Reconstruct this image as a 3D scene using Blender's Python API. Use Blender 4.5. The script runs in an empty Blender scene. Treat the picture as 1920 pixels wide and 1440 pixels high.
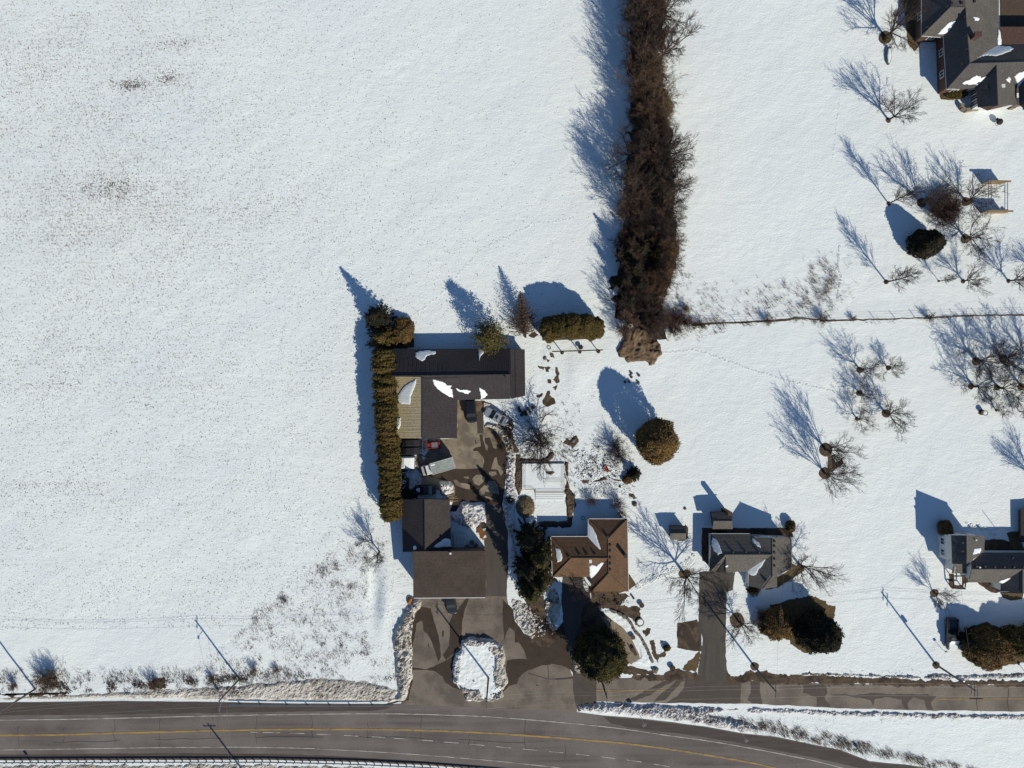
import bpy, bmesh, math, random
import numpy as np
from mathutils import Vector, Matrix

# ------------------------------------------------------------------ scene set-up
scene = bpy.context.scene
COL = scene.collection
H = 133.33                                   # drone height in metres, looking straight down
cam_data = bpy.data.cameras.new("camera")
cam_data.sensor_width = 36.0
cam_data.lens = 36.0 * H / 192.0
cam_data.clip_start = 1.0
cam_data.clip_end = 9000.0
cam = bpy.data.objects.new("camera", cam_data)
COL.objects.link(cam)
cam.location = (0, 0, H)
cam.rotation_euler = (0, 0, 0)
scene.camera = cam

SUN_EL = math.radians(34.0)
SDX, SDY = 0.6, -0.8                          # horizontal direction towards the sun
world = bpy.data.worlds.new("World")
scene.world = world
world.use_nodes = True
wn = world.node_tree.nodes
wl = world.node_tree.links
bg = wn["Background"]
sky = wn.new("ShaderNodeTexSky")
sky.sky_type = 'NISHITA'
sky.sun_disc = False
sky.sun_elevation = SUN_EL
sky.sun_rotation = math.atan2(SDX, SDY)
sky.altitude = 250
sky.air_density = 1.0
sky.dust_density = 0.0
sky.ozone_density = 6.0
wl.new(sky.outputs[0], bg.inputs[0])
bg.inputs[1].default_value = 0.09

sun_data = bpy.data.lights.new("sun", 'SUN')
sun_data.energy = 4.25
sun_data.angle = math.radians(0.5)
sun_data.color = (1.0, 0.94, 0.81)
sun = bpy.data.objects.new("sun", sun_data)
COL.objects.link(sun)
sd = Vector((SDX * math.cos(SUN_EL), SDY * math.cos(SUN_EL), math.sin(SUN_EL)))
sun.rotation_euler = sd.to_track_quat('Z', 'Y').to_euler()
sun.location = sd * 150

scene.view_settings.view_transform = 'Standard'
scene.view_settings.look = 'None'
scene.view_settings.gamma = 1.0
scene.view_settings.use_curve_mapping = False
scene.view_settings.exposure = 0.07
scene.cycles.max_bounces = 5
scene.cycles.diffuse_bounces = 3

RNG = np.random.default_rng(11)
random.seed(5)

# ------------------------------------------------------------------ coordinates
def P(px, py, z=0.0):
    """point at height z that the survey photograph shows at (px, py); 10 photo pixels = 1 m on the ground"""
    k = (H - z) / H
    return Vector(((px - 960) / 10.0 * k, (720 - py) / 10.0 * k, z))

def poly(s):
    """'x,y x,y ...' in photo pixels, or 'z ox oy k | x,y ...' read in an enlargement"""
    ox = oy = 0.0
    k = 1.0
    if '|' in s:
        head, s = s.split('|')
        _, ox, oy, k = head.split()
        ox, oy, k = float(ox), float(oy), float(k)
    out = []
    for t in s.split():
        a, b = t.split(',')
        out.append((ox + float(a) / k, oy + float(b) / k))
    return out

def wpoly(s):
    return [((x - 960) / 10.0, (720 - y) / 10.0) for x, y in (poly(s) if isinstance(s, str) else s)]

# ------------------------------------------------------------------ noise (numpy)
class VNoise:
    def __init__(self, seed):
        self.g = np.random.default_rng(seed).random((256, 256))
    def __call__(self, x, y):
        xi = np.floor(x).astype(int); yi = np.floor(y).astype(int)
        fx = x - xi; fy = y - yi
        fx = fx * fx * (3 - 2 * fx); fy = fy * fy * (3 - 2 * fy)
        g = self.g
        a = g[xi & 255, yi & 255]; b = g[(xi + 1) & 255, yi & 255]
        c = g[xi & 255, (yi + 1) & 255]; d = g[(xi + 1) & 255, (yi + 1) & 255]
        return (a * (1 - fx) + b * fx) * (1 - fy) + (c * (1 - fx) + d * fx) * fy
_vn = VNoise(3)
def fbm(x, y, s, octv=4, ox=0.0):
    t = 0.0; amp = 0.5; f = 1.0 / s
    for i in range(octv):
        t = t + amp * _vn(x * f + 17.3 * i + ox, y * f + 9.1 * i + ox * 1.7)
        amp *= 0.5; f *= 2.03
    return t / (1 - 0.5 ** octv)

def inside(X, Y, pts):
    res = np.zeros(X.shape, bool)
    n = len(pts)
    for i in range(n):
        x0, y0 = pts[i]; x1, y1 = pts[(i + 1) % n]
        if y0 == y1:
            continue
        c = ((y0 > Y) != (y1 > Y)) & (X < (x1 - x0) * (Y - y0) / (y1 - y0) + x0)
        res ^= c
    return res

def edge_dist(X, Y, pts):
    d = np.full(X.shape, 1e9)
    n = len(pts)
    for i in range(n):
        x0, y0 = pts[i]; x1, y1 = pts[(i + 1) % n]
        dx, dy = x1 - x0, y1 - y0
        L = dx * dx + dy * dy + 1e-9
        t = np.clip(((X - x0) * dx + (Y - y0) * dy) / L, 0, 1)
        d = np.minimum(d, (X - x0 - t * dx) ** 2 + (Y - y0 - t * dy) ** 2)
    return np.sqrt(d)

def rough(pts, step=0.5, amp=0.18, seed=0, scale=1.2):
    """give a traced outline a natural ragged edge"""
    out = []
    n = len(pts)
    for i in range(n):
        a = np.array(pts[i]); b = np.array(pts[(i + 1) % n])
        L = np.linalg.norm(b - a)
        m = max(1, min(200, int(L / step)))
        for j in range(m):
            out.append(a + (b - a) * (j / m))
    out = np.array(out)
    nx = fbm(out[:, 0] + 50 + seed * 13, out[:, 1] + 70, scale, 3) - 0.5
    ny = fbm(out[:, 0] + 170 + seed * 7, out[:, 1] + 30, scale, 3) - 0.5
    fx = fbm(out[:, 0] + 91 + seed, out[:, 1] + 13, scale * 0.28, 2) - 0.5
    fy = fbm(out[:, 0] + 31 + seed, out[:, 1] + 77, scale * 0.28, 2) - 0.5
    out[:, 0] += (nx * 3 + fx * 1.6) * amp
    out[:, 1] += (ny * 3 + fy * 1.6) * amp
    return [tuple(p) for p in out]

# ------------------------------------------------------------------ materials
def new_mat(name):
    m = bpy.data.materials.new(name)
    m.use_nodes = True
    nt = m.node_tree
    b = nt.nodes["Principled BSDF"]
    return m, nt, b

def N(nt, t, **kw):
    n = nt.nodes.new(t)
    for k, v in kw.items():
        setattr(n, k, v)
    return n

def noise_fac(nt, scale, detail=4.0, rough_=0.55, stretch=(1, 1, 1), coord='Object', lo=0.35, hi=0.65, rot=0.0):
    tc = N(nt, 'ShaderNodeTexCoord')
    geo = None
    mp = N(nt, 'ShaderNodeMapping')
    mp.inputs['Scale'].default_value = stretch
    mp.inputs['Rotation'].default_value = (0, 0, rot)
    if coord == 'World':
        geo = N(nt, 'ShaderNodeNewGeometry')
        nt.links.new(geo.outputs['Position'], mp.inputs['Vector'])
    else:
        nt.links.new(tc.outputs[coord], mp.inputs['Vector'])
    nz = N(nt, 'ShaderNodeTexNoise')
    nz.inputs['Scale'].default_value = scale
    nz.inputs['Detail'].default_value = detail
    nz.inputs['Roughness'].default_value = rough_
    nt.links.new(mp.outputs[0], nz.inputs['Vector'])
    mr = N(nt, 'ShaderNodeMapRange')
    mr.inputs['From Min'].default_value = lo
    mr.inputs['From Max'].default_value = hi
    nt.links.new(nz.outputs['Fac'], mr.inputs['Value'])
    return mr.outputs[0], nz.outputs['Fac']

def mix_col(nt, fac, a, b):
    mx = N(nt, 'ShaderNodeMix')
    mx.data_type = 'RGBA'
    if hasattr(fac, 'node'):
        nt.links.new(fac, mx.inputs[0])
    else:
        mx.inputs[0].default_value = fac
    for i, v in ((6, a), (7, b)):
        if hasattr(v, 'node'):
            nt.links.new(v, mx.inputs[i])
        else:
            mx.inputs[i].default_value = (*v, 1)
    return mx.outputs[2]

def bump(nt, b, height, dist=0.05, strength=1.0, prev=None):
    bp = N(nt, 'ShaderNodeBump')
    bp.inputs['Distance'].default_value = dist
    bp.inputs['Strength'].default_value = strength
    nt.links.new(height, bp.inputs['Height'])
    if prev is not None:
        nt.links.new(prev, bp.inputs['Normal'])
    nt.links.new(bp.outputs[0], b.inputs['Normal'])
    return bp.outputs[0]

def two_tone(name, c1, c2, scale, rough_=0.8, lo=0.35, hi=0.65, stretch=(1, 1, 1), bd=0.0, coord='World', detail=5.0,
             c3=None, s3=0.2, bscale=None, metallic=0.0, island=0.0, grain=0.22):
    m, nt, b = new_mat(name)
    f, raw = noise_fac(nt, scale, detail, 0.6, stretch, coord, lo, hi)
    col = mix_col(nt, f, c1, c2)
    if c3 is not None:
        f3, _ = noise_fac(nt, s3, 5.0, 0.6, (1, 1, 1), coord, 0.45, 0.62)
        col = mix_col(nt, f3, col, c3)
    if island:
        geo = N(nt, 'ShaderNodeNewGeometry')
        hs = N(nt, 'ShaderNodeHueSaturation')
        mr = N(nt, 'ShaderNodeMapRange')
        mr.inputs['To Min'].default_value = 1 - island
        mr.inputs['To Max'].default_value = 1 + island
        nt.links.new(geo.outputs['Random Per Island'], mr.inputs['Value'])
        nt.links.new(mr.outputs[0], hs.inputs['Value'])
        nt.links.new(col, hs.inputs['Color'])
        col = hs.outputs[0]
    if grain:
        fg, _ = noise_fac(nt, 4.5, 3.0, 0.75, (1, 1, 1), coord, 0.25, 0.75)
        hg = N(nt, 'ShaderNodeHueSaturation')
        mg = N(nt, 'ShaderNodeMapRange')
        mg.inputs['To Min'].default_value = 1 - grain
        mg.inputs['To Max'].default_value = 1 + grain
        nt.links.new(fg, mg.inputs['Value'])
        nt.links.new(mg.outputs[0], hg.inputs['Value'])
        nt.links.new(col, hg.inputs['Color'])
        col = hg.outputs[0]
    nt.links.new(col, b.inputs['Base Color'])
    b.inputs['Specular IOR Level'].default_value = 0.25
    b.inputs['Roughness'].default_value = rough_
    b.inputs['Metallic'].default_value = metallic
    if bd:
        _, r2 = noise_fac(nt, bscale or scale * 3, 4.0, 0.6, stretch, coord)
        bump(nt, b, r2, bd)
    return m

def plain(name, c, rough_=0.6, metallic=0.0, coat=0.0):
    m, nt, b = new_mat(name)
    f, raw = noise_fac(nt, 3.0, 4.0, 0.6, (1, 1, 1), 'Object', 0.3, 0.7)
    c2 = tuple(v * 0.86 for v in c)
    nt.links.new(mix_col(nt, f, c, c2), b.inputs['Base Color'])
    b.inputs['Roughness'].default_value = rough_
    b.inputs['Metallic'].default_value = metallic
    if coat:
        b.inputs['Coat Weight'].default_value = coat
    return m

M = {}
def snow_material(name, c1, c2, dirt=None, dlo=0.5, dhi=0.7, dscale=1.6, bd=(0.10, 0.045), lumpy=0.0):
    m, nt, b = new_mat(name)
    f, _ = noise_fac(nt, 0.035, 3.0, 0.5, (1, 1, 1), 'World', 0.35, 0.65)
    col = mix_col(nt, f, c1, c2)
    if dirt is not None:
        fd, _ = noise_fac(nt, dscale, 8.0, 0.72, (1, 1, 1), 'World', dlo, dhi)
        fd2, _ = noise_fac(nt, dscale * 0.13, 3.0, 0.6, (1, 1, 1), 'World', 0.35, 0.6)
        mu = N(nt, 'ShaderNodeMath', operation='MULTIPLY')
        nt.links.new(fd, mu.inputs[0]); nt.links.new(fd2, mu.inputs[1])
        col = mix_col(nt, mu.outputs[0], col, dirt)
    nt.links.new(col, b.inputs['Base Color'])
    b.inputs['Roughness'].default_value = 0.65
    b.inputs['Specular IOR Level'].default_value = 0.25
    _, r1 = noise_fac(nt, 0.55, 5.0, 0.6, (1.0, 1.9, 1), 'World', rot=0.6)
    _, r2 = noise_fac(nt, 2.6, 5.0, 0.62, (1.0, 1.5, 1), 'World', rot=0.6)
    n1 = bump(nt, b, r1, bd[0] * 1.0)
    n2 = bump(nt, b, r2, bd[1] * 1.7, prev=n1)
    if lumpy:
        _, r3 = noise_fac(nt, 6.0, 4.0, 0.6, (1, 1, 1), 'World')
        bump(nt, b, r3, lumpy, prev=n2)
    return m

M['snow'] = snow_material('snow', (0.805, 0.84, 0.805), (0.77, 0.81, 0.795))
M['roof_snow'] = snow_material('roof_snow', (0.82, 0.85, 0.82), (0.78, 0.815, 0.80), bd=(0.04, 0.02))
M['ploughed_snow'] = snow_material('ploughed_snow', (0.80, 0.80, 0.78), (0.70, 0.68, 0.64), (0.15, 0.105, 0.07), 0.42, 0.60, 1.9, (0.16, 0.09), 0.12)
M['dirty_snow'] = snow_material('dirty_snow', (0.72, 0.68, 0.60), (0.60, 0.55, 0.46), (0.13, 0.10, 0.07), 0.40, 0.60, 1.4, (0.16, 0.09), 0.12)
M['asphalt'] = two_tone('asphalt', (0.165, 0.140, 0.125), (0.100, 0.084, 0.076), 0.5, 0.85, stretch=(0.05, 1.2, 1), bd=0.01, c3=(0.18, 0.155, 0.138), s3=0.07, detail=6.0)
M['shoulder'] = two_tone('shoulder', (0.066, 0.054, 0.047), (0.088, 0.073, 0.063), 0.8, 0.9, stretch=(0.3, 2.0, 1), bd=0.02)
M['yard'] = two_tone('yard_asphalt', (0.285, 0.235, 0.165), (0.215, 0.178, 0.128), 0.6, 0.9, bd=0.012, c3=(0.15, 0.122, 0.09), s3=0.3)
M['apron'] = two_tone('apron_asphalt', (0.205, 0.170, 0.132), (0.175, 0.146, 0.115), 0.4, 0.9, bd=0.012, c3=(0.12, 0.098, 0.079), s3=0.25)
M['service'] = two_tone('service_asphalt', (0.225, 0.190, 0.148), (0.185, 0.156, 0.124), 0.5, 0.9, bd=0.012, c3=(0.135, 0.112, 0.092), s3=0.16)
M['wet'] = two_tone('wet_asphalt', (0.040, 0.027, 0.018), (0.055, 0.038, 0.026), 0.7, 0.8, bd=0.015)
M['wet_grey'] = two_tone('damp_asphalt', (0.062, 0.048, 0.038), (0.078, 0.061, 0.049), 0.7, 0.7, bd=0.015)
M['drive'] = two_tone('drive_asphalt', (0.070, 0.060, 0.050), (0.092, 0.08, 0.068), 0.35, 0.85, stretch=(2.2, 0.4, 1), bd=0.012)
M['earth'] = two_tone('bare_earth', (0.080, 0.055, 0.036), (0.135, 0.096, 0.062), 1.3, 0.95, bd=0.10, c3=(0.045, 0.032, 0.024), s3=0.5)
M['litter'] = two_tone('leaf_litter', (0.07, 0.047, 0.031), (0.12, 0.08, 0.052), 1.8, 0.95, bd=0.12, c3=(0.03, 0.022, 0.018), s3=0.5)
M['dead_grass'] = two_tone('dead_grass', (0.150, 0.100, 0.048), (0.105, 0.068, 0.034), 2.0, 0.95, bd=0.10, c3=(0.08, 0.066, 0.03), s3=0.4)
M['tan_path'] = two_tone('paved_patio', (0.27, 0.215, 0.145), (0.215, 0.17, 0.115), 0.8, 0.9, bd=0.012)
M['yellow_paint'] = two_tone('yellow_paint', (0.37, 0.24, 0.07), (0.19, 0.14, 0.075), 1.1, 0.7, lo=0.42, hi=0.62, stretch=(0.5, 2, 1))
M['white_paint'] = two_tone('white_paint', (0.48, 0.44, 0.39), (0.24, 0.21, 0.19), 1.1, 0.7, lo=0.42, hi=0.62, stretch=(0.5, 2, 1))
M['crack'] = plain('crack_filler', (0.05, 0.042, 0.036), 0.8)
M['bark'] = two_tone('bark', (0.085, 0.062, 0.050), (0.055, 0.040, 0.034), 4.0, 0.9, bd=0.02)
M['twig'] = two_tone('twig', (0.070, 0.052, 0.043), (0.045, 0.034, 0.029), 0.9, 0.9)
M['twig_brown'] = two_tone('brown_twig', (0.165, 0.105, 0.068), (0.080, 0.053, 0.038), 0.5, 0.9)
M['twig_red'] = two_tone('red_twig', (0.105, 0.055, 0.042), (0.07, 0.042, 0.034), 0.5, 0.9)
M['cedar'] = two_tone('cedar_foliage', (0.092, 0.069, 0.014), (0.050, 0.038, 0.009), 1.1, 0.85, c3=(0.11, 0.07, 0.022), s3=0.5, island=0.35)
M['cedar_dark'] = two_tone('dark_cedar_foliage', (0.140, 0.086, 0.032), (0.070, 0.046, 0.018), 1.2, 0.85, c3=(0.17, 0.098, 0.028), s3=0.4, island=0.45)
M['spruce'] = two_tone('spruce_foliage', (0.015, 0.015, 0.009), (0.009, 0.010, 0.007), 1.2, 0.9, c3=(0.034, 0.027, 0.010), s3=0.6, island=0.45)
M['pine'] = two_tone('pine_foliage', (0.115, 0.098, 0.030), (0.075, 0.064, 0.022), 1.2, 0.85, island=0.35)
M['conifer'] = two_tone('conifer_foliage', (0.040, 0.037, 0.014), (0.020, 0.020, 0.009), 1.0, 0.9, c3=(0.085, 0.066, 0.016), s3=0.45, island=0.45)
M['core'] = two_tone('dark_core', (0.020, 0.017, 0.009), (0.030, 0.024, 0.013), 2.0, 0.95)
M['stubble'] = two_tone('corn_stubble', (0.20, 0.14, 0.085), (0.10, 0.073, 0.048), 0.6, 0.9, island=0.5)
M['mound_earth'] = two_tone('mound_earth', (0.16, 0.108, 0.066), (0.095, 0.065, 0.042), 0.8, 0.95, bd=0.10, c3=(0.2, 0.14, 0.085), s3=0.5)
M['weed'] = two_tone('dry_weed', (0.165, 0.108, 0.062), (0.085, 0.057, 0.036), 0.6, 0.9, island=0.5)
M['straw'] = two_tone('straw_weed', (0.27, 0.20, 0.115), (0.17, 0.125, 0.07), 0.6, 0.9, island=0.5)

def ribbed(name, c1, c2, scale, axis, rough_=0.8, spec=0.12, patch=0.25):
    """roof covering: courses or ribs run as a fine wave along one axis"""
    m, nt, b = new_mat(name)
    f, _ = noise_fac(nt, patch, 5.0, 0.6, (1, 1, 1), 'World', 0.35, 0.65)
    f2, r2 = noise_fac(nt, 3.5, 4.0, 0.7, (1, 1, 1), 'World', 0.3, 0.7)
    col = mix_col(nt, f, c1, c2)
    hs = N(nt, 'ShaderNodeHueSaturation')
    mr = N(nt, 'ShaderNodeMapRange')
    mr.inputs['To Min'].default_value = 0.68; mr.inputs['To Max'].default_value = 1.32
    nt.links.new(f2, mr.inputs['Value'])
    nt.links.new(mr.outputs[0], hs.inputs['Value'])
    nt.links.new(col, hs.inputs['Color'])
    nt.links.new(hs.outputs[0], b.inputs['Base Color'])
    b.inputs['Roughness'].default_value = rough_
    b.inputs['Specular IOR Level'].default_value = spec
    geo = N(nt, 'ShaderNodeNewGeometry')
    wv = N(nt, 'ShaderNodeTexWave')
    wv.wave_type = 'BANDS'; wv.bands_direction = axis
    wv.inputs['Scale'].default_value = scale
    wv.inputs['Distortion'].default_value = 0.3
    nt.links.new(geo.outputs['Position'], wv.inputs['Vector'])
    bump(nt, b, wv.outputs['Fac'], 0.02, 0.6)
    return m
M['roof_dark'] = ribbed('dark_metal_roof', (0.041, 0.036, 0.038), (0.051, 0.044, 0.045), 0.9, 'X')
M['roof_dark2'] = ribbed('dark_metal_or_shaded_roof_ew', (0.043, 0.037, 0.039), (0.052, 0.045, 0.046), 0.9, 'Y')
M['roof_tan'] = ribbed('tan_metal_roof', (0.56, 0.45, 0.25), (0.50, 0.41, 0.25), 0.9, 'Y', 0.6)
M['roof_brown'] = ribbed('brown_shingles', (0.078, 0.059, 0.046), (0.058, 0.044, 0.036), 1.2, 'Y', 0.9, patch=0.4)
M['roof_rust'] = ribbed('rust_shingles', (0.145, 0.086, 0.050), (0.118, 0.070, 0.042), 1.4, 'Y', 0.9, patch=0.5)
M['roof_grey'] = ribbed('grey_or_sunlit_shingles', (0.125, 0.113, 0.098), (0.105, 0.096, 0.085), 1.4, 'Y', 0.9, patch=0.5)
M['roof_slate'] = ribbed('charcoal_or_shaded_shingles', (0.098, 0.090, 0.085), (0.080, 0.075, 0.072), 1.4, 'Y', 0.9, patch=0.5)
M['garage_a_roof'] = ribbed('brown_grey_shingles', (0.060, 0.050, 0.046), (0.050, 0.042, 0.040), 1.4, 'X', 0.9, patch=0.5)
M['brick'] = two_tone('brick_wall', (0.105, 0.060, 0.045), (0.08, 0.046, 0.036), 3.0, 0.9, coord='Object', bd=0.02)
M['siding'] = two_tone('white_siding', (0.62, 0.62, 0.60), (0.54, 0.54, 0.53), 1.0, 0.7, coord='Object', stretch=(0.2, 0.2, 6))
M['siding_brown'] = two_tone('brown_siding', (0.14, 0.10, 0.075), (0.10, 0.075, 0.06), 1.0, 0.8, coord='Object', stretch=(0.3, 0.3, 5))
M['siding_dark'] = two_tone('dark_steel_wall', (0.09, 0.08, 0.078), (0.07, 0.064, 0.062), 1.0, 0.7, coord='Object', stretch=(5, 5, 0.3))
M['stone'] = two_tone('field_stone', (0.30, 0.25, 0.18), (0.20, 0.165, 0.12), 2.5, 0.9, coord='Object', bd=0.05)
M['stone_grey'] = two_tone('grey_stone', (0.19, 0.165, 0.14), (0.12, 0.105, 0.09), 2.5, 0.9, coord='Object', bd=0.05)
M['wood'] = two_tone('weathered_wood', (0.33, 0.245, 0.135), (0.21, 0.15, 0.085), 2.0, 0.85, coord='Object', stretch=(1, 5, 5))
M['wood_dark'] = two_tone('dark_wood', (0.10, 0.072, 0.05), (0.065, 0.047, 0.034), 2.0, 0.85, coord='Object', stretch=(1, 5, 5))
M['pole_wood'] = two_tone('pole_wood', (0.15, 0.125, 0.105), (0.095, 0.08, 0.068), 3.0, 0.9, coord='Object', stretch=(6, 6, 0.6))
M['rust'] = two_tone('rusty_steel', (0.36, 0.145, 0.045), (0.22, 0.085, 0.03), 2.0, 0.85, coord='Object', bd=0.02)
M['glass'] = plain('window_glass', (0.03, 0.035, 0.04), 0.12)
M['white_trim'] = plain('white_trim', (0.72, 0.72, 0.70), 0.6)
M['black'] = plain('black_rubber', (0.018, 0.018, 0.019), 0.8)
M['dark_metal'] = plain('dark_metal', (0.035, 0.034, 0.034), 0.5, 0.3)
M['steel'] = plain('galvanised_steel', (0.32, 0.33, 0.34), 0.45, 0.7)
M['silver_paint'] = plain('silver_paint', (0.42, 0.44, 0.46), 0.35, 0.35, 0.6)
M['black_paint'] = plain('black_paint', (0.010, 0.010, 0.012), 0.35, 0.1, 0.5)
M['navy_paint'] = plain('dark_paint', (0.016, 0.020, 0.024), 0.4, 0.1, 0.4)
M['red_paint'] = plain('red_paint', (0.22, 0.022, 0.014), 0.5, 0.0, 0.3)
M['white_vehicle'] = plain('white_vehicle_paint', (0.68, 0.67, 0.63), 0.45, 0.0, 0.3)
M['truck_box'] = two_tone('grey_box_roof', (0.36, 0.37, 0.33), (0.29, 0.31, 0.28), 1.2, 0.6, coord='Object', c3=(0.25, 0.29, 0.24), s3=0.8)
M['amber'] = plain('amber_lens', (0.55, 0.16, 0.03), 0.3)
M['red_lens'] = plain('red_lens', (0.32, 0.02, 0.02), 0.3)
M['clear_lens'] = plain('clear_lens', (0.75, 0.75, 0.72), 0.2)
M['clay'] = plain('clay', (0.20, 0.13, 0.10), 0.9)
M['wire'] = plain('wire', (0.30, 0.28, 0.26), 0.5, 0.4)
M['tarp'] = two_tone('dark_tarp', (0.010, 0.010, 0.013), (0.018, 0.018, 0.021), 1.5, 0.5, coord='Object', bd=0.06)
M['hull'] = plain('boat_hull', (0.10, 0.115, 0.12), 0.5)

# ------------------------------------------------------------------ object helpers
def tag(o, label=None, cat=None, group=None, kind=None):
    if label: o['label'] = label
    if cat: o['category'] = cat
    if group: o['group'] = group
    if kind: o['kind'] = kind
    return o

def thing(name, loc, label, cat, group=None, rotz=0.0):
    o = bpy.data.objects.new(name, None)
    o.empty_display_size = 0.3
    COL.objects.link(o)
    o.location = loc
    o.rotation_euler = (0, 0, rotz)
    return tag(o, label, cat, group)

class MB:
    """collects shapes in one frame and links them as ONE mesh object"""
    def __init__(self):
        self.v = []; self.f = []; self.mi = []
    def add(self, verts, faces, mi=0):
        o = len(self.v)
        self.v.extend([tuple(p) for p in verts])
        self.f.extend([tuple(i + o for i in f) for f in faces])
        self.mi.extend([mi] * len(faces))
        return self
    def box(self, c, s, rz=0.0, mi=0, taper=1.0, tilt=None):
        hx, hy, hz = s[0] / 2, s[1] / 2, s[2] / 2
        pts = []
        for z, k in ((-hz, 1.0), (hz, taper)):
            for x, y in ((-hx, -hy), (hx, -hy), (hx, hy), (-hx, hy)):
                pts.append(Vector((x * k, y * k, z)))
        R = Matrix.Rotation(rz, 3, 'Z')
        if tilt:
            R = R @ Matrix.Rotation(tilt[1], 3, tilt[0])
        pts = [R @ p + Vector(c) for p in pts]
        return self.add(pts, [(3, 2, 1, 0), (4, 5, 6, 7), (0, 1, 5, 4), (1, 2, 6, 5), (2, 3, 7, 6), (3, 0, 4, 7)], mi)
    def prism(self, pts, z0, z1, mi=0):
        n = len(pts)
        a = sum(pts[i][0] * pts[(i + 1) % n][1] - pts[(i + 1) % n][0] * pts[i][1] for i in range(n))
        if a < 0: pts = list(reversed(pts))
        v = [(p[0], p[1], z0) for p in pts] + [(p[0], p[1], z1) for p in pts]
        f = [tuple(reversed(range(n))), tuple(range(n, 2 * n))]
        f += [(i, (i + 1) % n, n + (i + 1) % n, n + i) for i in range(n)]
        return self.add(v, f, mi)
    def tube(self, p0, p1, r0, r1=None, n=6, mi=0, cap=True):
        r1 = r0 if r1 is None else r1
        p0 = Vector(p0); p1 = Vector(p1)
        d = (p1 - p0)
        if d.length < 1e-6: return self
        d.normalize()
        a = d.orthogonal().normalized(); b = d.cross(a)
        v = []
        for p, r in ((p0, r0), (p1, r1)):
            for i in range(n):
                t = 2 * math.pi * i / n
                v.append(p + a * (r * math.cos(t)) + b * (r * math.sin(t)))
        f = [(i, (i + 1) % n, n + (i + 1) % n, n + i) for i in range(n)]
        if cap:
            f += [tuple(reversed(range(n))), tuple(range(n, 2 * n))]
        return self.add(v, f, mi)
    def lathe(self, c, prof, n=14, mi=0):
        """prof: list of (r, z)"""
        v = []; f = []
        for r, z in prof:
            for i in range(n):
                t = 2 * math.pi * i / n
                v.append((c[0] + r * math.cos(t), c[1] + r * math.sin(t), c[2] + z))
        m = len(prof)
        for k in range(m - 1):
            for i in range(n):
                f.append((k * n + i, k * n + (i + 1) % n, (k + 1) * n + (i + 1) % n, (k + 1) * n + i))
        f.append(tuple(reversed(range(n)))); f.append(tuple(range((m - 1) * n, m * n)))
        return self.add(v, f, mi)
    def torus(self, c, R, r, n=18, m=6, mi=0):
        v = []; f = []
        for i in range(n):
            t = 2 * math.pi * i / n
            for j in range(m):
                u = 2 * math.pi * j / m
                v.append((c[0] + (R + r * math.cos(u)) * math.cos(t), c[1] + (R + r * math.cos(u)) * math.sin(t), c[2] + r * math.sin(u)))
        for i in range(n):
            for j in range(m):
                f.append((i * m + j, ((i + 1) % n) * m + j, ((i + 1) % n) * m + (j + 1) % m, i * m + (j + 1) % m))
        return self.add(v, f, mi)
    def blob(self, c, r, seed=0, sub=2, amp=0.25, squash=(1, 1, 1), mi=0):
        bm = bmesh.new()
        bmesh.ops.create_icosphere(bm, subdivisions=sub, radius=1.0)
        rng = random.Random(seed)
        ph = [rng.uniform(0, 6) for _ in range(6)]
        vs = []
        for v in bm.verts:
            d = v.co.normalized()
            k = 1 + amp * (math.sin(d.x * 3.1 + ph[0]) * math.sin(d.y * 2.7 + ph[1]) + 0.6 * math.sin(d.z * 4.3 + ph[2]) * math.sin(d.x * 5.1 + ph[3]) + 0.35 * rng.uniform(-1, 1))
            vs.append((c[0] + d.x * r * k * squash[0], c[1] + d.y * r * k * squash[1], c[2] + d.z * r * k * squash[2]))
        fs = [[v.index for v in f.verts] for f in bm.faces]
        bm.free()
        return self.add(vs, fs, mi)
    def build(self, name, mats, parent=None, origin=None, smooth=False):
        me = bpy.data.meshes.new(name)
        off = Vector((0, 0, 0))
        if parent is None and origin is not None:
            off = Vector(origin)
        vs = [(p[0] - off[0], p[1] - off[1], p[2] - off[2]) for p in self.v]
        me.from_pydata(vs, [], self.f)
        if not isinstance(mats, (list, tuple)): mats = [mats]
        for m in mats: me.materials.append(m)
        if len(mats) > 1:
            me.polygons.foreach_set('material_index', self.mi)
        if smooth:
            me.polygons.foreach_set('use_smooth', [True] * len(me.polygons))
        me.update()
        o = bpy.data.objects.new(name, me)
        COL.objects.link(o)
        if parent is not None: o.parent = parent
        else: o.location = off
        return o

def local(o_or_loc, v):
    l = o_or_loc.location if hasattr(o_or_loc, 'location') else Vector(o_or_loc)
    return Vector(v) - Vector(l)

def np_mesh(name, verts, faces, mat):
    """numpy triangles/quads to a mesh"""
    verts = np.asarray(verts, np.float32); faces = np.asarray(faces, np.int32)
    me = bpy.data.meshes.new(name)
    n, k = faces.shape
    me.vertices.add(len(verts)); me.vertices.foreach_set('co', verts.ravel())
    me.loops.add(n * k); me.loops.foreach_set('vertex_index', faces.ravel())
    me.polygons.add(n); me.polygons.foreach_set('loop_start', np.arange(0, n * k, k, dtype=np.int32))
    me.materials.append(mat)
    me.update(calc_edges=True)
    me.validate()
    return me

def link_mesh(name, me, parent=None, loc=None):
    o = bpy.data.objects.new(name, me)
    COL.objects.link(o)
    if parent is not None: o.parent = parent
    if loc is not None: o.location = loc
    return o

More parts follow.
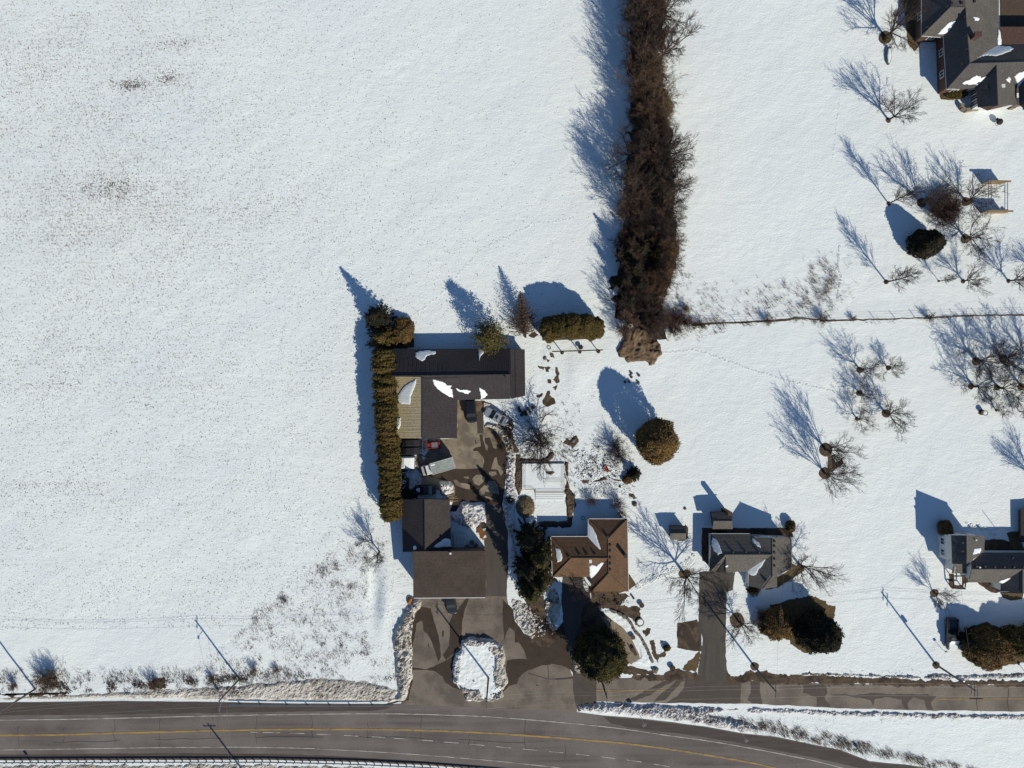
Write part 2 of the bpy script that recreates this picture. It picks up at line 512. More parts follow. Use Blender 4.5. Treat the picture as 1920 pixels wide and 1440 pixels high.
def dup(root, loc, rotz=0.0, scale=(1, 1, 1), label=None, group=None, cat=None):
    r = root.copy(); COL.objects.link(r)
    r.location = loc; r.rotation_euler = (0, 0, rotz); r.scale = scale
    if label: r['label'] = label
    if group: r['group'] = group
    if cat: r['category'] = cat
    for ch in list(root.children):
        c = ch.copy(); COL.objects.link(c); c.parent = r
        for g in list(ch.children):
            d = g.copy(); COL.objects.link(d); d.parent = c
    return r

_sheet_no = [0]
FLAT = []        # outlines under which the snow is kept level
def sheet(name, s, layer, mat, amp=0.15, step=0.5, seed=0, kind='structure', parent=None, keep=True):
    pts = wpoly(s)
    if keep: FLAT.append(pts)
    if amp: pts = rough(pts, step, amp, seed)
    _sheet_no[0] += 1
    z = 0.02 + 0.008 * layer + 0.0004 * (_sheet_no[0] % 17)
    cx = sum(p[0] for p in pts) / len(pts); cy = sum(p[1] for p in pts) / len(pts)
    a = sum(pts[i][0] * pts[(i + 1) % len(pts)][1] - pts[(i + 1) % len(pts)][0] * pts[i][1] for i in range(len(pts)))
    if a < 0: pts = list(reversed(pts))
    mb = MB()
    mb.add([(x, y, z) for x, y in pts], [tuple(range(len(pts)))])
    o = mb.build(name, M[mat] if isinstance(mat, str) else mat, None, (cx, cy, 0))
    if kind: o['kind'] = kind
    return o

def ribbon(name, pts_px, width, layer, mat, kind='structure'):
    """painted line of constant width along a smooth photo-pixel polyline"""
    p = np.array([((x - 960) / 10.0, (720 - y) / 10.0) for x, y in pts_px])
    # Catmull-Rom
    q = []
    for i in range(len(p) - 1):
        p0 = p[max(i - 1, 0)]; p1 = p[i]; p2 = p[i + 1]; p3 = p[min(i + 2, len(p) - 1)]
        for t in np.linspace(0, 1, 8, endpoint=False):
            q.append(0.5 * ((2 * p1) + (-p0 + p2) * t + (2 * p0 - 5 * p1 + 4 * p2 - p3) * t * t + (-p0 + 3 * p1 - 3 * p2 + p3) * t ** 3))
    q.append(p[-1]); q = np.array(q)
    d = np.gradient(q, axis=0); d /= np.linalg.norm(d, axis=1)[:, None] + 1e-9
    nrm = np.stack([-d[:, 1], d[:, 0]], 1)
    z = 0.0275 + 0.008 * layer
    A = q + nrm * width / 2; B = q - nrm * width / 2
    n = len(q)
    v = [(x, y, z) for x, y in A] + [(x, y, z) for x, y in B]
    f = [(n + i, n + i + 1, i + 1, i) for i in range(n - 1)]
    mb = MB(); mb.add(v, f)
    o = mb.build(name, M[mat], None, (q[n // 2][0], q[n // 2][1], 0))
    if kind: o['kind'] = kind
    return o, q

def mound(name, s, h, mat, w=1.0, cell=0.17, noise=0.3, nscale=0.55, seed=0, kind='structure', hollow=0.0, keep=True):
    pts = wpoly(s)
    if keep: FLAT.append(pts)
    x0 = min(p[0] for p in pts) - 0.5; x1 = max(p[0] for p in pts) + 0.5
    y0 = min(p[1] for p in pts) - 0.5; y1 = max(p[1] for p in pts) + 0.5
    nx = max(4, int((x1 - x0) / cell)); ny = max(4, int((y1 - y0) / cell))
    X, Y = np.meshgrid(np.linspace(x0, x1, nx), np.linspace(y0, y1, ny), indexing='ij')
    ins = inside(X, Y, pts)
    d = edge_dist(X, Y, pts)
    sdist = np.where(ins, d, -d) + (fbm(X + seed * 31, Y + 11, 1.1, 3) - 0.5) * 0.7
    t = np.clip((sdist + 0.12) / w, 0, 1)
    t = t * t * (3 - 2 * t)
    nz = fbm(X + seed * 19, Y + seed * 5, nscale, 4) - 0.5
    nz2 = fbm(X + seed * 3, Y - seed * 5, nscale * 0.3, 2) - 0.5
    Z = h * t
    if hollow:
        t2 = np.clip((sdist - w) / (w * 1.2), 0, 1); t2 = t2 * t2 * (3 - 2 * t2)
        Z = Z * (1 - hollow * t2)
    Z = Z + t * noise * (nz * 1.6 + nz2 * 0.9) - 0.10 * (1 - t) 
    use = sdist > -0.35
    idx = -np.ones(X.shape, int)
    idx[use] = np.arange(use.sum())
    v = np.stack([X[use], Y[use], Z[use]], 1)
    a = idx[:-1, :-1]; b = idx[1:, :-1]; c = idx[1:, 1:]; e = idx[:-1, 1:]
    ok = (a >= 0) & (b >= 0) & (c >= 0) & (e >= 0)
    f = np.stack([a[ok], b[ok], c[ok], e[ok]], 1)
    ctr = np.array([v[:, 0].mean(), v[:, 1].mean(), 0])
    me = np_mesh(name, v - ctr, f, M[mat])
    me.polygons.foreach_set('use_smooth', [mat in ('snow', 'roof_snow', 'mound_earth')] * len(me.polygons))
    o = link_mesh(name, me, None, tuple(ctr))
    if kind: o['kind'] = kind
    return o

# ================================================================== SETTING: roads, paving, earth
ROAD_TOP = "-1500,1336 0,1317 230,1314 400,1316 560,1319 740,1320 770,1318 900,1322 1000,1328 1075,1334 1130,1341 1202,1347 1322,1362 1393,1375 1454,1381 1519,1395 1576,1406 1630,1427 1698,1434 1747,1441 1900,1478 2300,1600 3200,1900"
ROAD_BOT = "3200,2130 2300,1820 1600,1574 1300,1502 1100,1466 900,1442 800,1435 650,1428 500,1425 300,1425 0,1426 -1500,1446"
sheet('road', ROAD_TOP + " " + ROAD_BOT, 0, 'asphalt', amp=0.05, step=3.0)
SH_TOP = "-1500,1337 0,1318 230,1315 400,1317 560,1320 740,1321"
sheet('road_shoulder', SH_TOP + " 725,1330 700,1333 560,1334 400,1337 200,1340 0,1341 -1500,1356", 1, 'shoulder', amp=0.06, step=1.5)
sheet('road_shoulder', "1132,1344 1202,1349 1322,1364 1393,1377 1454,1383 1519,1397 1576,1408 1630,1429 1698,1436 1747,1443 1900,1481 2300,1604 2300,1632 1900,1508 1640,1446 1560,1428 1480,1411 1390,1394 1320,1382 1250,1372 1180,1364 1145,1356", 1, 'shoulder', amp=0.06, step=1.5)
sheet('road_shoulder', "-1500,1436 0,1415 340,1412 520,1414 640,1418 770,1426 900,1437 900,1440 800,1433 650,1427 500,1424 300,1424 0,1425 -1500,1445", 1, 'shoulder', amp=0.05, step=1.5)
UP_LINE = [(-1500, 1371), (-400, 1355), (0, 1350), (150, 1348), (360, 1343), (500, 1340), (640, 1338.3), (760, 1338.5), (900, 1343), (1000, 1350), (1080, 1357), (1164, 1366), (1249, 1378.5), (1324, 1388.5), (1400, 1401.5), (1481, 1417), (1576, 1439), (1900, 1530), (2300, 1660)]
YEL = [(-1500, 1399), (-400, 1383), (0, 1378.5), (100, 1377.8), (200, 1375), (260, 1373.5), (350, 1371), (450, 1369), (600, 1367.3), (760, 1368.5), (900, 1373.5), (1000, 1380), (1080, 1386), (1164, 1393), (1240, 1402.5), (1300, 1411.5), (1380, 1425), (1440, 1437), (1600, 1478), (1900, 1565), (2300, 1700)]
LOW_LINE = [(-1500, 1427), (-400, 1411), (0, 1406), (200, 1403), (340, 1401), (450, 1400.5), (540, 1402), (620, 1405), (760, 1413), (900, 1424), (1000, 1434), (1100, 1446), (1300, 1476), (1600, 1545), (2300, 1775)]
ribbon('edge_line', UP_LINE, 0.16, 3, 'white_paint')
ribbon('centre_line', YEL, 0.32, 3, 'yellow_paint')
ribbon('edge_line', LOW_LINE, 0.14, 3, 'white_paint')
for a in [(470, 1372.4, 484, 1372.7), (493, 1373, 526, 1373.3), (543, 1374, 571, 1375), (593, 1376, 620, 1377.2), (645, 1378.4, 672, 1380), (697, 1381.2, 722, 1382.5), (738, 1384, 765, 1385.6), (785, 1387, 812, 1389), (832, 1390.8, 860, 1393), (880, 1395, 908, 1397.4), (930, 1399.4, 958, 1402), (980, 1404, 1007, 1406.6), (1030, 1408.8, 1056, 1411), (1080, 1413.4, 1105, 1416.4), (1128, 1419, 1153, 1421.8), (1175, 1424.5, 1203, 1428.6), (1226, 1432.3, 1255, 1437.3), (1280, 1441, 1310, 1446)]:
    ribbon('lane_dash', [(a[0], a[1]), (a[2], a[3])], 0.14, 3, 'white_paint')

# service road running off to the right
sheet('service_road', "1085,1275 1125,1272 1190,1271 1300,1273 1362,1274 1500,1281 1700,1284 1920,1284 3200,1286 3200,1342 1920,1334 1752,1332 1576,1328 1427,1320 1250,1318 1130,1315 1085,1316", 0, 'service', amp=0.10, step=1.2)
ribbon('centre_line', [(1119, 1294.2), (1160, 1294.2), (1210, 1294.0), (1248, 1293.6)], 0.14, 3, 'yellow_paint')
ribbon('centre_line', [(1757, 1310.5), (1840, 1310), (1920, 1310), (3000, 1313)], 0.14, 3, 'yellow_paint')
sheet('wet_or_shadow_patch', "1253,1273 1270,1273 1240,1290 1222,1302 1190,1314 1178,1312 1205,1298 1225,1288", 2, 'wet_grey', 0.10, 0.5, 4)
sheet('wet_or_shadow_patch', "1272,1273 1390,1276 1388,1319 1340,1318 1250,1317 1270,1305 1282,1290 1286,1276 1280,1276 1262,1296 1248,1312 1225,1316 1240,1300 1262,1284", 2, 'wet_grey', 0.10, 0.5, 5)
sheet('wet_or_shadow_patch', "1406,1277 1424,1278 1426,1300 1430,1320 1412,1319 1402,1312 1408,1300", 2, 'wet_grey', 0.14, 0.5, 6)
sheet('wet_or_shadow_patch', "1505,1283 1548,1284 1552,1300 1545,1310 1556,1326 1530,1324 1532,1308 1505,1298", 2, 'wet_grey', 0.2, 0.5, 7)
sheet('wet_or_shadow_patch', "1552,1302 1600,1303 1640,1300 1700,1302 1740,1302 1756,1306 1745,1318 1750,1330 1738,1330 1732,1312 1712,1308 1702,1318 1704,1330 1696,1330 1692,1312 1660,1306 1640,1312 1638,1322 1632,1312 1600,1306", 2, 'wet_grey', 0.14, 0.5, 8)
for k, x in enumerate((1832, 1890)):
    ribbon('road_crack', [(x, 1286), (x + 1, 1300), (x - 1, 1315), (x + 1, 1332)], 0.10, 3, 'crack')

# yard, apron and drives
sheet('yard', "857,750 905,752 908,800 930,808 943,830 945,900 940,945 952,990 953,1060 948,1120 905,1122 910,1034 905,1000 906,945 850,940 846,925 760,905 752,860 800,850 820,825 857,822", 0, 'yard', 0.10)
sheet('driveway', "906,945 941,945 952,990 953,1060 950,1120 912,1120 909,1034", 1, 'drive', 0.10)
sheet('forecourt', "778,1118 950,1118 958,1160 980,1205 1020,1225 1062,1238 1080,1282 1082,1336 1000,1330 880,1326 752,1321 768,1262 774,1180", 1, 'apron', 0.08)
Z2 = "z 700 740 6.4 | "
sheet('wet_or_shadow_patch', Z2 + "640,965 800,940 960,892 1180,890 1310,880 1335,800 1310,740 1250,680 1205,680 1200,655 1290,620 1285,560 1275,480 1310,480 1320,560 1350,660 1375,670 1380,620 1335,575 1340,520 1395,515 1425,600 1440,640 1480,650 1490,580 1455,520 1400,420 1330,390 1335,370 1400,370 1480,380 1560,390 1570,460 1560,560 1560,640 1590,700 1595,1000 1580,1100 1555,1280 1545,1330 1340,1310 1060,1300 990,1400 920,1400 980,1200 985,1110 930,1040 850,1030", 2, 'wet', 0.06, 0.4, 1)
sheet('wet_or_shadow_patch', Z2 + "1215,545 1230,550 1240,585 1228,588", 3, 'wet', 0.02, 0.3, 63)
sheet('wet_or_shadow_patch', Z2 + "1245,190 1325,190 1320,460 1250,465", 2, 'wet_grey', 0.03, 0.6, 2)
for k, s in enumerate(["1185,1010 1230,965 1290,962 1340,985 1338,1030 1270,1095 1215,1070", "960,1030 990,1020 1040,1055 1155,1075 1160,1140 1060,1115 985,1080", "1285,1130 1340,1085 1380,1035 1450,1035 1505,1100 1510,1200 1340,1165 1335,1225 1300,1215 1265,1195",
                       "1455,760 1480,745 1490,830 1535,870 1560,930 1530,975 1495,900 1410,890", "1385,925 1470,920 1480,955 1425,980 1390,955", "1345,1215 1420,1240 1480,1275 1400,1255 1345,1235", "1075,985 1140,975 1150,1005 1110,1010"]):
    sheet('dry_patch', Z2 + s, 3, 'yard', 0.05, 0.3, 20 + k)
Z7 = "z 720 1090 5.333 | "
for k, s in enumerate(["380,250 470,270 500,400 530,480 560,640 570,760 540,800 510,690 470,590 440,530 400,500 380,390 320,420 310,560 290,620 285,700 272,560 290,420 330,300",
                       "285,860 420,880 500,850 600,800 700,740 700,960 770,1040 800,1100 690,1060 610,1010 580,950 510,900 430,885 285,885",
                       "690,300 740,280 835,150 860,150 810,280 785,420 780,560 770,640 700,720 620,790 590,740 650,640 660,520 660,400",
                       "1185,180 1290,280 1310,400 1400,520 1560,590 1640,640 1800,640 1860,740 1900,900 1800,850 1700,825 1580,840 1470,880 1390,915 1345,965 1330,1020 1250,1050 1190,1110 1195,1020 1220,900 1225,790 1350,775 1430,775 1400,690 1345,610 1310,610 1305,500 1250,460 1222,520 1200,600",
                       "225,1180 280,960 290,1000 260,1100 240,1190 60,1230 0,1260 0,1230 120,1200",
                       "440,600 455,650 450,670 440,640", "580,490 600,500 595,560 580,550"]):
    sheet('wet_or_shadow_patch', Z7 + s, 3, 'wet', 0.08, 0.4, 40 + k)
sheet('wet_or_shadow_patch', "1074,1240 1100,1262 1118,1274 1118,1318 1084,1334 1075,1300", 3, 'wet_grey', 0.08, 0.5, 60)
for s in ([(1027, 1244), (1028, 1258), (1028.5, 1272)], [(990, 1262), (1010, 1268), (1030, 1273), (1050, 1272), (1074, 1270)], [(1040, 1274), (1060, 1273), (1075, 1271)]):
    ribbon('pavement_crack', s, 0.10, 4, 'crack')
sheet('wet_or_shadow_patch', "1010,1226 1030,1205 1040,1185 1055,1165 1062,1200 1070,1240 1080,1268 1058,1242 1030,1230", 3, 'wet', 0.14, 0.4, 61)
sheet('bare_earth', "1088,1100 1105,1112 1120,1138 1136,1152 1150,1166 1168,1200 1182,1242 1150,1262 1100,1256 1084,1200 1088,1150", 1, 'litter', 0.2, 0.4, 62)
sheet('driveway', "1056,1078 1092,1078 1096,1110 1090,1150 1086,1200 1100,1250 1118,1276 1076,1264 1066,1220 1056,1170 1052,1120", 2, 'drive', 0.12)
sheet('driveway', "1312,1072 1378,1072 1374,1105 1362,1110 1361,1250 1370,1276 1306,1276 1312,1240 1318,1200 1310,1165", 2, 'drive', 0.10)
ribbon('drive_edge', [(1312, 1165), (1320, 1195), (1324, 1215), (1322, 1245), (1319, 1272)], 0.35, 4, 'crack')
ribbon('drive_edge', [(1306, 1162), (1312, 1190), (1313, 1215)], 0.25, 4, 'crack')
sheet('patio', "z 940 1080 6.546 | 1200,480 1290,520 1400,570 1500,640 1580,740 1640,850 1690,960 1700,1010 1620,1060 1590,1090 1540,1020 1480,900 1380,740 1300,620", 3, 'tan_path', 0.05)

# bare earth, grass and leaf litter showing through the snow
Z3 = "z 1040 430 5.333 | "
mound('earth_mound', Z3 + "680,1000 740,990 770,1010 760,1100 800,980 900,1000 920,1100 950,1150 1000,1120 1060,1150 1070,1250 1040,1280 1000,1350 950,1350 900,1320 740,1330 700,1290 640,1280 615,1210 650,1180 690,1100", 0.55, 'mound_earth', 0.4, noise=0.6, nscale=1.3, seed=3)
LIT = "1183,-60 1250,-60 1247,60 1240,130 1246,200 1252,280 1265,340 1270,430 1268,480 1244,540 1236,578 1244,598 1250,612 1240,628 1225,640 1210,642 1185,622 1160,600 1150,540 1156,480 1166,430 1176,380 1182,300 1187,200 1182,100"
sheet('leaf_litter', LIT, 1, 'litter', 1.1, 0.35, 70)
Z4 = "z 940 620 5.333 | "
for k, s in enumerate(["440,370 480,355 495,370 470,420 445,410", "540,360 565,370 575,430 580,520 550,530 515,490 540,440", "460,490 495,500 490,530 460,525", "515,565 570,550 545,600",
                       "455,610 480,605 490,650 530,680 545,730 500,735 460,760 430,740 400,700 440,680", "370,350 440,370 420,395 380,375", "350,640 420,630 410,660 370,670", "490,220 520,220 540,280 490,265", "455,280 490,285 470,315",
                       "620,1120 650,1075 700,1090 710,1050 750,1045 768,1100 720,1170 690,1150 650,1140", "710,1210 770,1170 760,1200"]):
    sheet('bare_earth', Z4 + s, 1, 'earth', 0.2, 0.2, 80 + k)
sheet('bare_earth', "1002,622 1010,628 1000,634 990,630 996,624", 1, 'earth', 0.1, 0.3, 95)
sheet('bare_earth', "980,620 988,622 987,634 980,630", 1, 'earth', 0.1, 0.3, 96)
Z5 = "z 920 820 5.333 | "
mound('earth_bank', Z5 + "250,170 300,170 300,205 480,212 540,205 600,150 625,150 625,210 560,262 500,255 320,255 318,400 325,500 300,590 270,590 240,500 235,400 240,260", 0.25, 'earth', 0.5, noise=0.25, seed=5)
mound('earth_bank', Z5 + "725,190 765,240 780,380 800,500 840,580 848,680 820,760 812,910 480,895 480,840 765,830 745,640 745,480 762,430 735,280", 0.25, 'earth', 0.5, noise=0.25, seed=6)
sheet('bare_earth', Z5 + "880,415 910,430 1000,430 1080,425 1100,405 1180,400 1300,430 1310,445 1180,420 1100,440 1040,445 940,465", 1, 'earth', 0.12, 0.3, 97)
sheet('bare_earth', Z5 + "1330,420 1400,370 1420,400 1380,460 1330,450", 1, 'earth', 0.12, 0.3, 98)
sheet('bare_earth', Z5 + "1380,560 1430,565 1460,610 1430,620 1390,590", 1, 'earth', 0.12, 0.3, 99)
Z6 = "z 940 1030 5.333 | "
for k, s in enumerate(["900,425 1180,440 1285,460 1200,520 1190,570 1260,580 1350,560 1400,590 1380,680 1410,720 1390,770 1340,750 1310,690 1230,650 1100,600 1000,600 900,600", "1420,820 1460,780 1500,790 1490,840 1450,880", "1480,920 1520,910 1560,1040 1640,1020 1630,1090 1570,1080 1560,1140 1530,1100", "1580,905 1612,930 1580,950",
                       "1190,1130 1300,1160 1420,1200 1500,1215 1560,1245 1420,1250 1240,1250 1180,1230"]):
    sheet('garden_bed', Z6 + s, 1, 'earth', 0.28, 0.25, 110 + k)
Z8 = "z 1240 1080 6.857 | "
sheet('parking_pad', Z8 + "205,610 330,590 440,560 510,620 520,960 430,965 320,950 205,920", 1, 'earth', 0.08, 0.4, 120)
sheet('wet_or_shadow_patch', Z8 + "245,615 325,620 400,770 490,960 430,963 370,900 270,740", 3, 'wet', 0.05, 0.4, 121)  # slanted cast-shadow shape, its shade painted in the wet colour
sheet('bare_earth', Z8 + "270,1190 330,1120 420,1040 490,960 500,1020 480,1120 440,1230 300,1220", 1, 'dead_grass', 0.25, 0.3, 122)
sheet('grass_verge', "1185,1268 1240,1263 1262,1258 1275,1254 1300,1264 1310,1262 1312,1276 1180,1274", 2, 'earth', 0.35, 0.25, 123)
sheet('grass_verge', "1362,1262 1380,1268 1396,1262 1412,1256 1440,1260 1480,1266 1500,1262 1560,1268 1640,1271 1700,1272 1730,1276 1760,1274 1800,1276 1860,1275 1920,1274 3000,1276 3000,1286 1900,1286 1700,1286 1500,1283 1362,1278", 2, 'earth', 0.4, 0.25, 124)
Z14 = "z 0 1160 5.333 | "
for k, s in enumerate(["-400,735 0,735 130,750 340,735 420,725 560,730 700,722 600,752 300,772 0,778 -400,782", "1500,620 1560,580 1640,570 1660,660 1600,690 1500,680"]):
    sheet('grass_verge', Z14 + s, 1, 'earth', 0.5, 0.22, 130 + k)
ZF = "z 1400 1080 9 | "
sheet('needle_bed', ZF + "380,490 480,470 800,400 1000,370 1100,350 1250,370 1330,400 1370,490 1480,520 1500,650 1440,760 1480,830 1400,900 1200,1210 1100,1300 940,1300 800,1200 720,1070 650,1000 600,800 450,600", 1, 'dead_grass', 0.3, 0.25, 140)
sheet('needle_bed', "1802,1200 1815,1178 1850,1165 1880,1180 1920,1172 1990,1180 1990,1235 1920,1243 1880,1248 1830,1248 1806,1232", 1, 'dead_grass', 0.2, 0.3, 141)
sheet('dead_lawn', "1170,1070 1181,1078 1193,1096 1180,1105 1160,1113 1104,1112 1104,1100", 1, 'dead_grass', 0.08, 0.4, 142)
ZG = "z 1180 930 4.571 | "
sheet('dead_lawn', ZG + "1370,570 1440,600 1500,590 1500,640 1440,680 1380,720 1280,780 1160,805 1240,700 1370,640", 1, 'dead_grass', 0.12, 0.4, 143)
sheet('dead_lawn', "1285,983 1290,990 1290,1005 1284,1014 1272,1014 1274,1008", 1, 'dead_grass', 0.1, 0.4, 144)
sheet('dead_lawn', "1846,1012 1870,1011 1890,1014 1902,1022 1915,1036 1846,1036", 1, 'litter', 0.12, 0.3, 180)
sheet('dead_lawn', "1830,1090 1877,1090 1877,1111 1862,1111 1846,1104 1838,1098", 1, 'litter', 0.12, 0.3, 181)
sheet('dead_lawn', "1779,1076 1788,1076 1788,1096 1803,1097 1803,1076 1818,1076 1816,1092 1807,1095 1806,1104 1786,1104 1779,1096", 1, 'litter', 0.12, 0.3, 182)
sheet('bare_earth', "922,797 940,792 956,803 964,828 960,846 946,850 943,828 930,810", 3, 'litter', 0.4, 0.25, 183)
sheet('bare_earth', "888,752 904,752 912,762 906,772 894,770", 3, 'mound_earth', 0.2, 0.25, 184)
sheet('bare_earth', "944,852 952,850 956,862 950,872 945,866", 3, 'litter', 0.25, 0.25, 185)
sheet('bare_earth', "958,836 968,834 972,846 962,850", 3, 'earth', 0.25, 0.25, 186)
sheet('dead_lawn', "1684,-30 1730,-30 1730,75 1722,90 1714,96 1702,80 1698,40", 1, 'dead_grass', 0.12, 0.4, 145)
sheet('dead_lawn', "1757,160 1775,160 1808,160 1806,180 1785,188 1765,186", 1, 'dead_grass', 0.12, 0.4, 146)
sheet('dead_lawn', "1888,1000 1900,996 1914,998 1914,1015 1925,1040 1905,1040 1892,1018", 1, 'dead_grass', 0.12, 0.4, 147)
sheet('dead_lawn', "1876,1112 1919,1112 1916,1123 1895,1126 1880,1121", 1, 'dead_grass', 0.08, 0.4, 148)
sheet('dead_lawn', "738,800 748,798 752,820 750,880 746,960 738,960", 1, 'dead_grass', 0.15, 0.4, 149)
sheet('dead_lawn', "738,652 776,652 776,612 764,600 746,604 730,625", 1, 'dead_grass', 0.15, 0.4, 150)
sheet('dead_lawn', "745,968 752,925 752,880 748,830 756,815 760,905 790,912 782,935 752,936", 1, 'litter', 0.15, 0.4, 151)
sheet('dead_lawn', "1316,990 1484,990 1488,1006 1484,1010 1330,1004 1330,1060 1316,1050", 1, 'litter', 0.1, 0.4, 152)
sheet('terrace', "1874,-30 1990,-30 1990,85 1876,85", 1, 'wood_dark', 0, keep=True)
sheet('fence_verge', "1300,606 1345,604 1400,602.5 1440,600 1475,597 1492,594 1520,597 1545,599 1600,599 1640,598 1700,596 1760,593 1840,590 1900,589 2000,587 2000,590 1900,592 1840,592.5 1760,596 1700,598 1640,600.5 1600,601.5 1545,602.5 1515,600 1492,599 1475,601 1440,604 1400,606 1345,608 1300,611", 1, 'earth', 0.10, 0.3, 153)
for (x, y, r) in [(1666, 225, 5), (1660, 70, 13), (1666, 382, 4), (1728, 380, 9), (1811, 378, 9), (1810, 448, 9), (1662, 529, 4.5), (1760, 527, 2.5), (1806, 527, 4), (1891, 527, 4), (1612, 693, 6), (1665, 690, 5), (1611, 737, 6), (1607, 785, 4), (1661, 775, 8), (1548, 843, 13), (1547, 888, 11), (1830, 677, 8), (1880, 672, 8), (1820, 725, 6), (1870, 727, 6), (1915, 725, 7), (1840, 773, 6), (1868, 769, 3), (1415, 1250, 8), (1755, 1247, 7), (1283, 1075, 11), (1752, 1112, 8), (1382, 1163, 14)]:
    pts = ["%.2f,%.2f" % (x + r * math.cos(t), y + r * math.sin(t)) for t in np.linspace(0, 2 * math.pi, 18, endpoint=False)]
    sheet('tree_well', " ".join(pts), 1, 'earth', 0.10, 0.3, int(x) % 50)
sheet('tree_well', "1552,850 1562,856 1565,868 1579,860 1580,868 1570,878 1560,886 1552,880", 1, 'earth', 0.12, 0.3, 160)

# ploughed snow
mound('snow_bank', Z7 + "90,480 180,340 240,230 300,170 345,150 385,200 370,280 320,330 280,450 275,600 290,700 290,900 270,1050 210,1200 0,1210 -80,1200 0,1175 130,1140 115,900 85,700", 0.9, 'dirty_snow', 1.2, noise=0.55, seed=11)
mound('snow_bank', Z7 + "790,590 850,560 1000,570 1100,590 1190,640 1210,760 1200,870 1230,1000 1190,1080 1180,1150 1100,1200 1000,1185 880,1190 820,1200 800,1120 690,1000 690,850 720,720 770,680", 0.62, 'snow', 0.9, noise=0.12, seed=12)
mound('snow_bank', Z7 + "1050,625 1190,640 1215,760 1205,870 1235,1000 1195,1090 1110,1050 1090,900 1110,760 1040,690", 0.95, 'dirty_snow', 0.6, noise=0.5, seed=41)
mound('snow_bank', Z7 + "750,1030 960,1060 1000,1150 1180,1080 1185,1150 1100,1205 1000,1190 880,1195 815,1205 785,1110", 0.8, 'dirty_snow', 0.6, noise=0.5, seed=42)
mound('snow_bank', Z7 + "685,850 715,720 800,670 790,850 770,1000 780,1050 685,1000", 0.85, 'ploughed_snow', 0.6, noise=0.5, seed=43)
mound('snow_bank', Z7 + "780,590 850,555 1000,565 1100,585 1180,635 1000,660 850,645 800,690 765,680", 1.0, 'ploughed_snow', 0.5, noise=0.4, seed=44)
sheet('bare_earth', Z7 + "1400,150 1600,150 1680,480 1700,600 1640,660 1560,640 1480,600 1500,420", 3, 'earth', 0.25, 0.3, 170)
mound('snow_bank', Z7 + "1255,150 1380,190 1470,260 1510,340 1530,420 1520,520 1480,580 1400,530 1330,430 1290,290", 0.26, 'dirty_snow', 0.8, noise=0.5, seed=13)
mound('snow_bank', Z7 + "1600,250 1640,100 1720,60 1775,200 1765,330 1715,420 1730,500 1700,550 1650,470 1610,370", 0.26, 'dirty_snow', 0.6, noise=0.5, seed=45)
mound('snow_bank', Z6 + "690,1020 740,1040 800,1150 830,1240 760,1250 720,1180", 0.5, 'dirty_snow', 0.5, noise=0.5, seed=14)
mound('snow_pile', "823,903 840,902 850,910 851,922 842,927 828,928 822,915", 1.0, 'ploughed_snow', 0.7, noise=0.7, nscale=0.7, seed=15)
mound('snow_bank', "z 840 900 9 | 190,420 260,340 420,365 560,355 640,375 655,740 560,740 520,800 440,850 400,820 340,800 60,700 40,600 200,540", 0.7, 'ploughed_snow', 0.9, noise=0.5, seed=16)
mound('snow_bank', Z5 + "150,150 250,150 240,260 225,400 245,520 270,600 300,620 250,700 250,860 230,1000 250,1140 290,1300 300,1440 230,1440 215,1180 170,960 130,760 120,600 150,520 160,300", 0.35, 'ploughed_snow', 0.6, noise=0.45, seed=17)
mound('snow_bank', "752,905 762,898 760,880 752,868 750,850 756,818 760,850 780,852 781,880 790,890 788,912 770,918", 0.3, 'ploughed_snow', 0.5, noise=0.4, seed=18)
mound('snow_bank', "-200,1309 0,1306 100,1301 200,1296 340,1289 420,1284 500,1277 600,1270 690,1274 748,1292 742,1318 600,1317 430,1315 250,1311 100,1313 0,1315 -200,1318", 0.25, 'dirty_snow', 1.2, noise=0.3, seed=19)
mound('snow_bank', "1082,1320 1130,1316 1250,1320 1330,1326 1400,1330 1330,1338 1400,1352 1440,1372 1390,1372 1320,1359 1200,1344 1130,1338 1084,1332", 0.5, 'ploughed_snow', 0.9, noise=0.5, seed=20)
mound('snow_bank', "1505,1262 1560,1262 1640,1264 1730,1268 1756,1262 1790,1266 1920,1262 2000,1264 2000,1274 1920,1273 1800,1275 1730,1274 1640,1270 1500,1266", 0.3, 'ploughed_snow', 0.6, noise=0.4, seed=21)
mound('snow_bank', "1400,1326 1480,1329 1576,1333 1752,1338 1920,1340 2000,1341 2000,1350 1920,1349 1752,1347 1576,1343 1480,1338 1400,1336", 0.25, 'ploughed_snow', 0.5, noise=0.35, seed=22)
mound('snow_bank', Z6 + "1030,590 1100,600 1200,650 1250,690 1310,760 1340,820 1400,880 1440,960 1480,1040 1500,1180 1440,1170 1330,1130 1400,1080 1370,980 1300,870 1200,760 1080,680 1010,640", 0.12, 'snow', 0.4, noise=0.1, seed=23)
mound('snow_bank', "905,750 920,758 912,770 906,765", 0.4, 'dirty_snow', 0.4, noise=0.3, seed=24)
mound('snow_bank', "908,800 912,790 935,795 955,808 960,830 965,850 950,850 945,830 930,808", 0.35, 'dirty_snow', 0.6, noise=0.5, seed=25)
mound('snow_bank', "-200,1438 0,1432 300,1431 500,1431 650,1435 800,1442 900,1449 900,1500 -200,1500", 0.15, 'dirty_snow', 0.8, noise=0.3, seed=26)

for s in ["725,640 990,645 990,830 735,830", "745,930 915,930 915,1125 765,1125", "1030,965 1185,965 1185,1115 1030,1115", "1325,955 1490,955 1490,1110 1325,1110", "1750,-50 2050,-50 2050,210 1750,210", "1765,995 2050,995 2050,1120 1765,1120", "972,860 1070,860 1070,990 972,990"]:
    FLAT.append(wpoly(s))

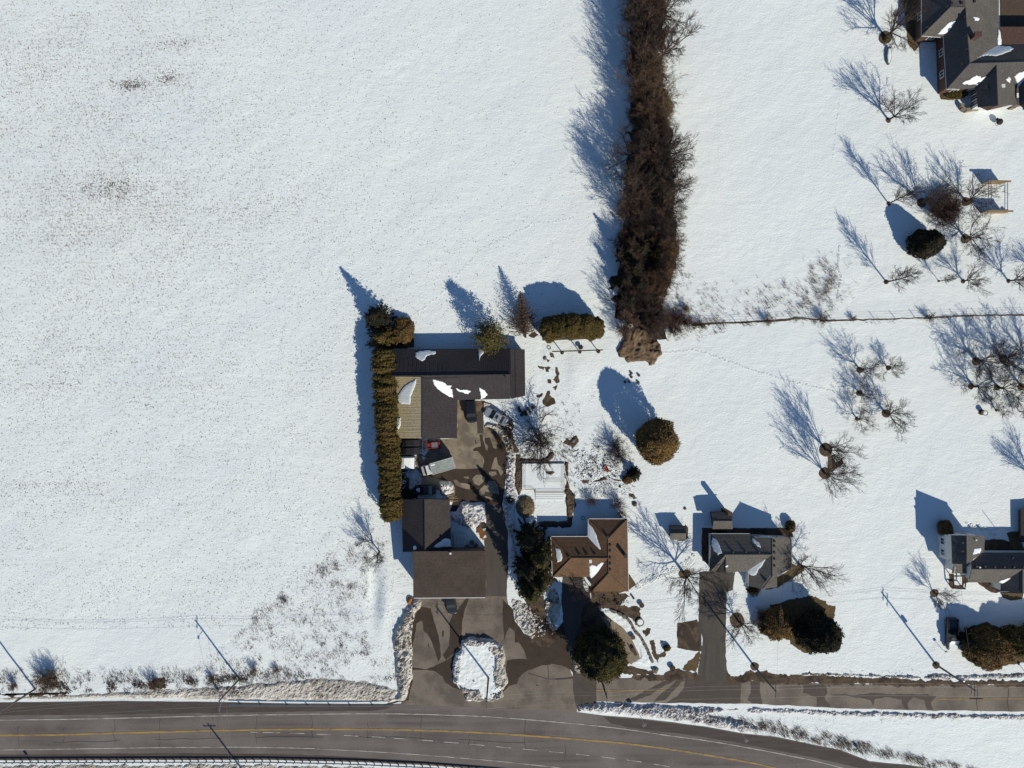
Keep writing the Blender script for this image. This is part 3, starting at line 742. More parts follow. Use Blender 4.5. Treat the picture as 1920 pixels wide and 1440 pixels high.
# ------------------------------------------------------------------ the snow itself: one sheet to the horizon
TERR = {}
def ground_z(x, y):
    xs, ys, Z = TERR['x'], TERR['y'], TERR['z']
    i = np.clip(np.searchsorted(xs, x) - 1, 0, len(xs) - 2); j = np.clip(np.searchsorted(ys, y) - 1, 0, len(ys) - 2)
    u = np.clip((x - xs[i]) / (xs[i + 1] - xs[i]), 0, 1); v = np.clip((y - ys[j]) / (ys[j + 1] - ys[j]), 0, 1)
    return (Z[i, j] * (1 - u) + Z[i + 1, j] * u) * (1 - v) + (Z[i, j + 1] * (1 - u) + Z[i + 1, j + 1] * u) * v

def build_snow():
    xs = np.concatenate([[-4000, -1500, -600, -300, -180, -130], np.arange(-101, 101.01, 0.42), [130, 180, 300, 600, 1500, 4000]])
    ys = np.concatenate([[-4000, -1500, -600, -300, -180, -110], np.arange(-76, 76.01, 0.42), [110, 180, 300, 600, 1500, 4000]])
    X, Y = np.meshgrid(xs, ys, indexing='ij')
    near = np.full(X.shape, 1e9)
    for pts in FLAT:
        bx0 = min(p[0] for p in pts) - 5; bx1 = max(p[0] for p in pts) + 5
        by0 = min(p[1] for p in pts) - 5; by1 = max(p[1] for p in pts) + 5
        i0, i1 = np.searchsorted(xs, [bx0, bx1]); j0, j1 = np.searchsorted(ys, [by0, by1])
        if i1 <= i0 or j1 <= j0: continue
        sx = X[i0:i1, j0:j1]; sy = Y[i0:i1, j0:j1]
        d = edge_dist(sx, sy, pts)
        d[inside(sx, sy, pts)] = 0
        near[i0:i1, j0:j1] = np.minimum(near[i0:i1, j0:j1], d)
    mask = np.clip((near - 0.5) / 3.0, 0, 1); mask = mask * mask * (3 - 2 * mask)
    far = np.clip((np.maximum(np.abs(X) - 101, np.abs(Y) - 76)) / 20, 0, 1)
    Z = (fbm(X, Y, 24, 3) - 0.5) * 0.30
    U = X * 0.82 + Y * 0.57; V = -X * 0.57 + Y * 0.82
    Z += (fbm(U / 1.7, V, 3.4, 4, 5) - 0.5) * 0.13
    Z += (fbm(U, V / 1.3, 1.1, 2, 9) - 0.5) * 0.045
    def bowl(px, py, rx, ry, h):
        cx, cy = (px - 960) / 10, (720 - py) / 10
        return h * np.exp(-(((X - cx) / rx) ** 2 + ((Y - cy) / ry) ** 2))
    Z += bowl(703, 1120, 1.3, 5.5, -0.55) + bowl(722, 1120, 1.6, 6.0, 0.25)
    Z += bowl(1000, 690, 1.4, 4.0, 0.35) + bowl(1017, 690, 0.8, 3.8, -0.3)
    Z += bowl(1075, 700, 3.5, 4.0, 0.3)
    Z = Z * mask * (1 - far)
    TERR['x'] = xs; TERR['y'] = ys; TERR['z'] = Z
    n0, n1 = X.shape
    v = np.stack([X, Y, Z], -1).reshape(-1, 3)
    idx = np.arange(n0 * n1).reshape(n0, n1)
    f = np.stack([idx[:-1, :-1], idx[1:, :-1], idx[1:, 1:], idx[:-1, 1:]], -1).reshape(-1, 4)
    me = np_mesh('snow_ground', v, f, M['snow'])
    me.polygons.foreach_set('use_smooth', [True] * len(me.polygons))
    o = link_mesh('snow_ground', me)
    o['kind'] = 'structure'
build_snow()

# ------------------------------------------------------------------ weeds and stubble pushing through the snow (uncountable)
def tufts(name, pts, hmin, hmax, mat, blades=3, spread=0.06, width=0.05, lean=0.7, seed=0):
    rng = np.random.default_rng(seed)
    pts = np.asarray(pts)
    n = len(pts)
    if n == 0: return
    P0 = np.repeat(pts, blades, 0)
    m = len(P0)
    base = P0 + rng.normal(0, spread, (m, 2))
    ang = rng.uniform(0, 2 * np.pi, m)
    h = rng.uniform(hmin, hmax, m)
    ln = rng.uniform(0.1, lean, m) * h
    w = width * rng.uniform(0.6, 1.4, m)
    tx = base[:, 0] + np.cos(ang) * ln; ty = base[:, 1] + np.sin(ang) * ln
    px = -np.sin(ang) * w / 2; py = np.cos(ang) * w / 2
    gz = ground_z(base[:, 0], base[:, 1]); gt = ground_z(tx, ty)
    z0 = gz - 0.03; h = h + np.maximum(gz, gt)
    v = np.empty((m, 3, 3))
    v[:, 0] = np.stack([base[:, 0] + px, base[:, 1] + py, z0], 1)
    v[:, 1] = np.stack([base[:, 0] - px, base[:, 1] - py, z0], 1)
    v[:, 2] = np.stack([tx, ty, h], 1)
    ctr = np.array([pts[:, 0].mean(), pts[:, 1].mean(), 0])
    me = np_mesh(name, v.reshape(-1, 3) - ctr, np.arange(m * 3).reshape(m, 3), M[mat])
    o = link_mesh(name, me, None, tuple(ctr))
    o['kind'] = 'stuff'
    return o

def scatter(n, dens, x0, y0, x1, y1, seed):
    """photo-pixel box, density function of pixel arrays in 0..1"""
    rng = np.random.default_rng(seed)
    X = rng.uniform(x0, x1, n); Y = rng.uniform(y0, y1, n)
    k = rng.random(n) < np.clip(dens(X, Y), 0, 1)
    return np.stack([(X[k] - 960) / 10, (720 - Y[k]) / 10], 1)

def g2(X, Y, cx, cy, rx, ry):
    return np.exp(-(((X - cx) / rx) ** 2 + ((Y - cy) / ry) ** 2))

def field_density(X, Y):
    d = 0.1 + 0.9 * g2(X, Y, 190, 330, 260, 330) + 0.5 * g2(X, Y, 300, 400, 330, 60) + 0.45 * g2(X, Y, 120, 700, 300, 80) + 0.35 * g2(X, Y, 100, 920, 420, 60)
    d = d + 0.25 * g2(X, Y, 60, 60, 300, 120) + 0.10 + 0.12 * (Y > 1050)
    for y0, sl, amp in ((392, -0.055, 0.8), (418, -0.05, 0.4), (724, -0.02, 0.6), (905, -0.015, 0.7), (1165, -0.03, 0.5), (520, -0.03, 0.35)):
        d = d + amp * np.exp(-((Y - y0 - sl * (X - 300)) / 7) ** 2) * np.clip((760 - X) / 400, 0, 1) * np.clip(fbm(X / 60, Y / 10, 1.0, 3, 40) * 2 - 0.4, 0, 1)
    d = d * (0.35 + 1.3 * fbm(X / 10 / 4.0, Y / 10, 1.6, 4, 3))
    d = d * (0.3 + 1.3 * fbm(X / 10, Y / 10, 5.0, 4, 7))
    row = 0.55 + 0.45 * np.sin((Y + 0.02 * X) / 7.5 * 2 * np.pi)
    return d * row * np.clip((1150 - X) / 600, 0.12, 1) * 0.62
tufts('field_stubble', scatter(560000, field_density, -180, -140, 1150, 1180, 1), 0.05, 0.13, 'stubble', 1, 0.12, 0.14, 3.0, 1)
def dark_patch(X, Y):
    return (1.1 * g2(X, Y, 245, 160, 26, 8) + 0.9 * g2(X, Y, 315, 147, 14, 9) + 0.35 * g2(X, Y, 215, 355, 45, 22) + 0.25 * g2(X, Y, 340, 80, 30, 8)) * (0.3 + 1.4 * (fbm(X / 10, Y / 10, 1.2, 3) - 0.2))
tufts('field_stubble', scatter(60000, dark_patch, 150, 60, 420, 420, 2), 0.05, 0.16, 'earth', 2, 0.16, 0.17, 2.0, 2)
def corner_density(X, Y):
    d = np.clip(1 - np.abs((Y - 1100) + (X - 560) * 0.78) / 26, 0, 1) * ((X > 470) & (X < 700)) * 0.55
    tri = ((Y - 1100) + (X - 560) * 0.78 > 0) & (X < 745) & (Y < 1300) & (X > 330)
    d2 = tri * (0.22 + 0.45 * g2(X, Y, 650, 1220, 90, 50) + 0.30 * g2(X, Y, 660, 1080, 40, 60))
    d2 = d2 * np.where((X > 690) & (Y < 1210), 0.15, 1)
    return (d + d2) * np.clip(3.2 * (fbm(X / 10, Y / 10, 1.6, 4, 2) - 0.36), 0, 1.4)
tufts('dry_weeds', scatter(60000, corner_density, 330, 930, 745, 1312, 3), 0.08, 0.25, 'weed', 2, 0.12, 0.08, 1.6, 3)
def corner_clumps(X, Y):
    return corner_density(X, Y) * np.clip(7 * (fbm(X / 10, Y / 10, 0.8, 3, 33) - 0.56), 0, 1)
tufts('dry_weeds', scatter(60000, corner_clumps, 330, 930, 745, 1312, 13), 0.15, 0.5, 'weed', 3, 0.15, 0.07, 0.9, 13)
def verge_earth(X, Y):
    line = np.interp(X, [0, 200, 300, 450, 560], [1290, 1286, 1282, 1272, 1262])
    return np.clip(1 - np.abs(Y - line) / 13, 0, 1) * np.clip(6 * (fbm(X / 14, Y / 10, 1.0, 4, 35) - 0.47), 0, 1) * np.clip((700 - X) / 400, 0.25, 1)
tufts('dry_weeds', scatter(24000, verge_earth, -20, 1240, 600, 1312, 14), 0.06, 0.25, 'earth', 4, 0.15, 0.14, 1.4, 14)
def verge_density(X, Y):
    return np.clip(1 - np.abs(Y - (1272 - 0.01 * X)) / 22, 0, 1) * np.clip(3 * (fbm(X / 10, Y / 10, 1.8, 4, 4) - 0.36), 0, 1) * 0.9
tufts('dry_weeds', scatter(9000, verge_density, -20, 1225, 560, 1312, 4), 0.15, 0.5, 'weed', 4, 0.12, 0.06, 1.0, 4)
def brush_density(X, Y):
    d = 0.9 * g2(X, Y, 1545, 530, 26, 34) + 0.55 * g2(X, Y, 1480, 560, 50, 22) + 0.35 * g2(X, Y, 1420, 585, 60, 14) + 0.16 * g2(X, Y, 1330, 585, 50, 40)
    return d * np.clip(3 * (fbm(X / 10, Y / 10, 1.2, 4, 6) - 0.34), 0, 1)
tufts('dry_brush', scatter(14000, brush_density, 1280, 470, 1620, 610, 5), 0.25, 0.9, 'weed', 4, 0.15, 0.05, 0.8, 5)
def fence_density(X, Y):
    line = np.interp(X, [1300, 1400, 1480, 1545, 1640, 1760, 1920], [608, 604, 598, 601, 599, 595, 590])
    return np.clip(1 - np.abs(Y - line - 3) / (7 + 14 * (X < 1370)), 0, 1) * np.clip(3 * (fbm(X / 10, Y / 10, 1.4, 4, 8) - 0.4), 0, 1) * np.where(X < 1560, 1, 0.45)
tufts('dry_brush', scatter(9000, fence_density, 1270, 575, 1925, 650, 6), 0.2, 0.8, 'weed', 4, 0.12, 0.05, 0.8, 6)
def belt_edge(X, Y):
    edge = np.interp(Y, [0, 150, 220, 300, 400, 480, 560, 600], [1262, 1262, 1262, 1268, 1274, 1272, 1270, 1290])
    return np.clip(1 - np.abs(X - edge) / (16 + 22 * (Y > 510)), 0, 1) * np.clip(3 * (fbm(X / 10, Y / 10, 1.0, 4, 12) - 0.40), 0, 1) * 0.6
tufts('dry_brush', scatter(16000, belt_edge, 1225, -20, 1340, 640, 7), 0.15, 0.6, 'weed', 4, 0.12, 0.06, 0.9, 7)
def garden_density(X, Y):
    return (0.4 * g2(X, Y, 1065, 850, 20, 30) + 0.35 * g2(X, Y, 985, 845, 40, 14) + 0.3 * g2(X, Y, 1060, 775, 30, 40) * 0.4 + 0.8 * g2(X, Y, 1125, 870, 48, 34) + 0.25 * g2(X, Y, 1120, 920, 50, 14) + 0.45 * g2(X, Y, 948, 800, 14, 34) + 0.4 * g2(X, Y, 955, 900, 9, 60)) * np.clip(3 * (fbm(X / 10, Y / 10, 0.9, 4, 14) - 0.36), 0, 1)
tufts('garden_weeds', scatter(26000, garden_density, 925, 740, 1190, 960, 8), 0.1, 0.45, 'weed', 4, 0.10, 0.07, 1.0, 8)
def bank_density(X, Y):
    line = np.interp(X, [1330, 1400, 1454, 1519, 1576, 1630, 1698, 1747, 1800, 1900], [1350, 1360, 1366, 1380, 1392, 1405, 1420, 1432, 1440, 1470])
    wid = np.interp(X, [1330, 1400, 1550, 1700, 1800], [8, 16, 17, 12, 10])
    return np.clip(1.6 - np.abs(Y - line) / wid * 1.6, 0, 1) * np.clip(3.2 * (fbm(X / 10, Y / 10, 1.3, 4, 16) - 0.30), 0, 1)
tufts('bank_grass', scatter(26000, bank_density, 1320, 1325, 1900, 1480, 9), 0.2, 0.6, 'straw', 4, 0.15, 0.06, 1.1, 9)
def service_weeds(X, Y):
    return (0.3 * np.clip(1 - np.abs(Y - 1345) / 14, 0, 1) + 0.35 * np.clip(1 - np.abs(Y - 1263) / 8, 0, 1) * (X > 1500)) * np.clip(3 * (fbm(X / 40, Y / 10, 0.8, 4, 18) - 0.42), 0, 1)
tufts('dry_weeds', scatter(9000, service_weeds, 1320, 1250, 1925, 1365, 10), 0.1, 0.3, 'weed', 3, 0.12, 0.06, 1.2, 10)
def hedge_side(X, Y):
    return (0.5 * g2(X, Y, 735, 575, 26, 20) + 0.3 * g2(X, Y, 790, 585, 40, 10) + 0.35 * g2(X, Y, 1235, 1240, 20, 12)) * np.clip(3 * (fbm(X / 10, Y / 10, 0.8, 4, 20) - 0.38), 0, 1)
tufts('dry_weeds', scatter(5000, hedge_side, 690, 530, 1300, 1265, 11), 0.08, 0.25, 'weed', 4, 0.10, 0.08, 1.0, 11)

# trodden footprints and animal tracks (uncountable)
def footprints(name, path, per, side, r0, r1, seed):
    rng = np.random.default_rng(seed)
    mb = MB()
    for i in range(len(path) - 1):
        L = math.hypot(path[i + 1][0] - path[i][0], path[i + 1][1] - path[i][1])
        for k in range(max(1, int(L / per))):
            t = (k + rng.uniform(0, 1)) / max(1, int(L / per))
            x = path[i][0] + (path[i + 1][0] - path[i][0]) * t + rng.normal(0, side * 0.35)
            y = path[i][1] + (path[i + 1][1] - path[i][1]) * t + rng.choice([-side, side]) + rng.normal(0, side * 0.35)
            c = P(x, y, 0); gz = float(ground_z(np.array([c.x]), np.array([c.y]))[0])
            r = rng.uniform(r0, r1)
            # a pressed-in print: low raised rim round a hollow
            n = 8; a = rng.uniform(0, 6.28); v = []
            for rr, z in ((1.5, -0.01), (1.0, 0.09), (0.55, -0.05)):
                for j in range(n):
                    u = 2 * math.pi * j / n
                    v.append((c.x + r * rr * math.cos(u) * 1.2, c.y + r * rr * math.sin(u), gz + z * r / 0.16))
            f = [(q * n + j, q * n + (j + 1) % n, (q + 1) * n + (j + 1) % n, (q + 1) * n + j) for q in range(2) for j in range(n)] + [tuple(range(2 * n, 3 * n))]
            mb.add(v, f)
    c = P(*path[len(path) // 2], 0)
    o = mb.build(name, M['snow'], None, (c.x, c.y, 0), True)
    o['kind'] = 'stuff'
footprints('trodden_snow', [(1194, 1099), (1215, 1088), (1240, 1078), (1262, 1070), (1285, 1060), (1300, 1045)], 1.3, 3.5, 0.14, 0.26, 21)
footprints('trodden_snow', [(1075, 935), (1100, 925), (1130, 918), (1160, 915), (1185, 925)], 1.5, 6, 0.12, 0.24, 22)
footprints('trodden_snow', [(1080, 880), (1110, 862), (1140, 880), (1160, 900), (1120, 900), (1090, 860)], 1.2, 12, 0.14, 0.30, 23)
footprints('trodden_snow', [(960, 870), (958, 910), (962, 950), (964, 1000), (960, 1040)], 1.0, 5, 0.14, 0.28, 24)
footprints('trodden_snow', [(1812, 985), (1840, 990), (1865, 1000)], 3.0, 2.5, 0.16, 0.26, 25)
footprints('animal_track', [(1242, 662), (1300, 655), (1340, 668), (1400, 690), (1440, 702), (1480, 715), (1540, 728), (1600, 745)], 4.0, 0.8, 0.10, 0.15, 26)
footprints('animal_track', [(1575, 460), (1572, 500), (1578, 520), (1570, 560)], 3.0, 0.8, 0.12, 0.18, 27)
footprints('animal_track', [(1575, 180), (1566, 260), (1562, 300)], 6.0, 2.4, 0.08, 0.13, 28)
footprints('animal_track', [(560, 690), (640, 640), (760, 600), (820, 560), (900, 470), (1000, 420), (1080, 410)], 5.0, 1.2, 0.10, 0.15, 29)

# cracks and sealed seams across the highway
rngc = random.Random(12)
for x in (35, 120, 215, 300, 395, 480, 585, 690, 790, 880, 985, 1060):
    y0 = np.interp(x, [p[0] for p in UP_LINE], [p[1] for p in UP_LINE]); y1 = np.interp(x, [p[0] for p in LOW_LINE], [p[1] for p in LOW_LINE])
    n = 7; a = rngc.uniform(0, 0.45); c = rngc.uniform(0.6, 1.0)
    ribbon('road_crack', [(x + rngc.uniform(-1.6, 1.6), y0 + (y1 - y0) * (a + (c - a) * k / (n - 1))) for k in range(n)], 0.07, 2, 'crack')
for k in range(5):
    x = 100 + k * 190; ys = [np.interp(x + d, [p[0] for p in YEL], [p[1] for p in YEL]) + 14 + rngc.uniform(-1.5, 1.5) for d in range(0, 150, 25)]
    ribbon('road_crack', [(x + 25 * i, y) for i, y in enumerate(ys)], 0.06, 2, 'crack')

# ================================================================== BUILDINGS
def fit_plane(pts):
    pts = [Vector(p) for p in pts]
    n = Vector((0, 0, 0))
    for i in range(len(pts)):
        a = pts[i]; b = pts[(i + 1) % len(pts)]
        n += a.cross(b)
    n.normalize()
    if n.z < 0: n = -n
    c = sum(pts, Vector()) / len(pts)
    return c, n

def on_plane(px, py, pl):
    c, n = pl
    o = Vector((0, 0, H)); d = Vector(((px - 960) / 10.0, (720 - py) / 10.0, -H))
    t = (c - o).dot(n) / d.dot(n)
    return o + d * t

class Building:
    def __init__(self, name, centre, label, cat, group=None):
        c = P(*centre, 0)
        self.root = thing(name, (c.x, c.y, 0), label, cat, group)
        self.org = Vector((c.x, c.y, 0))
        self.planes = []
    def roof(self, planes, base, mats, gable, name='roof', thick=0.14, trim=None):
        """planes: [(material, [(px,py,z)...])...]. One closed solid per roof; gable ends take the wall material"""
        keys = {}
        for m, pts in planes:
            for i in range(len(pts)):
                a = pts[i]; b = pts[(i + 1) % len(pts)]
                k = tuple(sorted((a, b)))
                keys[k] = keys.get(k, 0) + 1
        by = {}
        for m, pts in planes:
            w = [P(*p) - self.org for p in pts]
            ar = sum(w[i].x * w[(i + 1) % len(w)].y - w[(i + 1) % len(w)].x * w[i].y for i in range(len(w)))
            q = list(pts)
            if ar < 0:
                w.reverse(); q.reverse()
            by.setdefault(m, MB())
            mb = by[m]
            n = len(w)
            low = [Vector((p.x, p.y, min(p.z - thick, base) if False else p.z - thick)) for p in w]
            mb.add(list(w) + low, [tuple(range(n)), tuple(range(2 * n - 1, n - 1, -1))] + [(i, n + i, n + (i + 1) % n, (i + 1) % n) for i in range(n)], 0)
            # wall infill under sloping free edges (gables)
            for i in range(n):
                a, b = w[i], w[(i + 1) % n]
                ka = tuple(sorted((q[i], q[(i + 1) % n])))
                if keys[ka] > 1: continue
                if max(a.z, b.z) > base + 0.35:
                    cx = (sum(p.x for p in w) / n, sum(p.y for p in w) / n)
                    ins = Vector((cx[0] - (a.x + b.x) / 2, cx[1] - (a.y + b.y) / 2, 0))
                    e = (b - a); e.z = 0
                    nrm = Vector((-e.y, e.x, 0)); nrm.normalize()
                    if nrm.dot(ins) < 0: nrm = -nrm
                    o1 = nrm * 0.22; o2 = nrm * 0.30
                    za, zb = a.z - thick - 0.005, b.z - thick - 0.005
                    v = [Vector((a.x, a.y, base - 0.12)) + o1, Vector((b.x, b.y, base - 0.12)) + o1, Vector((b.x, b.y, max(zb, base - 0.1))) + o1, Vector((a.x, a.y, max(za, base - 0.1))) + o1]
                    v += [p - o1 + o2 for p in v]
                    mb.add(v, [(0, 1, 2, 3), (7, 6, 5, 4), (3, 2, 6, 7), (0, 3, 7, 4), (1, 5, 6, 2)], 1)
            self.planes.append((m, pts, fit_plane([P(*p) for p in pts])))
        objs = []
        for m, mb in by.items():
            objs.append(mb.build(name, [M[m], M[gable]], self.root))
        self.roof_obj = objs[0]
        self.roofs = objs
        return objs
    def wall(self, foot, z, mat, name='wall'):
        pts = []
        for x, y in poly(foot):
            w = P(x, y, z) - self.org
            pts.append((w.x, w.y))
        mb = MB(); mb.prism(pts, -0.2, z - 0.02)
        self.foot = pts
        return mb.build(name, M[mat], self.root)
    def plane_at(self, px, py):
        best = None
        for m, pts, pl in self.planes:
            xy = [(p[0], p[1]) for p in pts]
            X = np.array([px]); Y = np.array([py])
            if inside(X, Y, xy)[0]:
                z = on_plane(px, py, pl).z
                if best is None or z > best[0]: best = (z, pl)
        return best[1] if best else self.planes[0][2]
    def at(self, px, py, lift=0.0):
        pl = self.plane_at(px, py)
        return on_plane(px, py, pl) + pl[1] * lift - self.org, pl[1]
    def snow(self, s, thick=0.16, seed=0, amp=0.10):
        """a lump of old snow lying on the roof"""
        pp = poly(s)
        cx = sum(p[0] for p in pp) / len(pp); cy = sum(p[1] for p in pp) / len(pp)
        pl = self.plane_at(cx, cy)
        w = [on_plane(x, y, pl) - self.org for x, y in pp]
        ring = rough([(p.x, p.y) for p in w], 0.14, amp, seed, 0.55)
        c, n = pl; c = c - self.org
        def zat(x, y): return c.z - (n.x * (x - c.x) + n.y * (y - c.y)) / n.z
        k = len(ring)
        mx = sum(p[0] for p in ring) / k; my = sum(p[1] for p in ring) / k
        v = []; f = []
        for sc, h in ((1.0, -0.03), (0.98, thick * 0.35), (0.88, thick * 0.8), (0.6, thick * 1.1)):
            for x, y in ring:
                X = mx + (x - mx) * sc; Y = my + (y - my) * sc
                v.append((X, Y, zat(X, Y) + h))
        ar = sum(ring[i][0] * ring[(i + 1) % k][1] - ring[(i + 1) % k][0] * ring[i][1] for i in range(k))
        for r in range(3):
            for i in range(k):
                q = (r * k + i, r * k + (i + 1) % k, (r + 1) * k + (i + 1) % k, (r + 1) * k + i)
                f.append(q if ar > 0 else tuple(reversed(q)))
        top = tuple(range(3 * k, 4 * k))
        f.append(top if ar > 0 else tuple(reversed(top)))
        mb = MB(); mb.add(v, f)
        return mb.build('snow_patch', M['roof_snow'], self.root)
    def vent(self, px, py, s=0.38, h=0.35, mat='dark_metal', name='roof_vent'):
        p, n = self.at(px, py)
        mb = MB(); mb.box((p.x, p.y, p.z + h / 2 - 0.1), (s, s, h + 0.1), taper=0.85)
        return mb.build(name, M[mat], self.root)
    def pipe(self, px, py, r=0.1, h=0.6, mat='white_trim', name='vent_pipe'):
        p, n = self.at(px, py)
        mb = MB(); mb.tube((p.x, p.y, p.z - 0.1), (p.x, p.y, p.z + h), r, n=8)
        mb.tube((p.x, p.y, p.z + h), (p.x, p.y, p.z + h + 0.1), r * 1.5, n=8)
        return mb.build(name, M[mat], self.root)
    def cap(self, p0, p1, mat, w=0.22, name='ridge_cap'):
        a = P(*p0) - self.org; b = P(*p1) - self.org
        d = (b - a); L = d.length
        mb = MB()
        up = Vector((0, 0, 0.05))
        mb.tube(a + up * 0.3, b + up * 0.3, w / 2, n=6)
        return mb.build(name, M[mat], self.root)
    def gutter(self, p0, p1, r=0.055):
        a = P(*p0) - self.org; c = P(*p1) - self.org
        mb = MB(); mb.tube(a, c, r, n=6)
        return mb.build('gutter', M['white_trim'], self.root)
    def flue(self, px, py, z0, z1, s=(0.7, 0.5), mat='brick'):
        c = P(px, py, z1) - self.org
        mb = MB(); mb.box((c.x, c.y, (z0 + z1) / 2), (s[0], s[1], z1 - z0)); mb.box((c.x, c.y, z1 + 0.05), (s[0] + 0.14, s[1] + 0.14, 0.1))
        return mb.build('chimney', M[mat], self.root)
    def windows(self, i, spots, mat='white_trim', z0=1.0, z1=2.1, wid=1.2, door=False):
        """windows on wall side i of the last footprint, spots = fractions along it"""
        a = Vector((*self.foot[i], 0)); b = Vector((*self.foot[(i + 1) % len(self.foot)], 0))
        cen = Vector((sum(p[0] for p in self.foot) / len(self.foot), sum(p[1] for p in self.foot) / len(self.foot), 0))
        d = (b - a).normalized(); n = Vector((d.y, -d.x, 0))
        if n.dot((a + b) / 2 - cen) < 0: n = -n
        ang = math.atan2(d.y, d.x)
        for t in spots:
            p = a + (b - a) * t
            zc = (z0 + z1) / 2
            fr = MB(); w2 = wid / 2; hh = (z1 - z0) / 2
            for (dx, dz, sx, sz) in ((0, hh, wid + 0.16, 0.1), (0, -hh, wid + 0.16, 0.1), (-w2, 0, 0.1, z1 - z0 - 0.1), (w2, 0, 0.1, z1 - z0 - 0.1)) + (() if door else ((0, 0, 0.06, z1 - z0 - 0.1),)):
                c = p + d * dx + n * 0.045
                fr.box((c.x, c.y, zc + dz), (sx, 0.09, sz), ang)
            o = fr.build('door' if door else 'window', M[mat], self.root)
            g = MB(); c = p + n * 0.03
            g.box((c.x, c.y, zc), (wid - 0.1, 0.03, z1 - z0 - 0.1), ang)
            g.build('panel' if door else 'pane', M['glass' if not door else mat], o)
            if door:
                h = MB(); c = p + d * (w2 * 0.7) + n * 0.10
                h.box((c.x, c.y, zc), (0.08, 0.06, 0.08), ang); h.build('handle', M['steel'], o)

# ---- L-shaped steel shop building
b = Building('shop_building', (845, 735), 'long L shaped dark metal shop building with a tan roof slope on its south wing', 'workshop')
b.wall("738,658 955,656 955,746 855,747 854,819 741,819", 2.6, 'siding_dark')
b.windows(3, [0.25, 0.7], 'siding_brown', 0.0, 2.3, 2.6, True)
b.windows(4, [0.3, 0.72], 'siding_brown', 0.0, 2.3, 2.8, True)
b.roof([('roof_dark', [(735, 655, 2.6), (957, 653, 2.6), (957, 702, 5.2), (735, 705, 5.2)]),
        ('roof_dark', [(789, 705, 5.2), (957, 702, 5.2), (957, 748, 2.6), (856, 750, 2.6), (792, 712, 5.2)]),
        ('roof_tan', [(738, 706, 2.6), (792, 706.5, 5.22), (792, 822, 5.22), (739, 822, 2.6)]),
        ('roof_dark2', [(792, 706.5, 5.22), (857, 749, 2.58), (857, 822, 2.58), (792, 822, 5.22)]),
        ('roof_dark', [(957.3, 654, 2.5), (984, 655, 2.2), (985, 742, 2.2), (957.3, 748, 2.5)])], 2.6, None, 'siding_dark')
lean = MB()
q = [P(958, 657, 2.2) - b.org, P(981, 657, 2.2) - b.org, P(982, 740, 2.2) - b.org, P(958, 745, 2.2) - b.org]
lean.prism([(p.x, p.y) for p in q], -0.2, 2.05); lean.build('lean_to_wall', M['siding_dark'], b.root)
b.cap((735, 705, 5.25), (957, 702, 5.25), 'roof_dark')
b.cap((792, 708, 5.26), (792, 822, 5.26), 'roof_dark2')
b.cap((966, 656, 2.45), (967, 744, 2.45), 'roof_dark', 0.1, 'roof_seam')
Z1 = "z 640 500 5.333 | "
for k, s in enumerate(["740,860 790,842 880,838 945,845 945,865 890,885 860,890 840,925 805,945 770,925 740,900", "1365,820 1430,830 1415,870 1395,890 1380,940", "745,1125 740,1190 705,1260 690,1300 688,1375 600,1370 552,1340 570,1270 620,1200 690,1150",
                       "907,1128 960,1140 1040,1160 1060,1185 1105,1190 1085,1215 1105,1235 1115,1310 1080,1300 1010,1270 950,1210", "1140,1215 1180,1230 1250,1230 1295,1250 1270,1270 1230,1265 1150,1235", "1380,1205 1410,1220 1440,1250 1458,1280 1430,1310 1395,1322"]):
    b.snow(Z1 + s, 0.15, k)
b.snow("741,783 751,783 751,795 744,812 741,805", 0.15, 9)
b.pipe(947, 706, 0.12, 0.5, 'dark_metal')
# raised ribs of the tan roof, too fine to pick apart singly
rb = MB()
for k in range(18):
    y = 716 + k * 6.0
    for (x0, z0, x1, z1) in ((739.5, 2.63, 791.5, 5.23),):
        rb.tube(P(x0, y, z0) - b.org, P(x1, y, z1) - b.org, 0.010, n=4)
o = rb.build('roof_rib', M['roof_tan'], b.root); o['kind'] = 'stuff'
rb = MB()
for k in range(27):
    x = 742 + k * 8
    rb.tube(P(x, 656, 2.63) - b.org, P(x, 703, 5.20) - b.org, 0.012, n=4)
for k in range(11):
    x = 868 + k * 8
    rb.tube(P(x, 747.5, 2.63) - b.org, P(x, 704, 5.16) - b.org, 0.012, n=4)
o = rb.build('roof_rib', M['roof_dark'], b.root); o['kind'] = 'stuff'

# ---- small garage behind the tall one
b = Building('garage', (799, 986), 'lower garage with brown grey gable roof in the shadow of a taller one', 'garage')
b.wall("756,940 840,940 843,1027 758,1030", 3.0, 'siding_brown')
b.windows(0, [0.3, 0.7], z0=1.0, z1=2.0)
b.roof([('roof_dark2', [(753, 937, 3.0), (796, 936, 5.8), (797, 1034, 5.8), (755, 1035, 3.0)]),  # west slope gets the darker roof: its shade is put into the colour
        ('garage_a_roof', [(796, 936, 5.8), (843, 937, 3.0), (846, 1030, 3.0), (797, 1034, 5.8)])], 3.0, None, 'siding_brown')
b.cap((796, 936, 5.84), (797, 1034, 5.84), 'garage_a_roof')
b.snow("z 700 880 5.333 | 600,775 640,740 690,700 730,690 765,700 778,730 775,770 720,775 650,785", 0.18, 3)
b.snow("z 700 880 5.333 | 395,770 415,760 430,775 438,790 420,808 400,800", 0.12, 4)

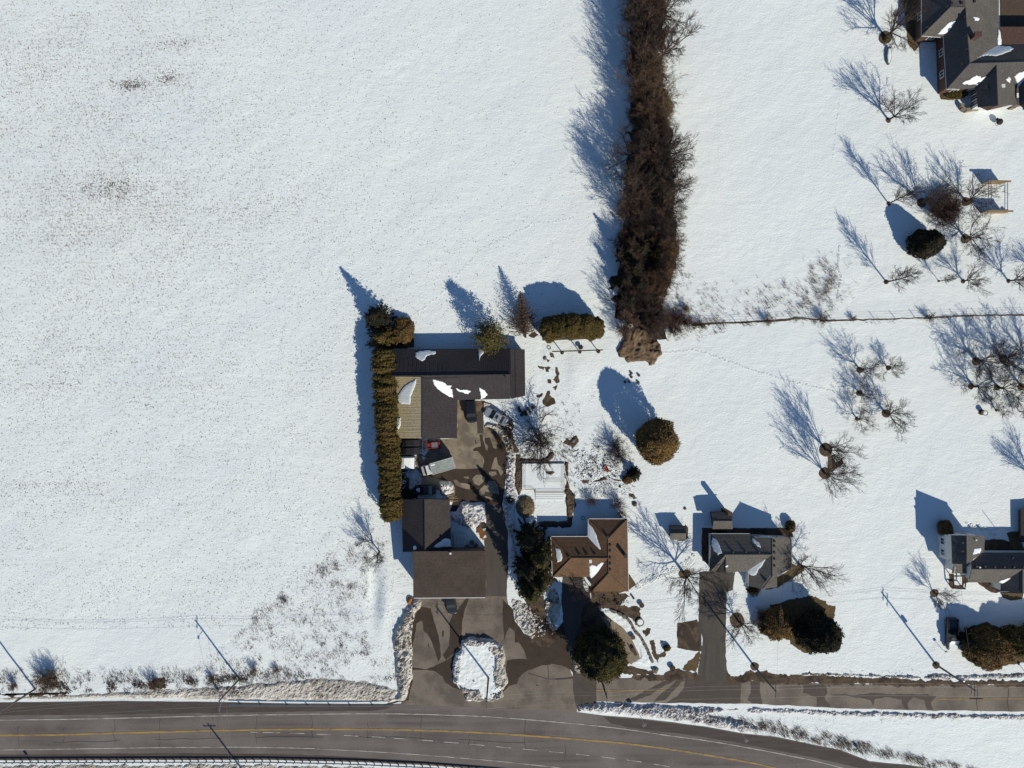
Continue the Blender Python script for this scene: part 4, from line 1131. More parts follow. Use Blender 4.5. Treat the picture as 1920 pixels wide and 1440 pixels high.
# ---- tall front garage
b = Building('garage', (842, 1077), 'tall front garage with one plain brown shingled roof plane', 'garage')
b.wall("778,1038 907,1037 908,1116 779,1117", 5.0, 'siding_brown')
b.windows(2, [0.18, 0.5, 0.82], 'white_trim', 0.0, 2.6, 3.0, True)
b.windows(3, [0.3, 0.7], z0=1.4, z1=2.4)
b.roof([('roof_brown', [(774, 1034, 6.1), (910, 1033, 6.1), (911, 1120, 5.0), (775, 1121, 5.0)])], 5.0, None, 'siding_brown')
b.pipe(845, 1037, 0.14, 0.4)
mb = MB(); c0 = P(776, 1121.3, 4.95) - b.org; c1 = P(910, 1120.3, 4.95) - b.org
mb.tube(c0, c1, 0.08, n=6); mb.build('gutter', M['white_trim'], b.root)

# ---- rust-roofed bungalow
b = Building('bungalow', (1115, 1045), 'bungalow with rust brown hip roof and dark ridge vents', 'house')
b.wall("1037,1009 1106,1009 1106,977 1173,977 1174,1104 1112,1104 1112,1079 1038,1079", 2.7, 'brick')
b.windows(6, [0.25, 0.7]); b.windows(4, [0.5], wid=2.0); b.windows(3, [0.3, 0.75]); b.windows(7, [0.5])
b.windows(0, [0.3, 0.75]); b.windows(2, [0.5])
r1 = (1140, 1010, 4.4); r2 = (1141, 1075, 4.4)
b.roof([('roof_rust', [(1103, 973, 2.7), (1176, 973, 2.7), r1]), ('roof_rust', [(1176, 973, 2.7), (1178, 1109, 2.7), r2, r1]),
        ('roof_rust', [(1178, 1109, 2.7), (1109, 1109, 2.7), r2]), ('roof_rust', [(1103, 973, 2.7), r1, r2, (1109, 1109, 2.7)]),
        ('roof_rust', [(1033, 1006, 2.7), (1104, 1006, 2.7), (1140, 1046.5, 4.42), (1071, 1046, 4.42)]),
        ('roof_rust', [(1036, 1082, 2.7), (1071, 1046, 4.42), (1140, 1046.5, 4.42), (1107, 1082, 2.7)]),
        ('roof_rust', [(1033, 1006, 2.7), (1071, 1046, 4.42), (1036, 1082, 2.7)])], 2.7, None, 'brick')
for p0, p1 in ((r1, r2), (r1, (1176, 973, 2.75)), ((1071, 1046, 4.42), (1140, 1046.5, 4.42)), ((1071, 1046, 4.42), (1036, 1082, 2.75)), (r2, (1109, 1109, 2.75)), (r2, (1178, 1109, 2.75)), ((1071, 1046, 4.42), (1033, 1006, 2.75)), (r1, (1103, 973, 2.75))):
    b.cap(p0, p1, 'roof_rust', 0.16)
for x, y in ((1067, 1044), (1087, 1040), (1101, 1040), (1116, 1040), (1144, 1022), (1144, 1033), (1144, 1046), (1144, 1057), (1144, 1068), (1139, 1006)):
    b.vent(x, y)
b.flue(1173, 1043, 2.5, 5.0, (0.45, 0.45), 'dark_metal')
mb = MB(); p, n = b.at(1107, 1052); mb.box((p.x, p.y, p.z + 0.05), (0.5, 0.7, 0.12)); mb.build('skylight', M['white_trim'], b.root)
for k, s in enumerate(["975,860 1010,890 1035,930 1060,990 1065,1010 1085,1060 1100,1125 1060,1115 1010,1085 950,1020 945,990 970,960", "640,1090 690,1120 722,1200 700,1240 670,1252 655,1180", "985,1290 1010,1275 1060,1285 1100,1250 1140,1245 1110,1290 1075,1350 1040,1430 1005,1430 985,1380"]):
    b.snow(Z5 + s, 0.16, 20 + k)

for p0, p1 in (((1032.6, 1006, 2.7), (1035.6, 1082, 2.7)), ((1033, 1005.6, 2.7), (1103, 1005.6, 2.7)), ((1102.6, 973, 2.7), (1102.6, 1004, 2.7)), ((1103, 972.6, 2.7), (1176, 972.6, 2.7)), ((1176.4, 973, 2.7), (1178.4, 1109, 2.7))):
    b.gutter(p0, p1)

# ---- grey shingled house
b = Building('house', (1410, 1045), 'grey shingled house with a dark lower extension on its north side', 'house')
b.wall("1336,1005 1480,1010 1480,1063 1453,1077 1453,1098 1406,1097 1406,1069 1336,1069", 2.75, 'siding')
b.windows(0, [0.3, 0.6, 0.85]); b.windows(1, [0.4, 0.8]); b.windows(4, [0.5], wid=1.8); b.windows(6, [0.5], 'siding_brown', 0, 2.3, 2.8, True); b.windows(7, [0.5])
R1 = (1448, 1008, 4.8); R2 = (1448, 1081, 4.8)
b.roof([('roof_grey', [R1, (1405, 1008, 2.9), (1403, 1099, 2.9), (1431, 1104, 3.9), R2]), ('roof_grey', [R1, (1484, 1007, 3.1), (1484, 1066, 3.1), (1457, 1080, 4.3), R2]),
        ('roof_grey', [(1332, 1001, 2.8), (1408, 1001, 2.8), (1448, 1040, 4.82), (1360, 1040, 4.82)]), ('roof_grey', [(1360, 1040, 4.82), (1448, 1040, 4.82), (1414, 1072, 2.85), (1331, 1072, 2.75)]),
        ('roof_grey', [(1332, 1001, 2.8), (1360, 1040, 4.82), (1331, 1072, 2.75)]),
        ('roof_grey', [(1344, 1073, 2.9), (1361, 1073, 4.1), (1361, 1044, 4.5)]), ('roof_grey', [(1361, 1073, 4.1), (1379, 1073, 2.9), (1361, 1044, 4.5)]),
        ('roof_grey', [(1431, 1081, 3.6), (1457, 1080, 3.6), (1457, 1101, 2.9), (1431, 1104, 2.9)])], 2.75, None, 'siding')
for p0, p1 in ((R1, R2), ((1360, 1040, 4.82), (1448, 1040, 4.82)), ((1361, 1073, 4.1), (1361, 1044, 4.5)), ((1360, 1040, 4.82), (1331, 1072, 2.8))):
    b.cap(p0, p1, 'roof_grey', 0.16)
for x, y in ((1374, 1035), (1398, 1035), (1423, 1036), (1452, 1015), (1452, 1024), (1452, 1036), (1452, 1048), (1452, 1061), (1436, 1088)):
    b.vent(x, y, 0.34)
for k, s in enumerate(["710,355 740,370 770,410 785,470 800,490 760,505 720,460 706,430", "1050,365 1080,370 1110,400 1132,445 1100,435 1065,400", "1165,535 1140,590 1100,640 1080,680 1035,680 1000,630 1010,600 1070,580 1120,550", "820,600 845,588 845,605 825,615"]):
    b.snow(ZG + s, 0.15, 30 + k)
for p0, p1 in (((1331.6, 1001, 2.75), (1330.6, 1072, 2.7)), ((1332, 1000.6, 2.75), (1405, 1000.6, 2.75)), ((1484.4, 1007, 3.05), (1484.4, 1066, 3.05)), ((1402.6, 1075, 2.85), (1402.6, 1099, 2.85))):
    b.gutter(p0, p1)
x = Building('extension', (1355, 976), 'low dark extension with a tan roof slope behind the grey house', 'extension')
x.wall("1338,964 1370,963 1371,990 1342,990", 2.5, 'siding_dark')
x.roof([('roof_slate', [(1334, 962, 2.5), (1373, 960, 2.5), (1373, 977, 3.3), (1338, 977, 3.3)]), ('roof_grey', [(1338, 977, 3.3), (1373, 977, 3.3), (1374, 992, 2.6), (1336, 992, 2.6)])], 2.5, None, 'siding_dark')
x.cap((1338, 977, 3.32), (1373, 977, 3.32), 'roof_grey', 0.14)
mb = MB(); c = P(1366, 962, 3.4) - x.org; mb.box((c.x, c.y, 2.2), (0.7, 0.7, 4.2)); mb.build('chimney', M['brick'], x.root)

# ---- little shed
b = Building('garden_shed', (1272, 998), 'tiny grey garden shed standing alone left of the grey house', 'shed')
b.wall("1259,988 1284,988 1284,1010 1259,1010", 1.9, 'siding_dark')
b.roof([('roof_slate', [(1257, 986, 1.9), (1287, 986, 1.9), (1287, 1000, 2.7), (1257, 1000, 2.7)]), ('roof_grey', [(1257, 1000, 2.7), (1287, 1000, 2.7), (1286, 1012, 1.9), (1257, 1012, 1.9)])], 1.9, None, 'siding_dark')  # north slope painted darker for its shade, south slope paler for the sun
b.windows(2, [0.5], 'wood', 0.0, 1.7, 0.9, True)
b.cap((1257, 1000, 2.72), (1287, 1000, 2.72), 'roof_grey', 0.12)

# ---- big house, top right
b = Building('house', (1850, 90), 'large charcoal shingled house with several gables and snow in its valleys', 'house')
b.wall("1774,60 1812,50 1990,50 1990,160 1778,163", 3.2, 'brick', 'wall')
b.windows(4, [0.3, 0.7]); b.windows(3, [0.9, 0.75])
b.wall("1733,-40 1873,-40 1873,80 1774,80 1774,64 1733,64", 3.0, 'brick', 'wall')
b.windows(5, [0.4, 0.8]); b.windows(4, [0.5])
b.wall("1837,150 1902,150 1903,194 1837,196", 3.2, 'siding', 'wall')
b.windows(3, [0.18, 0.42, 0.66, 0.88], z0=0.6, z1=2.8, wid=0.9)
b.windows(1, [0.18, 0.42, 0.66, 0.88], z0=0.6, z1=2.8, wid=0.9)
rs = 'roof_slate'  # slopes in paler grey below have the sunlight put into their colour
b.roof([(rs, [(1769, 70, 3.2), (1810, 14, 6.2), (1818, 119, 6.2), (1775, 167, 3.2)]), (rs, [(1775, 167, 3.2), (1818, 119, 6.2), (2010, 114, 6.2), (2010, 160, 3.2)]),
        ('roof_grey', [(1810, 14, 6.2), (1818, 119, 6.2), (1877, 84, 3.2), (1873, 52, 3.2)]), ('roof_grey', [(1810, 14, 6.2), (1873, 52, 3.2), (1873, -40, 3.2), (1810, -40, 6.2)]),
        (rs, [(1818, 119, 6.2), (2010, 114, 6.2), (2010, 80, 3.2), (1877, 84, 3.2)]),
        (rs, [(1728, -40, 3.0), (1728, 67, 3.0), (1783, 12, 6.2), (1783, -40, 6.2)]), ('roof_grey', [(1728, 67, 3.0), (1769, 70, 3.2), (1810, 14, 6.2), (1783, 12, 6.2)]),
        (rs, [(1783, -40, 6.2), (1783, 12, 6.2), (1810, 14, 6.2), (1810, -40, 6.2)]),
        (rs, [(1868, 122, 5.9), (1871, 198, 5.9), (1834, 201, 3.2), (1830, 162, 3.2)]), ('roof_grey', [(1868, 122, 5.9), (1906, 155, 3.2), (1907, 196, 3.2), (1871, 198, 5.9)]),
        (rs, [(1940, 122, 5.6), (1940, 196, 5.6), (1912, 197, 3.4), (1910, 150, 3.4)])], 3.1, None, 'brick')
for p0, p1 in (((1810, 14, 6.2), (1818, 119, 6.2)), ((1818, 119, 6.2), (2010, 114, 6.2)), ((1868, 122, 5.9), (1871, 198, 5.9)), ((1818, 119, 6.2), (1775, 167, 3.25)), ((1783, 12, 6.2), (1810, 14, 6.2)), ((1783, 12, 6.2), (1728, 67, 3.05))):
    b.cap(p0, p1, rs, 0.16)
for x_, y_ in ((1775, 13), (1784, 7), (1802, 6), (1826, 3), (1809, 69), (1811, 93), (1803, 121), (1807, 32), (1738, 52)):
    b.vent(x_, y_, 0.4)
mb = MB(); p, n = b.at(1853, 163); mb.box((p.x, p.y, p.z + 0.05), (1.3, 0.5, 0.14)); mb.build('skylight', M['dark_metal'], b.root)
mb = MB(); p, n = b.at(1880, 161); mb.box((p.x, p.y, p.z + 0.05), (0.8, 0.6, 0.14)); mb.build('skylight', M['white_trim'], b.root)
for p0, p1 in (((1768.6, 70, 3.15), (1774.6, 167, 3.15)), ((1727.6, -40, 2.95), (1727.6, 67, 2.95)), ((1728, 67.4, 2.95), (1768, 70.4, 3.1)), ((1775, 167.4, 3.15), (1832, 163.4, 3.15))):
    b.gutter(p0, p1)
b.flue(1834, 64, 3.0, 7.2, (1.1, 0.8), 'brick')
ZR = "z 1640 0 6.857 | "
for k, s in enumerate(["1050,258 1035,310 1000,360 920,430 880,440 810,440 850,390 930,310", "1265,215 1310,225 1350,245 1335,262 1285,262", "1590,360 1612,420 1628,520 1630,585 1580,575 1575,500", "1275,770 1340,680 1400,590 1440,535 1510,540 1570,570 1640,590 1740,600 1790,625 1740,660 1640,700 1560,720 1440,710 1380,720",
                       "1115,1075 1160,1045 1220,1030 1250,1000 1300,972 1350,985 1365,1000 1442,975 1420,1020 1370,1060 1320,1100 1280,1090 1200,1085", "1690,1020 1710,985 1740,980 1750,1020 1735,1070 1710,1050", "1800,985 1850,940 1920,915 1960,960 1940,1060 1890,1200 1850,1160"]):
    b.snow(ZR + s, 0.16, 40 + k, 0.09)

# ---- house at the right edge with white siding
b = Building('house', (1850, 1050), 'charcoal roofed house with white siding beside the parked pickup drive', 'house')
b.wall("1786,1007 1843,1008 1843,1034 1820,1055 1788,1055", 4.6, 'siding')
b.windows(4, [0.25, 0.7], z0=1.0, z1=2.1); b.windows(0, [0.3, 0.7])
b.wall("1824,1040 2000,1040 2000,1088 1824,1088", 3.4, 'siding')
b.windows(2, [0.6, 0.75, 0.9])
b.wall("1790,1050 1816,1050 1814,1071 1789,1071", 3.0, 'siding')
b.windows(2, [0.5], 'siding_brown', 0.2, 2.3, 1.0, True)
b.wall("1880,1085 1950,1085 1950,1108 1880,1108", 3.3, 'siding')
b.windows(2, [0.3, 0.8])
b.roof([('roof_slate', [(1784, 1004, 4.6), (1812, 1004, 6.2), (1812, 1058, 6.2), (1786, 1057, 4.6)]), ('roof_grey', [(1812, 1004, 6.2), (1846, 1005, 4.6), (1845, 1034, 4.6), (1812, 1058, 6.2)]),  # shaded slopes take charcoal, sunlit ones grey: the light is in the colour
        ('roof_grey', [(1790, 1057, 3.9), (1818, 1057, 3.9), (1814, 1075, 3.0), (1785, 1075, 3.0)]),
        ('roof_slate', [(1822, 1036, 3.4), (2010, 1036, 3.4), (2010, 1067, 5.4), (1822, 1067, 5.4)]), ('roof_grey', [(1822, 1067, 5.4), (2010, 1067, 5.4), (2010, 1092, 3.4), (1816, 1092, 3.4)]),
        ('roof_slate', [(1917, 1068, 5.3), (1917, 1113, 5.3), (1876, 1112, 3.3), (1878, 1090, 3.3)]), ('roof_grey', [(1917, 1068, 5.3), (1955, 1090, 3.3), (1955, 1112, 3.3), (1917, 1113, 5.3)])], 3.4, None, 'siding')
for p0, p1 in (((1812, 1004, 6.2), (1812, 1058, 6.2)), ((1822, 1067, 5.4), (2010, 1067, 5.4)), ((1917, 1068, 5.3), (1917, 1113, 5.3))):
    b.cap(p0, p1, 'roof_slate', 0.16)
for x_, y_ in ((1804, 1017), (1804, 1033), (1830, 1062), (1846, 1062), (1864, 1063), (1882, 1063), (1900, 1063), (1918, 1063), (1898, 1046)):
    b.vent(x_, y_, 0.36)
for x_, y_ in ((1828, 1012), (1835, 1063), (1814, 1067)):
    b.pipe(x_, y_, 0.1, 0.35)
ZB = "z 1640 930 6.857 | "
b.snow(ZB + "1275,675 1360,665 1370,690 1350,735 1255,760 1262,720", 0.15, 50)
b.snow(ZB + "1755,1035 1740,1065 1690,1110 1640,1135 1600,1105 1620,1085", 0.15, 51)
b = Building('garage', (1935, 985), 'flat dark roof cut by the right edge above the white sided house', 'garage')
b.wall("1918,958 1975,958 1975,1013 1918,1013", 1.2, 'siding_dark')
b.roof([('roof_dark', [(1914, 953, 1.2), (1980, 953, 1.5), (1980, 1017, 1.5), (1914, 1017, 1.2)])], 1.2, None, 'siding_dark')

# ================================================================== TREES
def seg_mesh(name, segs, mat, n=3):
    S = np.array(segs, float)            # x0 y0 z0 x1 y1 z1 r0 r1
    p0 = S[:, 0:3]; p1 = S[:, 3:6]; r0 = S[:, 6]; r1 = S[:, 7]
    d = p1 - p0
    d /= np.linalg.norm(d, axis=1)[:, None] + 1e-9
    ref = np.where(np.abs(d[:, 2:3]) > 0.9, np.array([[1.0, 0, 0]]), np.array([[0, 0, 1.0]]))
    a = np.cross(d, ref); a /= np.linalg.norm(a, axis=1)[:, None] + 1e-9
    b = np.cross(d, a)
    m = len(S)
    V = np.empty((m, 2 * n, 3))
    for i in range(n):
        t = 2 * np.pi * i / n
        o = a * np.cos(t) + b * np.sin(t)
        V[:, i] = p0 + o * r0[:, None]
        V[:, n + i] = p1 + o * r1[:, None]
    base = (np.arange(m) * 2 * n)[:, None]
    F = []
    for i in range(n):
        j = (i + 1) % n
        F.append(np.concatenate([base + i, base + j, base + n + j, base + n + i], 1))
    return np_mesh(name, V.reshape(-1, 3), np.concatenate(F), mat)

def grow(rng, p, d, L, r, depth, out, kids, up=0.15, wander=0.22, spread=(0.5, 0.95), shrink=0.62, rmin=0.012, nseg=3, start=0.25):
    d = Vector(d).normalized()
    pts = [Vector(p)]; dirs = []
    q = Vector(p)
    rr = r
    for k in range(nseg):
        d = (d + Vector((rng.gauss(0, wander), rng.gauss(0, wander), rng.gauss(0, wander) + up))).normalized()
        q2 = q + d * (L / nseg)
        r2 = max(rmin * 0.6, r * (1 - 0.55 * (k + 1) / nseg))
        out.append((q.x, q.y, q.z, q2.x, q2.y, q2.z, rr, r2))
        q = q2; rr = r2
        pts.append(q); dirs.append(d)
    if depth <= 0: return
    n = kids[0]
    n = n + rng.choice((-1, 0, 0, 1)) if n > 2 else n
    for i in range(n):
        t = start + (1 - start) * (i + rng.uniform(0.2, 0.9)) / n
        f = min(t * nseg, nseg - 0.001); k = int(f)
        o = pts[k].lerp(pts[k + 1], f - k)
        dd = dirs[k]
        az = rng.uniform(0, 2 * math.pi)
        perp = dd.orthogonal().normalized(); perp2 = dd.cross(perp)
        an = rng.uniform(*spread)
        cd = dd * math.cos(an) + (perp * math.cos(az) + perp2 * math.sin(az)) * math.sin(an)
        grow(rng, o, cd, L * shrink * rng.uniform(0.7, 1.15) * (1.15 - 0.35 * t), max(rmin, rr * 0.0 + r * 0.5 * (1 - 0.4 * t)), depth - 1, out, kids[1:], up, wander * 1.1, spread, shrink, rmin, 3 if depth > 1 else 2, 0.2)

def bare_template(kind, seed, mat='twig'):
    rng = random.Random(seed)
    trunk = []; crown = []
    if kind == 'spread':                       # height about 8, width about 7
        trunk.append((0, 0, -0.3, 0.05, 0.03, 1.9, 0.20, 0.15))
        n = 8
        for i in range(n):
            az = 2 * math.pi * (i + rng.uniform(-.3, .3)) / n
            tilt = rng.uniform(0.35, 1.05) if i else 0.1
            d = (math.cos(az) * math.sin(tilt), math.sin(az) * math.sin(tilt), math.cos(tilt))
            grow(rng, (0.05, 0.03, rng.uniform(1.3, 1.95)), d, rng.uniform(3.8, 4.8), 0.09, 3, crown, [8, 7, 4], 0.06, 0.085, (0.35, 0.85), 0.50, 0.014)
    elif kind == 'vase':                       # height about 9, narrow ascending limbs
        trunk.append((0, 0, -0.3, 0, 0, 0.9, 0.22, 0.18))
        for i in range(7):
            az = 2 * math.pi * (i + rng.uniform(-.3, .3)) / 7
            tilt = rng.uniform(0.12, 0.48)
            d = (math.cos(az) * math.sin(tilt), math.sin(az) * math.sin(tilt), math.cos(tilt))
            grow(rng, (0, 0, 0.7), d, rng.uniform(5.5, 6.8), 0.075, 3, crown, [11, 7, 4], 0.08, 0.07, (0.3, 0.8), 0.42, 0.013)
    elif kind == 'leader':                     # height about 9, one stem with short side branches
        grow(rng, (0, 0, -0.3), (0, 0, 1), 8.6, 0.13, 0, trunk, [], 0.05, 0.02, nseg=5)
        for i in range(40):
            z = 1.8 + 6.8 * (i / 40)
            az = rng.uniform(0, 6.28)
            L = (2.8 - 1.7 * abs(i / 40 - 0.25)) * rng.uniform(0.6, 1.1)
            tilt = rng.uniform(0.5, 0.9)
            d = (math.cos(az) * math.sin(tilt), math.sin(az) * math.sin(tilt), math.cos(tilt))
            grow(rng, (0, 0, z), d, L, 0.035, 2, crown, [7, 5], 0.14, 0.10, (0.35, 0.75), 0.5, 0.014)
    elif kind == 'apple':                      # height about 5, width about 7
        trunk.append((0, 0, -0.3, 0.05, 0.0, 1.1, 0.20, 0.17))
        for i in range(9):
            az = 2 * math.pi * (i + rng.uniform(-.3, .3)) / 9
            tilt = rng.uniform(0.6, 1.2) if i < 7 else 0.3
            d = (math.cos(az) * math.sin(tilt), math.sin(az) * math.sin(tilt), math.cos(tilt))
            grow(rng, (0.05, 0, 1.0), d, rng.uniform(2.8, 3.7), 0.065, 3, crown, [8, 6, 5], 0.06, 0.13, (0.4, 0.9), 0.50, 0.012)
    elif kind == 'shrub':                      # height about 2.5, width about 3
        for i in range(26):
            az = rng.uniform(0, 6.28); tilt = rng.uniform(0.05, 1.0)
            d = (math.cos(az) * math.sin(tilt), math.sin(az) * math.sin(tilt), math.cos(tilt))
            grow(rng, (rng.gauss(0, .15), rng.gauss(0, .15), -0.1), d, rng.uniform(1.3, 2.2), 0.028, 2, crown, [7, 5], 0.08, 0.18, (0.4, 0.9), 0.5, 0.012)
    c = seg_mesh('crown', crown, M[mat])
    t = seg_mesh('trunk', trunk, M['bark'], 6) if trunk else None
    return t, c

TEMPL = {}
for kind, seeds, mat in (('spread', (1, 2, 3, 4), 'twig'), ('vase', (11, 12, 13), 'twig'), ('leader', (21, 22, 23), 'twig'), ('apple', (31, 32, 33, 34), 'twig'), ('shrub', (41, 42, 43), 'twig'),
                         ('spread_b', (51, 52, 53), 'twig_brown'), ('vase_b', (61, 62), 'twig_brown'), ('shrub_b', (71, 72, 73), 'twig_brown'), ('shrub_r', (81, 82), 'twig_red')):
    TEMPL[kind] = [bare_template(kind.split('_')[0], s, mat) for s in seeds]
TH = {'spread': 7.6, 'vase': 8.6, 'leader': 8.8, 'apple': 4.6, 'shrub': 2.3}
_count = {}
def tree(kind, px, py, h, label, name='bare_tree', cat='tree', group=None, wide=1.0, rot=None, tilt=None):
    if cat == 'tree' and group != 'bare trees of the windbreak': wide *= 1.12
    i = _count.get(kind, 0); _count[kind] = i + 1
    t, c = TEMPL[kind][i % len(TEMPL[kind])]
    k = h / TH[kind.split('_')[0]]
    r = thing(name, P(px, py, 0), label, cat, group, random.uniform(0, 6.28) if rot is None else rot)
    r.scale = (k * wide, k * wide, k)
    if tilt: r.rotation_euler = tilt
    if t is not None: link_mesh('trunk', t, r)
    link_mesh('crown' if name != 'shrub' else 'branches', c, r)
    return r

# ---- foliage built from small leaf-sized faces
def cards(P0, nrm, size, rng, flat=0.5, asp=2.2):
    """one pointed leaf spray per point, roughly facing along nrm"""
    m = len(P0)
    rnd = rng.normal(0, 1, (m, 3))
    n = nrm + rnd * flat
    n /= np.linalg.norm(n, axis=1)[:, None] + 1e-9
    t = np.cross(n, rng.normal(0, 1, (m, 3))); t /= np.linalg.norm(t, axis=1)[:, None] + 1e-9
    b = np.cross(n, t)
    s = size * rng.uniform(0.6, 1.4, m)[:, None]
    V = np.empty((m, 4, 3))
    V[:, 0] = P0 - t * s * asp * 0.5
    V[:, 1] = P0 + b * s * 0.5 + t * s * 0.1
    V[:, 2] = P0 + t * s * asp * 0.5 + n * s * 0.3
    V[:, 3] = P0 - b * s * 0.5 + t * s * 0.1
    return V

def cedar_mesh(rx, ry, h, n, seed, mat, size=0.2, top=0.55, blunt=1.0, lump=0.14):
    """dense rounded crown: leaf sprays over a lumpy column, round a dark core added to block light"""
    rng = np.random.default_rng(seed)
    u = rng.random(n); az = rng.uniform(0, 2 * np.pi, n)
    z = h * (0.03 + 0.97 * u ** 0.75)
    k = z / h
    prof = np.where(k < top, 0.86 + 0.14 * k / top, np.sqrt(np.clip(1 - ((k - top) / (1.0 - top)) ** (2.0 * blunt), 0, 1)))
    capn = int(n * 0.35)                        # extra sprays over the top
    a2 = rng.uniform(0, 2 * np.pi, capn); q = np.sqrt(rng.random(capn))
    kk = top + (1 - top) * np.clip(1 - q ** 2, 0, 1) ** (0.5 / blunt)
    az = np.concatenate([az, a2]); k = np.concatenate([k, kk]); prof = np.concatenate([prof, q])
    lumps = 1 + lump * (2 * fbm(az * 2.2 + seed, k * h * 0.9, 1.0, 3, seed) - 1) * 2
    depth = 1 - 0.22 * rng.random(len(az)) ** 2
    R = prof * lumps * depth + np.where(rng.random(len(az)) < 0.12, rng.random(len(az)) * 0.10, 0)
    X = np.cos(az) * R * rx; Y = np.sin(az) * R * ry; Z = k * h * (0.92 + 0.08 * depth) + (lumps - 1) * 0.8
    nr = np.stack([np.cos(az) * 0.7, np.sin(az) * 0.7, 0.5 + k * 0.8], 1)
    V = cards(np.stack([X, Y, Z], 1), nr, size, rng, 0.75)
    fol = np_mesh('foliage', V.reshape(-1, 3), np.arange(len(V) * 4).reshape(-1, 4), M[mat])
    mb = MB(); mb.blob((0, 0, h * 0.47), 1.0, seed, 3, 0.10, (rx * 0.78, ry * 0.78, h * 0.45))  # solid dark core added inside the crown to block light
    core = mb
    return fol, core

def evergreen(px, py, rx, ry, h, label, seed, mat='cedar', name='cedar_tree', cat='tree', n=6000, size=0.2, top=0.55, blunt=1.0, group=None, lump=0.14, trunk=True, airy=False):
    if name in ('cedar_tree', 'juniper', 'bush'): n = int(n * 1.6); size *= 0.75
    r = thing(name, P(px, py, 0), label, cat, group)
    fol, core = cedar_mesh(rx, ry, h, n, seed, mat, size, top, blunt, lump)
    link_mesh('crown', fol, r)
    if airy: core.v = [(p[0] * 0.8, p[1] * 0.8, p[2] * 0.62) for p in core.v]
    core.build('light_block_core', M['core'], r)
    if trunk:
        mb = MB(); mb.tube((0, 0, -0.3), (0, 0, h * 0.5), 0.16, 0.10, 8); mb.build('trunk', M['bark'], r)
    return r

def spruce_mesh(R, h, seed, mat, levels=22, per=9, droop=0.25, size=0.2, irregular=0.25):
    rng = np.random.default_rng(seed)
    pts = []; nrm = []; segs = []
    for l in range(levels):
        k = l / (levels - 1)
        z = h * (0.05 + 0.93 * k)
        rl = R * (1 - k) ** 0.85 + 0.12
        cnt = max(4, int(per * (1 - 0.45 * k)))
        a0 = rng.uniform(0, 6.28)
        for i in range(cnt):
            az = a0 + 2 * np.pi * (i + rng.uniform(-.3, .3)) / cnt
            L = rl * (1 + rng.uniform(-irregular, irregular * 0.6))
            m = max(3, int(L / 0.16))
            t = (np.arange(m) + rng.random(m)) / m
            for side in range(3):
                off = rng.normal(0, 0.16, m) * (0.4 + 1.2 * (1 - t)) * min(1, L)
                x = np.cos(az) * L * t - np.sin(az) * off
                y = np.sin(az) * L * t + np.cos(az) * off
                zz = z - droop * L * t ** 1.3 + 0.16 * L * t ** 3 + rng.normal(0, 0.05, m)
                pts.append(np.stack([x, y, zz], 1))
                nn = np.tile(np.array([np.cos(az) * 0.8, np.sin(az) * 0.8, 0.75]), (m, 1))
                nrm.append(nn)
            segs.append((0, 0, z, np.cos(az) * L * 0.9, np.sin(az) * L * 0.9, z - droop * L * 0.8, 0.03, 0.01))
    Pn = np.concatenate(pts); Nn = np.concatenate(nrm)
    V = cards(Pn, Nn, size, rng, 0.45, 2.4)
    fol = np_mesh('foliage', V.reshape(-1, 3), np.arange(len(V) * 4).reshape(-1, 4), M[mat])
    br = seg_mesh('branches', segs, M['bark'])
    return fol, br

def spruce(px, py, R, h, label, seed, mat='spruce', name='spruce_tree', group=None, **kw):
    r = thing(name, P(px, py, 0), label, 'tree', group)
    fol, br = spruce_mesh(R, h, seed, mat, **kw)
    link_mesh('crown', fol, r); link_mesh('branches', br, r)
    mb = MB(); mb.tube((0, 0, -0.3), (0, 0, h * 0.98), 0.2, 0.03, 8); mb.build('trunk', M['bark'], r)
    return r

# ---- the windbreak
rng = random.Random(77)
for k, (x, y, h) in enumerate(((1238, 150, 3.4), (1242, 168, 3.2), (1236, 186, 3.5), (1244, 205, 3.4), (1240, 224, 3.6), (1248, 242, 3.6), (1252, 262, 3.2), (1256, 445, 3.0), (1262, 462, 3.4), (1250, 480, 3.6), (1258, 498, 3.2), (1246, 515, 3.4), (1250, 532, 3.0), (1240, 552, 2.8), (1236, 585, 3.2), (1240, 604, 3.0), (1230, 618, 2.8))):
    x -= 13 if y < 270 else 5
    r_ = thing('shrub', P(x, y, 0), 'dense sunlit brown bush along the right side of the windbreak', 'shrub', 'sunlit bushes on the right side of the windbreak', random.uniform(0, 6))
    r_.scale = (h / 2.3 * 1.1, h / 2.3 * 1.1, h / 2.3)
    link_mesh('branches', TEMPL['shrub_b'][k % 3][1], r_)
    q_ = r_.copy(); COL.objects.link(q_); q_.location = r_.location + Vector((-0.6, 0.5, 0)); q_.rotation_euler = (0, 0, random.uniform(0, 6)); link_mesh('branches', TEMPL['shrub_b'][(k + 1) % 3][1], q_)
belt = []
y = -75
while y < 640:
    e0 = np.interp(y, [-80, 130, 300, 400, 640], [1194, 1190, 1182, 1168, 1165])
    e1 = np.interp(y, [-80, 200, 260, 330, 480, 560, 640], [1222, 1224, 1236, 1250, 1252, 1236, 1228])
    belt.append((rng.uniform(e0 - 2, (e0 + e1) / 2), y + rng.uniform(-6, 6)))
    belt.append((rng.uniform((e0 + e1) / 2, e1), y + 8 + rng.uniform(-6, 6)))
    y += 27
for k, (x, y) in enumerate(belt):
    if y > 622: continue
    kind = rng.choice(('spread_b', 'vase_b', 'spread', 'spread', 'vase_b', 'vase'))
    hgt = rng.uniform(6.5, 11.0) if y < 430 else rng.uniform(4.5, 7.0)
    tree(kind, x, y, hgt, 'bare brown tree packed into the dense windbreak strip', group='bare trees of the windbreak', wide=rng.uniform(0.85, 1.15))
